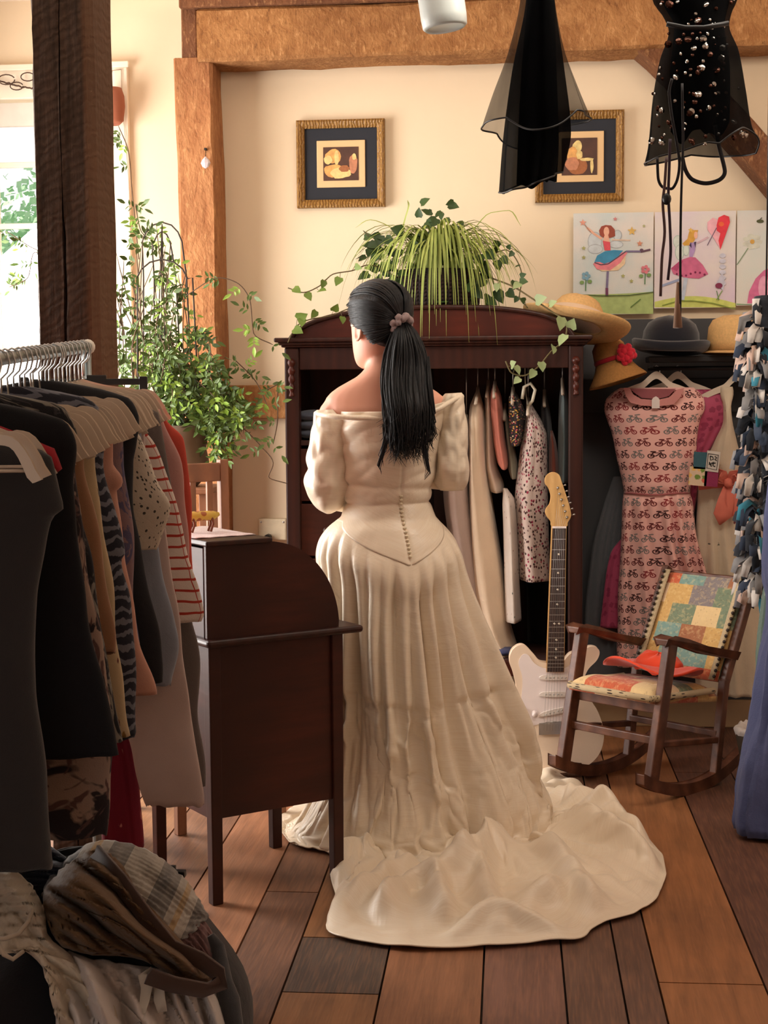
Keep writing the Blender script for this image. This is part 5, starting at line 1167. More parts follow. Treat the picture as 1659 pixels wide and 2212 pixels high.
rack_garment('blouse', 3.24, [(935, 220), (1000, 240), (1035, 261), (1048, 262), (1060, 248), (1150, 256), (1250, 268), (1400, 292), (1500, 325), (1512, 327)], F_('blush_cotton', (188, 138, 118), .85, .2), 'blush pink blouse with a pointed sleeve behind the navy stripes', .03, 4, .2)
rack_garment('top', 3.31, [(880, 210), (905, 250), (930, 263), (1000, 262), (1080, 273), (1100, 275), (1300, 285), (1400, 290)], F_('lilac_blotch', (84, 82, 110), .8, .1, 'leaf', (130, 106, 108), sc=.8), 'dusky lilac top with blurred pink blotches', .025, 4, .2)
rack_garment('dress', 3.38, [(905, 290), (925, 303), (965, 290), (1000, 283), (1100, 286), (1200, 300), (1300, 318), (1400, 335), (1470, 345), (1486, 345)], F_('black_crepe', (20, 20, 24), .7, .1), 'narrow black dress with ruffled shoulder near the middle of the rack', .028, 6, .3)
rack_garment('blouse', 3.45, [(930, 292), (960, 306), (1050, 340), (1095, 360), (1110, 358), (1150, 345), (1184, 335), (1190, 332)], F_('spotted_white', (206, 194, 176), .85, .1, 'dots', (70, 66, 60), sc=1.5), 'white blouse with small black spots and a short sleeve', .025, 4, .2)
rack_garment('shirt', 3.5, [(1000, 302), (1150, 330), (1250, 346), (1350, 369), (1400, 373), (1480, 362), (1490, 361)], F_('pale_blue', (140, 146, 158), .85, .1), 'pale grey-blue shirt hanging below the spotted blouse', .022, 5, .25)
rack_garment('trousers', 3.54, [(1000, 310), (1100, 345), (1200, 357), (1300, 372), (1500, 396), (1600, 410, 262), (1700, 424, 285), (1742, 430, 296), (1762, 431, 304)], F_('pale_linen', (196, 176, 168), .9, .1, bs=.2), 'long plain pinkish-white linen trousers reaching lowest beside the desk', .012, 2, .1)
rack_garment('dress', 3.58, [(1000, 250), (1300, 262), (1500, 270), (1600, 273, 180), (1700, 284, 200), (1850, 296, 205), (1856, 296, 205)], F_('crimson_floral', (122, 18, 42), .8, .1, 'sparse', (190, 120, 110), (160, 60, 70), sc=.8), 'crimson dress with pale flowers, hem near the floor', .02, 6, .3)
rack_garment('top', 3.62, [(925, 300), (960, 330), (1000, 347), (1100, 375), (1200, 405), (1300, 428), (1334, 433), (1350, 428)], F_('red_striped', (222, 208, 198), .85, .1, 'stripe', (176, 58, 44), sc=1.45), 'white top with hand-drawn red stripes hanging in front of the desk', .02, 3, .15)
rack_garment('skirt', 3.66, [(950, 350), (1300, 398), (1400, 416), (1600, 427), (1720, 431)], F_('grey_cotton', (112, 104, 100), .9, .1), 'plain grey cotton skirt squeezed against the desk side', .015, 3, .2)
rack_garment('top', 3.7, [(862, 340), (900, 366), (1000, 385), (1100, 396), (1200, 403), (1230, 404)], F_('dusty_pink', (196, 148, 142), .8, .1), 'dusty pink top near the far end of the rack', .02, 4, .2)
rack_garment('top', 3.74, [(900, 374), (950, 393), (1050, 405), (1150, 411), (1240, 410)], F_('coral_red', (206, 84, 66), .8, .1), 'coral red top, last garment on the far end of the rack', .018, 4, .2)
# ================================================================== HEAP OF CLOTHES
L0, D_, AX, BX, CZ = -.66, 2.98, .40, .46, .43
def dome_hit(px, py, off=0, sc=1.0):
    best = None; bg = 9; v = R @ Vector(((px-CX)/FPX, -(py-CY)/FPX, -1)); c = Vector((0, 0, CAMZ)); s = 1+off/.4
    for i in range(70):
        d = 2.25+i*.019; p = c+v*d; l, dd = p.dot(RT), p.dot(FW); g = ((l-L0)/(AX*s*sc))**2+((dd-D_)/(BX*s*sc))**2+(max(p.z, 0)/(CZ*s))**2
        if g < 1: return d
        if g < bg: bg = g; best = d
    return best
m = MB()
def mound(u, v):
    a = 2*math.pi*u; e = v*math.pi/2; w = 1+.07*nz(math.cos(a)*2, math.sin(a)*2, v*3); return LD(L0+AX*.96*math.cos(a)*math.cos(e)*w, D_+BX*.96*math.sin(a)*math.cos(e)*w, .002+CZ*.95*math.sin(e)*w)
m.grid(mound, 64, 24, True); tag(m.build('dark_blanket', F_('black_fleece', (18, 17, 20), .95, .2)), 'dark blanket bundled under the heap of clothes, bottom left corner', 'blanket')
def heap(name, outline, centre, mat, label, off, amp, ang, s1, s2, seed, cat=None, thick=.004, su=.6, nr=40, hump=0, sharp=1.0):
    ol = smooth_closed(outline, 10); n = len(ol); m = MB(); ca, sa = math.cos(ang), math.sin(ang)
    def f(u, v):
        i = round(u*n) % n; r = v; w = 1+.035*nz(i*.45, seed)+.02*nz(i*1.1, seed+5); x = centre[0]+(ol[i][0]-centre[0])*r*w; y = centre[1]+(ol[i][1]-centre[1])*r*w
        a, b = (-x*sa+y*ca)/s1, (x*ca+y*sa)/s2; a += .6*nz(b*1.3, seed); h = amp*((abs(nz(a, b*.6, seed))*2.6)**sharp-.15+.14*abs(nz(a*2.2, b*1.1, seed+9))*2)
        d = dome_hit(x, y, off); return P(x, y, d-(h+hump*(1-r*r))*(1-r**8)+.01*r**8)
    base = len(m.v); m.grid(f, n, nr, True, su*2, su)
    m.uv = [[((m.v[i]-m.v[0]).dot(RT)*ca+(m.v[i]-m.v[0]).dot(UP)*-sa, (m.v[i]-m.v[0]).dot(RT)*sa*-1*-1+(m.v[i]-m.v[0]).dot(UP)*ca*-1) for i in q] for q in m.f]
    ob = m.build(name, mat, solid=thick); return tag(ob, label, cat or name.split('_')[-1], 'heap of clothes')
heap('jeans', [(-30, 1850), (30, 1822), (70, 1808), (110, 1828), (150, 1862), (140, 1900), (60, 1930), (-30, 1940)], (55, 1870), F_('dark_denim', (34, 38, 50), .85, .2), 'dark navy jeans at the back left of the heap', .01, .04, .4, 34, 130, 1)
heap('striped_jumper', [(95, 1915), (150, 1850), (215, 1815), (300, 1828), (360, 1862), (405, 1905), (440, 1960), (446, 1985), (380, 2035), (290, 2010), (180, 1980), (110, 1960)], (275, 1925), F_('striped_knit', (176, 168, 156), .95, .3, 'bands', (82, 82, 84), (186, 148, 86), (196, 188, 176), sc=5.0), 'grey, white and mustard striped jumper on top of the heap', .02, .02, 1.05, 90, 200, 2, 'jumper', hump=.02)
heap('mauve_top', [(360, 2010), (430, 1985), (462, 2020), (485, 2080), (490, 2120), (440, 2140), (380, 2100)], (425, 2060), F_('mauve_knit', (112, 82, 80), .9, .2), 'mauve top sliding off the right side of the heap', .012, .02, 1.2, 34, 110, 3, 'top')
heap('white_sheet', [(120, 2060), (200, 2070), (330, 2090), (440, 2100), (490, 2130), (506, 2200), (505, 2330), (180, 2340), (120, 2200)], (300, 2210), F_('white_cotton_sheet', (196, 188, 182), .9, .1), 'off-white cotton sheet along the bottom of the heap', .02, .07, 1.25, 46, 200, 4, 'sheet', nr=60)
heap('cream_blouse', [(-60, 1900), (20, 1878), (60, 1905), (95, 1960), (105, 2020), (150, 2060), (185, 2100), (240, 2160), (260, 2230), (250, 2330), (160, 2330), (140, 2180), (100, 2100), (40, 2050), (-60, 2060)], (85, 2050), F_('cream_muslin', (190, 176, 156), .85, .1), 'sheer cream blouse with a drawstring neck at the left of the heap', .045, .05, .9, 50, 190, 5, 'blouse', hump=.01)
heap('olive_shirt', [(92, 1940), (120, 1890), (170, 1850), (215, 1835), (262, 1865), (300, 1930), (350, 1985), (400, 2040), (450, 2085), (480, 2118), (400, 2118), (350, 2095), (290, 2070), (180, 2060), (120, 2030)], (225, 1985), F_('olive_brown', (98, 74, 50), .85, .1), 'olive brown satin shirt draped across the middle of the heap', .05, .075, .72, 46, 240, 6, 'shirt', nr=60, hump=.02)
m = MB(); pts = [P(x, y, dome_hit(x, y, .07)-.01) for x, y in ((205, 1840), (262, 1905), (318, 1985), (368, 2045), (430, 2072), (470, 2100), (478, 2125), (440, 2138), (370, 2125), (320, 2108))]
m.ribbon([Vector(q) for q in pts], .028, -FW, .2); tag(m.build('fabric_belt', F_('brown_belt', (76, 56, 46), .7), solid=.006), 'long brown fabric belt trailing over the olive shirt', 'belt')
m = MB(); pts = [P(x, y, dome_hit(x, y, .09)) for x, y in ((70, 1965), (62, 1990), (40, 2018), (10, 2028), (-10, 2028))]; m.tube(pts, .004, 8); m.tube([P(x, y, dome_hit(x, y, .09)) for x, y in ((-5, 2035), (8, 2062), (28, 2072), (50, 2055))], .004, 8)
tag(m.build('drawstring', F_('drawstring', (176, 160, 140), .8)), 'pale drawstring curling out of the cream blouse', 'drawstring')
m = MB(); pts = [P(x, y, dome_hit(x, y, .05)) for x, y in ((325, 2100), (312, 2112), (318, 2135), (312, 2165), (306, 2190))]; m.ribbon(pts, [.02, .022, .02, .016, .012], -FW, .3); pts = [P(x, y, dome_hit(x, y, .05)) for x, y in ((326, 2100), (345, 2128), (346, 2160), (352, 2185))]; m.ribbon(pts, [.02, .02, .02, .016], -FW, .3); tag(m.build('ribbon_tie', F_('white_ribbon', (206, 196, 180), .7), solid=.001), 'white ribbon tie lying on the cotton sheet', 'ribbon')
m = MB(); pts = [P(x, y, dome_hit(x, y, .03)) for x, y in ((455, 2020), (470, 2045), (482, 2120), (496, 2160), (503, 2215), (500, 2300))]; m.tube(pts, [.008, .014, .018, .02, .02, .02], 10); tag(m.build('dark_scarf', F_('dark_wool', (60, 60, 62), .95, .3)), 'thick dark grey woollen scarf down the right edge of the heap', 'scarf')
c = P(384, 1887, 3.32); m = MB(); m.box(c, (.034, .02, .014)); m.box(c+UP*.012-RT*.01, (.012, .012, .012)); tag(m.build('black_buckle', M['black'], bevel=.002), 'small black plastic buckle poking out behind the striped jumper', 'buckle')
# ================================================================== RIGHT SIDE: hats, dresses on the wall
random.seed(55)
G2 = 'dresses hanging below the hats'
zsh = WL(1480, 770, YW-.15).z
m = MB(); m.span((WL(1392, 770, YW).x, YW-.24, zsh-.022), (XR, YW-.061, zsh)); tag(m.build('hat_shelf', M['blackboard'], bevel=.004), 'narrow black shelf under the black bowler hat', 'shelf')
m = MB(); yrl = YW-.2; zrl = zsh-.045; m.tube([Vector((WL(1392, 770, YW).x, yrl, zrl)), Vector((XR-.01, yrl, zrl))], .008, 10); 
for x in (WL(1400, 770, YW).x, XR-.1): m.beam(Vector((x, yrl, zrl)), Vector((x, yrl, zsh-.02)), .012, .012)
tag(m.build('hanging_rail', M['black']), 'thin black rail fixed under the hat shelf', 'rail')
straw = plain('straw', (220, 176, 116), .85, 0, .12, 120, .6); straw2 = plain('dark_straw', (170, 118, 60), .85, 0, .15, 120, .6); felt = F_('black_felt', (24, 25, 34), .95, .4)
def hat(name, label, c, prof, brimprof, mat, tiltx=0, tilty=0, wave=0, n=64, band=None, sx=1.0):
    """prof/brimprof (r,z) lathe with a wavy brim; rotation about camera axes"""
    t = thing(name, label, 'hat', c, 'hats above the hanging dresses'); Mx = Matrix.Rotation(YAW, 3, 'Z') @ Matrix.Rotation(tilty, 3, 'Y') @ Matrix.Rotation(tiltx, 3, 'X')
    m = MB(); rings = [[c+Mx @ Vector((sx*r*math.cos(k*2*math.pi/n), r*math.sin(k*2*math.pi/n), z+.004*nz(math.cos(k*2*math.pi/n)*2, math.sin(k*2*math.pi/n)*2, z*30))) for k in range(n)] for r, z in prof]; m.loft(rings, 1, 1, False); m.cap(len(rings)*n-n, n); m.build('crown', mat, t, solid=.002)
    m = MB(); R0 = brimprof[0][0]; rings = []
    for r, z in brimprof: rings.append([c+Mx @ Vector((sx*r*math.cos(k*2*math.pi/n), r*math.sin(k*2*math.pi/n), z+wave*(r-R0)*(math.cos(2*k*2*math.pi/n+.6)))) for k in range(n)])
    m.loft(rings, 1, 1, False); m.build('brim', mat, t, solid=.003)
    if band:
        bm, z0, z1, r = band; m = MB(); m.lathe([(r-.002, z0), (r+.002, z0+.002), (r+.003, (z0+z1)/2), (r+.0015, z1-.002), (r-.003, z1)], (0, 0, 0), 48); m.v = [c+Mx @ Vector((v.x*sx, v.y, v.z)) for v in m.v]; m.build('hat_band', bm, t)
    return t, Mx
crown = [(.098, 0), (.097, .03), (.09, .062), (.07, .088), (.04, .1), (.01, .104)]
c1 = P(1242, 704, 5.56)
hat('straw_hat', 'wide straw hat with a pale ribbon, perched at the right end of the wardrobe', c1, [(r*1.0, z*1.1) for r, z in crown], [(.098, 0), (.125, -.006), (.155, -.008), (.18, -.002), (.195, .012), (.198, .02)], straw, -.22, .24, .12, band=(F_('cream_ribbon', (222, 190, 158), .6), .004, .055, .0985))
c2 = P(1328, 800, 5.7)
t, Mx = hat('straw_hat', 'brown straw bucket hat with a red flower hanging below the wide straw hat', c2, [(.062, .03), (.064, .055), (.06, .09), (.045, .112), (.02, .12), (.005, .121)], [(.062, .03), (.07, .01), (.085, -.015), (.105, -.04), (.108, -.046)], straw2, -.1, -.28, .05, band=(F_('red_band', (176, 24, 40), .7), .032, .05, .064))
m = MB(); fc = P(1352, 764, 5.625)
for i in range(16):
    a = i*2.4; r = .012+.02*(i/16); m.ball(fc+RT*r*math.cos(a)+UP*r*math.sin(a)-FW*(.012-.01*i/16), (.014, .008, .014), 8)
m.build('red_flower', F_('red_petals', (200, 26, 48), .7), t)
c3 = P(1448, 752, 5.72); c3.z = zsh+.008
hat('bowler_hat', 'black felt bowler hat with a rolled brim on the black shelf', c3+UP*.012, [(.10, 0), (.104, .03), (.1, .07), (.086, .1), (.06, .12), (.03, .128), (.006, .13)], [(.1, 0), (.118, -.006), (.132, .0), (.14, .014), (.141, .028), (.134, .034)], felt, -.05, .06, .25, sx=1.02)
c4 = P(1590, 762, 5.74); c4.z = zsh+.006
hat('straw_hat', 'pale straw hat on the black shelf right of the bowler', c4+UP*.008, [(.105, 0), (.108, .04), (.104, .09), (.09, .12), (.05, .135), (.01, .138)], [(.105, 0), (.12, -.004), (.135, -.008), (.138, -.006)], straw, -.02, .03, .05)
# hangers
def cam_hanger(px, py, Y, label, w=.2, mat=None, hook=None):
    c = WL(px, py, Y); t = thing('clothes_hanger', label, 'hanger', c, None)
    m = MB(); hz = zrl; m.tube([c, Vector((c.x, c.y, hz-.03)), Vector((c.x+.012, c.y, hz-.016)), Vector((c.x+.012, c.y, hz+.004)), Vector((c.x, c.y, hz+.0115)), Vector((c.x-.012, c.y, hz+.003))], .002, 6); m.build('hook', M['metal'], t)
    m = MB(); n = 20; up = []; lo = []
    for i in range(2*n+1):
        u = abs(i-n)/n; x = (i-n)/n*w; z = .004-.03*sstep(0, .4, u)-.05*u**1.4; up.append(c+Vector((x, -.006, z))); lo.append(c+Vector((x, -.006, z-.022*(1-.3*u))))
    o = up+lo[::-1]; m.prism(o, [p+Vector((0, .012, 0)) for p in o]); m.build('hanger_bar', mat or M['hanger'], t, bevel=.003); return t
cam_hanger(1418, 806, yrl, 'ivory hanger holding the pink bicycle-print dress', .15)
cam_hanger(1464, 806, yrl+.06, 'ivory hanger behind, holding the magenta top', .15)
cam_hanger(1592, 810, yrl+.03, 'pale hanger holding the cream floral dress', .13)
def bikes():
    k = NT('bicycle_print'); uv = k.coord('UV'); sx = k.n('SeparateXYZ'); k.t.links.new(uv, sx.inputs[0]); Wc, Hc = 1/.052, 1/.047
    row = k.math('FLOOR', k.math('MULTIPLY', sx.outputs[1], Hc)); ux = k.math('ADD', k.math('MULTIPLY', sx.outputs[0], Wc), k.math('MULTIPLY', k.math('FRACT', k.math('MULTIPLY', row, .37)), 1.0))
    x = k.math('FRACT', ux); y = k.math('SUBTRACT', 1.0, k.math('FRACT', k.math('MULTIPLY', sx.outputs[1], Hc))); col = k.math('FLOOR', ux)
    def dist(cx, cy): a = k.math('SUBTRACT', x, cx); b = k.math('MULTIPLY', k.math('SUBTRACT', y, cy), .9); return k.math('SQRT', k.math('ADD', k.math('MULTIPLY', a, a), k.math('MULTIPLY', b, b)))
    def seg(x0, y0, x1, y1, w):
        dx, dy = x1-x0, y1-y0; L2 = dx*dx+dy*dy; t = k.n('Clamp'); k.set(t.inputs[0], k.math('DIVIDE', k.math('ADD', k.math('MULTIPLY', k.math('SUBTRACT', x, x0), dx), k.math('MULTIPLY', k.math('SUBTRACT', y, y0), dy)), L2))
        px = k.math('SUBTRACT', x, k.math('ADD', x0, k.math('MULTIPLY', t.outputs[0], dx))); py = k.math('SUBTRACT', y, k.math('ADD', y0, k.math('MULTIPLY', t.outputs[0], dy)))
        return k.math('LESS_THAN', k.math('ADD', k.math('MULTIPLY', px, px), k.math('MULTIPLY', py, py)), w*w)
    s = None
    parts = [k.math('LESS_THAN', k.math('ABSOLUTE', k.math('SUBTRACT', dist(.24, .32), .14)), .035), k.math('LESS_THAN', k.math('ABSOLUTE', k.math('SUBTRACT', dist(.74, .32), .14)), .035), k.math('LESS_THAN', dist(.24, .32), .045), k.math('LESS_THAN', dist(.74, .32), .045),
             seg(.24, .32, .36, .6, .04), seg(.36, .6, .64, .56, .035), seg(.45, .32, .64, .56, .035), seg(.24, .32, .45, .32, .03), seg(.74, .32, .64, .64, .035), seg(.28, .68, .42, .68, .055), seg(.6, .74, .78, .78, .05)]
    for p in parts: s = p if s is None else k.math('MAXIMUM', s, p)
    h = k.math('FRACT', k.math('MULTIPLY', k.math('SINE', k.math('ADD', k.math('MULTIPLY', col, 12.9), k.math('MULTIPLY', row, 78.2))), 43.7))
    c = k.ramp(h, [(0, (110, 50, 50)), (.35, (126, 118, 114)), (.6, (76, 44, 44)), (.85, (146, 60, 62))], True)
    k.bump(k.noise(k.coord(), 12, 4), .3, .006); return k.out(k.mix(s, (232, 180, 170), c), .85, 0, .1, .1)
def wall_garment(name, rows, Y, hd, mat, label, folds=8, amp=.3, cat=None, fs=.5, group=G2, waist=None, alpha=None, n=96):
    m = MB(); st = 80; rings = []; y0, y1 = rows[0][0], rows[-1][0]; sd = random.uniform(0, 90); wid = 0; pl_ = 1 if waist else 0
    for i in range(st+1):
        t = i/st; y = y0+(y1-y0)*t; xl, xr = spl(rows, y); a, b = WL(xl, y, Y), WL(xr, y, Y); c = (a+b)/2; hw = (b.x-a.x)/2; wid = max(wid, hw); g = sstep(fs-.1, fs+.25, t); ring = []
        for k in range(n):
            an = 2*math.pi*k/n; ca, sa = math.cos(an), math.sin(an); x = math.copysign(abs(ca)**.85, ca)
            f = amp*((1.7*abs(nz(x*folds*.5+sd, c.z*.5, math.copysign(2, sa)))-.4)+.4*math.sin(x*folds*2.3+sd+c.z))*g+.05*nz(x*4, c.z*9, sd)
            pz = pl_*.55*sstep(0, 30, y-(waist or 0))*(abs(math.sin(x*8.5+.8*nz(x*3, c.z)))-.6)
            if waist and abs(y-waist) < 12: pz = -.3*(1-abs(y-waist)/12)
            ring.append(Vector((c.x+hw*x*(1+.02*nz(c.z*8, sd)), Y+hd*(.35+.65*sstep(0, .1, t))*(sa*(1+f+pz)-abs(f)*.5*(1 if sa < 0 else 0)), c.z)))
        rings.append(ring)
    m.loft(rings, 4*wid, WL(0, y0, Y).z-WL(0, y1, Y).z, False); m.cap(0, n, True)
    o = m.build(name, mat, solid=.0015); return tag(o, label, cat or name.split('_')[-1], group)
ob = wall_garment('bicycle_print_dress', [(838, 1340, 1498), (846, 1326, 1508), (862, 1310, 1520), (880, 1306, 1522), (905, 1312, 1512), (935, 1322, 1506), (1000, 1336, 1500), (1055, 1347, 1491), (1066, 1348, 1490), (1078, 1346, 1494), (1150, 1343, 1502), (1250, 1338, 1528), (1350, 1334, 1545), (1440, 1334, 1545)], yrl, .055, bikes(), 'pink sleeveless dress printed with rows of bicycles, hanging in front', 8, 1.0, 'dress', .42, waist=1066)
fa = yrl-.058
m = MB(); m.tube([WL(x, 1067+2*math.sin(x*.05), yrl-.055*math.sqrt(max(0, 1-((x-1419)/72)**2))) for x in range(1349, 1491, 5)], .0035, 6); m.build('waist_seam', F_('pink_seam', (170, 96, 96), .85), ob)
m = MB(); pf = []
sh = [(1347, 838), (1352, 856), (1362, 870), (1385, 876), (1420, 878), (1455, 874), (1470, 858), (1478, 838), (1462, 842), (1446, 858), (1420, 864), (1385, 862), (1368, 852), (1360, 838)]
m.prism([WL(x, y, fa-.006) for x, y in sh], [WL(x, y, fa+.03) for x, y in sh]); m.build('neck_facing', F_('pink_facing', (206, 138, 132), .85), ob)
m = MB(); sh = [(1362, 840), (1372, 850), (1388, 860), (1420, 862), (1444, 856), (1460, 840)]; m.prism([WL(x, y, fa-.004) for x, y in sh], [WL(x, y, fa+.03) for x, y in sh]); m.build('inner_back', F_('rose_lining', (150, 84, 88), .85), ob)
m = MB(); sh = [(1408, 882), (1408, 864), (1411, 859), (1417, 856), (1422, 859), (1425, 864), (1425, 882)]; m.prism([WL(x, y, fa-.010) for x, y in sh], [WL(x, y, fa-.007) for x, y in sh]); m.build('size_tag', plain('white_tag', (226, 212, 206), .7), ob)
mg = F_('magenta_satin', (170, 66, 96), .45, .2, 'floral', (140, 44, 74), sc=1.2)
wall_garment('magenta_dress', [(842, 1440, 1550), (870, 1420, 1576), (905, 1420, 1574), (950, 1425, 1548), (1000, 1430, 1522), (1100, 1400, 1500), (1200, 1318, 1480), (1300, 1302, 1470), (1356, 1296, 1470)], yrl+.04, .03, mg, 'magenta floral dress mostly behind the bicycle-print dress', 8, .4, 'dress', .1)
cf = F_('cream_star_floral', (214, 196, 170), .8, .1, 'sparse', (206, 96, 84), (90, 84, 74), (120, 60, 60), 1.15)
cfd = wall_garment('floral_dress', [(836, 1556, 1582), (848, 1556, 1584), (880, 1562, 1578), (905, 1562, 1580), (950, 1545, 1590), (1000, 1522, 1600), (1040, 1506, 1600), (1060, 1508, 1602), (1150, 1504, 1616), (1250, 1498, 1642), (1400, 1500, 1660), (1500, 1505, 1664)], yrl+.03, .05, cf, 'cream dress with scattered red stars and a coral bow', 6, .4, 'dress', .4)
sat = F_('coral_ribbon', (232, 128, 108), .4, .1); bc = WL(1572, 1042, yrl-.03)
m = MB()
m.ribbon([WL(x, y, yrl-.025-.0) for x, y in ((1508, 1046), (1540, 1042), (1572, 1040), (1600, 1030), (1606, 1020))], .045, (0, -1, 0), .05)
for s in (-1, 1): m.ribbon([bc, WL(1572+s*16, 1026, yrl-.055), WL(1572+s*24, 1014+s*3, yrl-.06), WL(1572+s*20, 1034, yrl-.05), bc+Vector((0, -.006, 0))], [.02, .045, .05, .04, .02], (0, -1, .3), .3)
m.ball(bc+Vector((0, -.015, 0)), (.018, .014, .018), 12)
m.ribbon([bc, WL(1566, 1080, yrl-.04), WL(1558, 1112, yrl-.045), WL(1555, 1134, yrl-.045)], [.02, .06, .07, .004], (.2, -1, 0), .25); m.ribbon([bc, WL(1580, 1075, yrl-.036), WL(1584, 1100, yrl-.04), WL(1562, 1128, yrl-.04)], [.02, .045, .045, .004], (-.2, -1, 0), .25)
m.build('coral_bow', sat, cfd, solid=.002)
# patchwork pouch with a label
T = thing('fabric_pouch', 'small patchwork pouch with a black-lettered label between the pink and cream dresses', 'pouch', WL(1520, 1015, yrl-.08))
def tile(nm, x0, y0, x1, y1, mat, dy, rot=0, th=.012, par=None):
    cx, cy = (x0+x1)/2, (y0+y1)/2; pts = []
    for x, y in ((x0, y1), (x1, y1), (x1, y0), (x0, y0)): dx, dy2 = x-cx, y-cy; pts.append(WL(cx+dx*math.cos(rot)-dy2*math.sin(rot), cy+dx*math.sin(rot)+dy2*math.cos(rot), yrl-.08-dy))
    m = MB(); m.prism(pts, [p+Vector((0, th, 0)) for p in pts]); return m.build(nm, mat, par or T, bevel=.002)
tile('teal_patch', 1500, 978, 1530, 1012, F_('teal_cloth', (66, 104, 116), .9), 0, .05); tile('floral_patch', 1490, 1010, 1526, 1048, F_('bright_floral', (226, 200, 170), .8, .1, 'floral', (220, 110, 90), (120, 150, 70), (236, 190, 110), 1.5), 0, .08); tile('magenta_patch', 1523, 1016, 1550, 1050, F_('magenta_cloth', (150, 52, 90), .8), 0, .08)
lb = tile('label', 1527, 976, 1553, 1018, plain('white_label', (212, 204, 194), .8), .003, .12); 
m = MB(); 
def lw_(pts, w=2.2): m.ribbon([WL(x, y, yrl-.0845) for x, y in pts], w/600, (0, -1, 0))
lw_([(1530, 980), (1552, 983), (1548, 1015), (1527, 1011), (1530, 980)], 1.4)
lw_([(1534, 985), (1540, 987), (1541, 992), (1535, 994), (1534, 985)]); lw_([(1544, 986), (1549, 989), (1544, 992), (1548, 995)]); lw_([(1532, 998), (1537, 1008), (1533, 999)]); lw_([(1537, 1000), (1542, 998), (1540, 1006), (1545, 1008)]); lw_([(1531, 1003), (1546, 1000)])
m.build('lettering', M['black'], lb, solid=.0006)
# grey tulle
k = NT('grey_tulle'); tul = k.out((120, 122, 126), .8, 0, .1, .3, 0, .38)
wall_garment('grey_tulle_skirt', [(1030, 1325, 1372), (1100, 1302, 1372), (1200, 1278, 1372), (1350, 1264, 1374), (1500, 1262, 1378)], yrl+.12, .035, tul, 'sheer grey tulle skirt left of the bicycle-print dress', 10, .6, 'skirt', .1)
# rag garland
T = thing('rag_garland', 'shaggy garland of black, grey, white and teal rag strips at the right edge', 'garland', P(1640, 1290, 5.2))
ragm = [F_('rag_'+n, c, .8, .2) for n, c in (('black', (28, 32, 40)), ('grey', (128, 126, 126)), ('white', (206, 198, 190)), ('navy', (44, 54, 72)), ('teal', (52, 124, 144)), ('blush', (206, 176, 160)))]
dg = 5.2; m = MB(); core = [P(1655-12*math.sin(y*.004), y, dg) for y in range(640, 1310, 20)]; m.m = 0; m.tube(core, .03, 10)
for i in range(330):
    y = random.uniform(655, 1300); top = sstep(655, 720, y); cx = 1652-10*top+14*nz(y*.02); a = random.uniform(0, 2*math.pi); w = random.choice([0, 0, 1, 2, 2, 3, 3, 1, 5, 4 if random.random() < .4 else 0]); m.m = w
    r = random.uniform(.045, .085)*(.75+.25*top); p0 = P(cx, y, dg); dr = RT*math.cos(a)+FW*math.sin(a); L = random.uniform(.4, 1)
    pts = [p0+dr*.015, p0+dr*r*.55+UP*.02*L, p0+dr*r*.95+UP*random.uniform(-.015, .015), p0+dr*r*1.1-UP*random.uniform(.02, .05)]; m.ribbon(pts, [.016, .026, .028, .02], Vector((random.uniform(-.6, .6), -.6, random.uniform(.2, 1))), random.uniform(0, .4))
m.build('rag_strips', ragm, T, solid=.001)
m = MB(); m.tube([P(1655, 650, dg), Vector((P(1655, 650, dg).x, P(1655, 650, dg).y, ZC))], .003, 6); m.build('cord', M['black'], T)
# blue skirt and green dress at the right edge, on a rail out to the right
zq = 1.5; q0 = P(1712, 1100, 4.55); m = MB(); ra = Vector((q0.x, q0.y, zq)); m.tube([Vector((q0.x-.02, q0.y-.0, zq)), Vector((XR, q0.y, zq))], .01, 10); tag(m.build('wall_rail', M['metal']), 'short steel rail fixed to the right wall just outside the frame', 'rail')
def side_garment(name, rows, d, hd, mat, label, folds, amp):
    m = MB(); rings = []; n = 72; st = 60; y0, y1 = rows[0][0], rows[-1][0]
    for i in range(st+1):
        t = i/st; y = y0+(y1-y0)*t; v = spl(rows, y); rings.append(ringpx(y, v[0], v[1], hd*(.3+.7*sstep(0, .3, t)), 0, n, 2.2, d, 0, lambda a, yy: 1.8*amp*(min(.6, abs(nz(math.cos(a)*folds, math.sin(a)*folds, yy*.002))*1.8)-.55)*sstep(y0, y0+200, yy)+.03*nz(a*3, yy*.03)))
    m.loft(rings, 1.0, 1.0, False); m.cap(0, n, True); return tag(m.build(name, mat, solid=.0015), label, name.split('_')[-1], 'clothes at the right edge')
side_garment('blue_skirt', [(735, 1700, 1724), (760, 1690, 1740), (1000, 1672, 1750), (1140, 1656, 1760), (1250, 1650, 1765), (1300, 1662, 1770), (1480, 1634, 1780), (1560, 1622, 1790), (1640, 1604, 1800), (1720, 1592, 1810), (1780, 1588, 1812), (1796, 1592, 1812)], 4.55, .12, F_('periwinkle_cotton', (84, 92, 132), .85, .1), 'periwinkle blue gathered skirt hanging at the right edge', 4, .22)
side_garment('green_dress', [(720, 1705, 1725), (760, 1690, 1745), (1000, 1668, 1750), (1230, 1652, 1755), (1300, 1646, 1760), (1400, 1636, 1765), (1450, 1634, 1770), (1460, 1636, 1770)], 4.72, .05, F_('grey_green_print', (104, 124, 112), .85, .1, 'dots', (150, 160, 150), sc=.5), 'grey-green speckled dress behind the blue skirt', 4, .25)
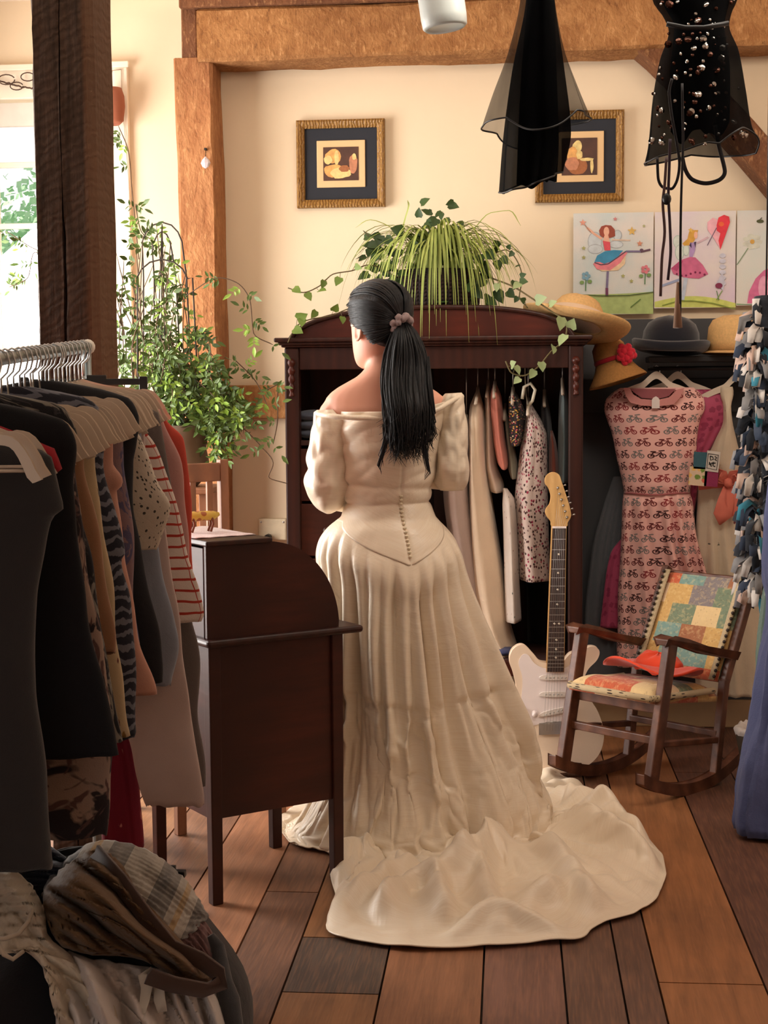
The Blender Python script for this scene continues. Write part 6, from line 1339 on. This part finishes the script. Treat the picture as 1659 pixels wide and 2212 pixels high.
# wicker basket
bb = FL(1648, 1708); T = thing('wicker_basket', 'small wicker basket lined with white cloth, on the floor at the right', 'basket', bb)
k = NT('wicker'); w1 = k.wave(k.coord('UV', (1, 1, 1)), 14, 0, 0, 'X'); w2 = k.wave(k.coord('UV'), 10, .5, 0, 'Y'); k.bump(k.math('MULTIPLY', w1, w2), 1.0, .01); wk = k.out(k.mix(k.math('MULTIPLY', w1, w2), (70, 56, 42), (168, 146, 116)), .8)
m = MB(); rings = []
for i in range(25):
    t = i/24; rr = .062+.03*t**.7-.006*math.sin(t*3); z = .19*t; rings.append([bb+Vector(((rr+.0028*math.sin(k*math.pi+i*math.pi)*(1 if k % 2 else -1))*math.cos(k*2*math.pi/48), (rr)*math.sin(k*2*math.pi/48), z)) for k in range(48)])
m.loft(rings, 4, 2, False); m.cap(0, 48, True); m.build('basket', wk, T, solid=.004)
m = MB()
def lin_(u, v): a = 2*math.pi*u; r = .097-.05*abs(v-.35)*1.2+.006*nz(a*4, v*3); return bb+Vector((r*math.cos(a), r*math.sin(a), .165+.05*math.sin(v*2.6)+.012*nz(a*5, v*4)))
m.grid(lin_, 60, 12, True); m.build('cloth_lining', F_('white_lining', (216, 206, 198), .85), T, solid=.002)
# ================================================================== BLACK GARMENTS HANGING FROM THE CEILING
dk_ = 3.7
def tulle(nm, a): k = NT(nm); w = k.noise(k.coord(scale=(1, 1, .4)), 12, 3); return k.out((5, 5, 6), .9, 0, .05, 0, 0, k.math('ADD', a-.12, k.math('MULTIPLY', w, .25)))
T = thing('black_tulle_skirt', 'sheer black tulle skirt hanging from the ceiling in front of a gilt frame', 'skirt', P(1165, -200, dk_), 'black garments hung from the ceiling')
def layer(nm, rows, mat, hd, amp, par, hemw, fr=5, cord=True, n=120, sag=None, sd=0, d=dk_):
    m = MB(); rings = []; st = 50; y0, y1 = rows[0][0], rows[-1][0]
    for i in range(st+1):
        t = i/st; ring = []
        for k in range(n):
            a = 2*math.pi*k/n; yy = y0+(y1-y0)*t+hemw*(sag(a) if sag else nz(math.cos(a)*1.5+sd, math.sin(a)*1.5)*2)*t*t; xl, xr = spl(rows, y0+(y1-y0)*t); w = 1+amp*t*(math.sin(a*fr+sd)+.6*math.sin(a*(fr*2-1)+2*sd))
            c = P((xl+xr)/2, yy, d); ring.append(c+RT*(xr-xl)/2/FPX*d*math.cos(a)*w+FW*hd*(.3+.7*t)*math.sin(a)*w)
        rings.append(ring)
    m.loft(rings, 1, 1, False); o = m.build(nm, mat, par)
    if cord: m = MB(); m.tube(rings[-1], .0022, 6, closed=True); m.build('hem_cord', M['black'], o)
    return o
t3, t2 = tulle('black_tulle_fine', .52), tulle('black_tulle_dense', .84)
layer('outer_tulle', [(-160, 1150, 1185), (-60, 1130, 1192), (0, 1124, 1198), (100, 1100, 1216), (200, 1062, 1250), (262, 1040, 1274)], t3, .15, .06, T, 1, 4, sag=lambda a: 50*max(0, -math.cos(a*2)-.2)+(14 if math.cos(a) < 0 else -8)*abs(math.cos(a)))
layer('inner_tulle', [(-160, 1150, 1185), (0, 1136, 1196), (150, 1106, 1214), (300, 1088, 1226), (395, 1082, 1208)], t2, .11, .09, T, 1, 5, sd=1.3, sag=lambda a: 26*math.cos(a+2.6))
layer('lining', [(-160, 1152, 1183), (0, 1140, 1197), (150, 1128, 1200), (300, 1122, 1203), (392, 1120, 1198)], plain('black_lining', (7, 7, 8), .9, spec=.05), .06, .12, T, 8, 3, False, sd=.4)
m = MB(); tp = P(1167, -160, dk_); m.tube([tp, Vector((tp.x, tp.y, ZC))], .003, 6); m.ball(tp, .02, 10); m.build('hanging_cord', M['black'], T)
T = thing('sequined_dress', 'black chiffon dress with silver sequins and dangling straps hanging from the ceiling', 'dress', P(1505, -200, dk_), 'black garments hung from the ceiling')
layer('chiffon', [(-160, 1420, 1580), (-60, 1400, 1590), (0, 1410, 1590), (30, 1432, 1578), (60, 1444, 1572), (120, 1424, 1592), (200, 1408, 1604), (290, 1398, 1616), (322, 1390, 1630)], t2, .10, .05, T, 1, 5, sag=lambda a: 32*max(0, -math.cos(a))-55*max(0, -math.sin(a))*max(0, math.cos(a-.2))*2+10*max(0, math.cos(a)), sd=2)
layer('lining', [(-160, 1440, 1560), (0, 1430, 1572), (55, 1456, 1562), (150, 1448, 1572), (260, 1452, 1570), (282, 1452, 1560)], plain('black_slip_lining', (7, 6, 8), .9, spec=.05), .07, .08, T, 16, 3, False, sd=.9)
sq = plain('silver_sequin', (196, 190, 182), .15, 1, .05); sq2 = plain('bronze_sequin', (74, 46, 36), .25, 1, .1); m = MB()
rowsq = [(-60, 1400, 1590), (0, 1410, 1590), (60, 1444, 1572), (120, 1424, 1592), (200, 1408, 1604), (330, 1394, 1624)]
for i in range(120):
    y = random.uniform(-20, 315); v = spl(rowsq, y); u = random.uniform(-.97, .97); x = (v[0]+v[1])/2+(v[1]-v[0])/2*u; dep = -math.sqrt(1-u*u)*.102*(.3+.7*(y+160)/480)-.006
    big = random.random() < .3; r = (.0085 if big else .0045)*random.uniform(.7, 1.1); m.m = 0 if random.random() < .55 else 1; c = P(x, y, dk_+dep); n_ = Vector((random.uniform(-.5, .5), -1, random.uniform(-.4, .6))).normalized(); uu = n_.orthogonal().normalized(); ww = n_.cross(uu); b = len(m.v); m.v += [c+(uu*math.cos(k*math.pi/4)+ww*math.sin(k*math.pi/4))*r for k in range(8)]; m.face(range(b, b+8))
m.build('sequins', [sq, sq2], T, solid=.0008)
m = MB(); m.tube([P(x, y, dk_-.085) for x, y in ((1440, 52), (1480, 60), (1520, 60), (1574, 50))], .006, 8); m.build('waist_ribbon', M['black'], T)
strap = F_('black_strap', (22, 16, 20), .6)
def st_(nm, pts, w, mat=strap, dd=-.09, nr=None):
    m = MB(); q = []
    for i in range(len(pts)*6-5):
        t = i/6; v = spl([(k, *p) for k, p in enumerate(pts)], t); q.append(P(v[0], v[1], dk_+dd))
    m.ribbon(q, w, nr or (.2, -1, 0), .1); return m.build(nm, mat, T, solid=.002)
st_('shoulder_strap', [(1545, 270), (1552, 310), (1566, 370), (1555, 388), (1525, 396), (1496, 388), (1480, 365), (1474, 340)], .009)
st_('shoulder_strap', [(1452, 170), (1446, 200), (1450, 240), (1468, 350), (1464, 385), (1450, 408), (1432, 404), (1422, 385), (1420, 340)], .006)
st_('ribbon_tie', [(1448, 300), (1446, 360), (1444, 420), (1447, 480), (1449, 540), (1443, 605)], .006, F_('plum_ribbon', (58, 36, 52), .6), -.095)
st_('ribbon_tie', [(1440, 340), (1436, 400), (1432, 440), (1436, 500), (1430, 560), (1427, 640)], .006, F_('mauve_brown_ribbon', (92, 66, 66), .6), -.1)
st_('ribbon_tie', [(1474, 180), (1476, 300), (1474, 360), (1471, 460), (1470, 560), (1470, 640), (1468, 705)], .005, strap, -.11)
m = MB(); m.tube([P(1465, 610, dk_-.105), P(1464, 660, dk_-.105), P(1464, 708, dk_-.105)], [.004, .007, .011], 8); m.build('tassel', F_('tan_tassel', (150, 116, 92), .9), T)
m = MB(); m.ball(P(1440, 430, dk_-.1), (.011, .011, .014), 10); m.build('bead', M['black'], T)
m = MB(); tp = P(1500, -160, dk_); m.tube([tp, Vector((tp.x, tp.y, ZC))], .003, 6); m.build('hanging_cord', M['black'], T)
# white cylinder spotlight
c = P(962, 62, 4.0); T = thing('spotlight', 'white cylindrical spotlight hanging from the ceiling at the top of the picture', 'lamp', Vector((c.x, c.y, ZC)))
Mt = Matrix.Rotation(math.radians(-8), 3, 'Y'); m = MB(); m.lathe([(.045, .004), (.052, 0), (.058, .006), (.060, .03), (.060, .30), (.055, .32), (.01, .325)], c, 40, Mt); m.build('shade', plain('white_enamel', (206, 214, 210), .35, 0, .02), T)
tp = c+Mt @ Vector((0, 0, .32)); m = MB(); m.tube([tp, Vector((tp.x, tp.y, ZC))], .008, 8); m.build('stem', M['metal'], T)
# ================================================================== PLANTS
def leafm(nm, c1, c2, tr=.25): k = NT(nm); k.b.inputs['Subsurface Weight'].default_value = 0; n = k.noise(k.coord(), 14, 3); k.out(k.mix(n, c1, c2), .5, 0, .4); return k.m
spm = leafm('spider_leaf', (112, 136, 52), (190, 200, 112)); ivm = leafm('ivy_leaf', (62, 92, 30), (140, 164, 70)); ivd = leafm('dark_ivy_leaf', (30, 52, 24), (70, 96, 44)); vine = plain('vine_stem', (96, 84, 48), .7); jas = leafm('jasmine_leaf', (34, 54, 18), (100, 126, 50))
def leaf(m, p, dr, size, nrm=None, heart=True):
    dr = dr.normalized(); n_ = (nrm or Vector((random.uniform(-1, 1), -1, random.uniform(-.3, 1)))).normalized(); s = dr.cross(n_)
    if s.length < .1: s = dr.orthogonal()
    s.normalize(); n2 = s.cross(dr)
    o = [(0, 0, 0), (-.04, .28, .05), (.25, .46, .07), (.6, .32, .03), (1, 0, -.12), (.6, -.32, .03), (.25, -.46, .07), (-.04, -.28, .05)] if heart else [(0, 0, 0), (.2, .14, .03), (.5, .2, .03), (.8, .1, 0), (1, 0, -.05), (.8, -.1, 0), (.5, -.2, .03), (.2, -.14, .03)]
    b = len(m.v); m.v += [p+(dr*a+s*c+n2*e)*size for a, c, e in o]; m.v.append(p+(dr*.45-n2*.03)*size); ce = len(m.v)-1
    for i in range(8): m.face((b+i, b+(i+1) % 8, ce))
top = wp(940, 664).z
pc = WL(945, 640, YF+.2); zt_ = zc+.034+.001; pc.z = zt_
T = thing('spider_plant', 'bushy spider plant in a dark wicker pot on top of the wardrobe', 'plant', pc); ph = WL(945, 585, YF+.2).z-zt_
m = MB(); m.lathe([(.09, 0), (.12, .02), (.155, ph*.5), (.16, ph*.85), (.15, ph), (.135, ph-.01), (.1, ph-.03), (.01, ph-.03)], pc, 36); k = NT('dark_wicker'); w1 = k.wave(k.coord('UV'), 20, 1, 1, 'X'); w2 = k.wave(k.coord('UV'), 14, 1, 1, 'Y'); k.bump(k.math('MULTIPLY', w1, w2), 1, .01); m.build('pot', k.out(k.mix(w1, (24, 12, 8), (58, 34, 22)), .85), T)
m = MB(); cr0 = pc+UP*(ph+.02)
for i in range(330):
    a = random.uniform(0, 2*math.pi)
    if math.sin(a) > .2 and random.random() < .45: a = -a
    dr = RT*math.cos(a)+FW*math.sin(a); r_ = random.uniform(.07, .33)*(1 if abs(math.cos(a)) > .5 else .8); rise = random.uniform(.04, .15)*(1.2 if r_ > .15 else .8); drop = random.uniform(.0, .30) if random.random() < .7 else random.uniform(-.05, .08)
    if r_ < .12: drop = random.uniform(.08, .32)
    p0 = cr0+dr*.03*random.random(); p1 = p0+dr*r_*.45+UP*rise*1.6; p2 = p0+dr*r_*.95+UP*rise*.7; p3 = p0+dr*r_*random.uniform(1.0, 1.12)-UP*drop; n = 12
    pts = [p0*(1-t)**3+p1*3*t*(1-t)**2+p2*3*t*t*(1-t)+p3*t**3 for t in [k/n for k in range(n+1)]]
    m.ribbon(pts, [.006]+[random.uniform(.0055, .0095)]*(n-4)+[.0055, .004, .0025, .0005], (0, 0, 1), .2)
for x0, y0, pts in ((960, 585, [(1020, 500), (1060, 460), (1100, 455), (1125, 488)]), (930, 580, [(860, 500), (800, 475), (768, 492)]), (900, 560, [(870, 500), (883, 445), (880, 432)])):
    pp = [WL(x0, y0, YF+.2)]+[WL(x, y, YF+.15) for x, y in pts]; sm_ = [Vector(spl([(i, *p) for i, p in enumerate(pp)], t/4)) for t in range(len(pp)*4-3)]; m.ribbon(sm_, [.006]*(len(sm_)-2)+[.003, .001], (0, -.6, 1), .1)
m.build('spider_leaves', spm, T)
m = MB(); sm2 = MB()
for i in range(70):      # dark ivy among the spider leaves, mostly on the left
    x, y = (random.gauss(845, 42), random.uniform(500, 640)) if i < 45 else (random.gauss(1050, 40), random.uniform(530, 650)); p = WL(x, y, YF+random.uniform(.06, .2)); leaf(m, p, Vector((random.uniform(-1, 1), -.3, random.uniform(-1, .2))), random.uniform(.03, .055))
for i in range(26): p = WL(random.gauss(945, 28), random.uniform(435, 520), YF+random.uniform(.12, .25)); leaf(m, p, Vector((random.uniform(-1, 1), -.2, random.uniform(-.6, .6))), random.uniform(.028, .042))
m.build('ivy_leaves', ivd, T); 
def trail(px, y_off, names, leaves, size=.035, mat=ivm, seed=1, rad=.0022, start=None):
    random.seed(seed); st = MB(); lf_ = MB(); pts = [WL(x, y, YF+dy) for x, y, dy in px]; sm_ = [Vector(spl([(i, *p) for i, p in enumerate(pts)], t/5)) for t in range(len(pts)*5-4)]; st.tube(sm_, rad, 5)
    for j in range(leaves):
        q = sm_[int((j+.7)/leaves*(len(sm_)-1))]; off = UP*random.uniform(-.02, .03)+RT*random.uniform(-.012, .012)-FW*.012; st.tube([q, q+off], .001, 4); leaf(lf_, q+off, Vector((random.uniform(-.6, .6), -.3, random.uniform(-1, .4))), size*random.uniform(.7, 1.15))
    st.build('ivy_trail', vine, T); lf_.build('ivy_leaves', mat, T)
trail([(860, 600, .1), (800, 572, .05), (760, 585, .0), (720, 592, -.02), (690, 618, -.02), (655, 632, -.03), (622, 622, -.03)], 0, '', 8, .034, ivm, 2)
trail([(860, 630, .08), (800, 655, -.03), (750, 668, -.04), (715, 682, -.04), (670, 690, -.04), (640, 705, -.04), (622, 740, -.05)], 0, '', 9, .042, ivm, 3)
trail([(1060, 600, .1), (1110, 620, .0), (1150, 645, -.02), (1190, 672, -.04), (1225, 700, -.05), (1222, 730, -.055), (1190, 760, -.055), (1160, 795, -.055), (1130, 812, -.055), (1105, 805, -.055), (1092, 780, -.055)], 0, '', 13, .045, leafm('pale_ivy', (110, 130, 84), (170, 182, 130)), 4, .003)
trail([(1040, 560, .1), (1090, 540, .05), (1115, 560, .03), (1128, 600, .02), (1122, 640, .01), (1140, 665, .0)], 0, '', 8, .03, ivd, 5)
# jasmine in a pot with a wire trellis, left
JY = 5.25
jp = WL(392, 1050, JY); zpot = jp.z; st_h = zpot-.0
T0 = thing('plant_stand', 'wooden plant stand holding the grey-brown jasmine pot, mostly hidden', 'stand', Vector((jp.x, JY, 0)))
for sx, sy in ((-1, -1), (1, -1), (1, 1), (-1, 1)): m = MB(); m.beam(Vector((jp.x+sx*.11, JY+sy*.11, 0)), Vector((jp.x+sx*.1, JY+sy*.1, zpot-.02)), .028, .028); m.build('leg', cw, T0, bevel=.003)
m = MB(); m.span((jp.x-.13, JY-.13, zpot-.02), (jp.x+.13, JY+.13, zpot)); m.build('top', cw, T0, bevel=.004)
T = thing('potted_jasmine', 'climbing jasmine on a wire trellis in a grey-brown pot by the window', 'plant', jp)
ph = WL(392, 918, JY).z-zpot; m = MB(); m.lathe([(.055, 0), (.075, .02), (.098, ph*.4), (.088, ph*.62), (.1, ph*.9), (.108, ph), (.098, ph), (.085, ph-.03), (.01, ph-.03)], jp, 32); m.build('pot', plain('grey_brown_glaze', (112, 92, 74), .6, 0, .2), T)
tb = jp+UP*ph
m = MB(); wire = plain('dark_wire', (44, 34, 28), .6)
for hw2, dd, topy in ((45, 0, 480), (22, .05, 500), (58, -.04, 560)):
    pts = []; b0 = WL(350-hw2*.6, 900, JY+dd); b1 = WL(350+hw2*.6+20, 900, JY+dd); pts = [b0]+[WL(350-hw2+ (5), y, JY+dd) for y in (800, 700, 600)]+[WL(350-hw2*math.cos(a), topy+60-60*math.sin(a), JY+dd) for a in (.3, .7, 1.1, 1.57, 2.04, 2.44, 2.84)]+[WL(350+hw2+8+(y-600)*.05, y, JY+dd) for y in (600, 700, 800)]+[b1]; m.tube(pts, .0028, 6)
for x in (335, 348, 360): m.tube([WL(x, 900, JY), WL(350, 484, JY)], .002, 5)
m.build('wire_trellis', wire, T)
random.seed(8); stem = MB(); jl = MB(); jl2 = MB()
def twig(pts, n=3, dens=1.0, m2=None, r=.0018, spread=1):
    q = [Vector(spl([(i, *p) for i, p in enumerate(pts)], t/6)) for t in range(len(pts)*6-5)]; stem.tube(q, [r]*(len(q)-1)+[r*.4], 4)
    for i in range(1, len(q)):
        if random.random() > .75*dens: continue
        base = q[i]; dr = Vector((random.uniform(-1, 1), random.uniform(-.7, .4), random.uniform(-.9, .5))).normalized(); nl_ = random.choice((3, 5, 5, 7)); ln = .05*spread*random.uniform(.6, 1.1); sd_ = dr.cross(Vector((0, -1, .2))).normalized(); M_ = m2 or (jl if random.random() < .8 else jl2)
        for k in range(nl_//2):
            for s in (-1, 1): leaf(M_, base+dr*ln*(.3+.6*k/max(1, nl_//2)), dr*.6+sd_*s, .023*random.uniform(.8, 1.25), None, False)
        leaf(M_, base+dr*ln, dr, .034*random.uniform(.8, 1.2), None, False)
W2 = lambda x, y, dy=0: WL(x, y, JY+dy)
for i in range(26):
    x = random.uniform(300, 400); y1_ = random.uniform(470, 800); pts = [tb+Vector((random.uniform(-.05, .05), random.uniform(-.05, .05), 0)), W2(x+random.uniform(-30, 30), random.uniform(820, 900), random.uniform(-.08, .08)), W2(x+random.uniform(-30, 30), (y1_+860)/2, random.uniform(-.1, .1)), W2(x+random.uniform(-25, 25), y1_, random.uniform(-.1, .1))]; twig(pts, dens=.6)
for i in range(34):
    x = random.gauss(400, 50); y = random.uniform(740, 900); p0 = W2(x-20, y-40, random.uniform(-.1, .1)); dx = random.uniform(-20, 60); twig([p0, W2(x+dx*.4, y, random.uniform(-.12, .05)), W2(x+dx, y+random.uniform(20, 80), random.uniform(-.12, .0))], dens=1.1)
for i in range(8): twig([W2(470, 830+random.uniform(-20, 20), -.05), W2(500+random.uniform(-10, 20), 880, -.08), W2(530+random.uniform(-20, 30), 930+random.uniform(-30, 20), -.1)], dens=1.1)
for i in range(6): twig([W2(440, 880, -.05), W2(465, 930+random.uniform(-20, 20), -.08), W2(480+random.uniform(-15, 15), 985+random.uniform(-20, 20), -.1)], dens=1.1)
for x0 in (240, 265, 285):
    for i in range(4): twig([W2(x0+20, 900, .1), W2(x0+random.uniform(-10, 40), 760, .1), W2(x0+random.uniform(-15, 45), 600+random.uniform(-80, 60), .12)], dens=.5)
twig([W2(300, 560, .1), W2(292, 480, .15), W2(285, 410, .2), W2(278, 330, .3), W2(255, 270, .4)], dens=.3); twig([W2(330, 520, .1), W2(305, 500, .1), W2(292, 440, .1)], dens=1)
twig([W2(400, 640, -.05), W2(470, 600, -.1), W2(510, 610, -.1), W2(540, 650, -.1), W2(548, 720, -.1), W2(590, 745, -.1)], dens=.5)
twig([W2(500, 900, -.1), W2(560, 960, -.1), W2(590, 1000, -.1), W2(580, 1030, -.1), W2(622, 1045, -.1)], dens=.35); twig([W2(560, 850, -.1), W2(600, 830, -.1), W2(600, 900, -.1), W2(590, 960, -.1)], dens=.4)
twig([W2(250, 640, .1), W2(150, 570, .3), W2(75, 545, .35), W2(60, 600, .35), W2(20, 620, .35)], dens=.9); twig([W2(150, 560, .3), W2(80, 540, .35), W2(15, 500, .35)], dens=.6)
stem.build('stems', plain('jasmine_stem', (84, 62, 40), .8), T); jl.build('dark_leaves', jas, T); jl2.build('bright_leaves', leafm('jasmine_bright', (110, 150, 44), (160, 190, 84)), T)
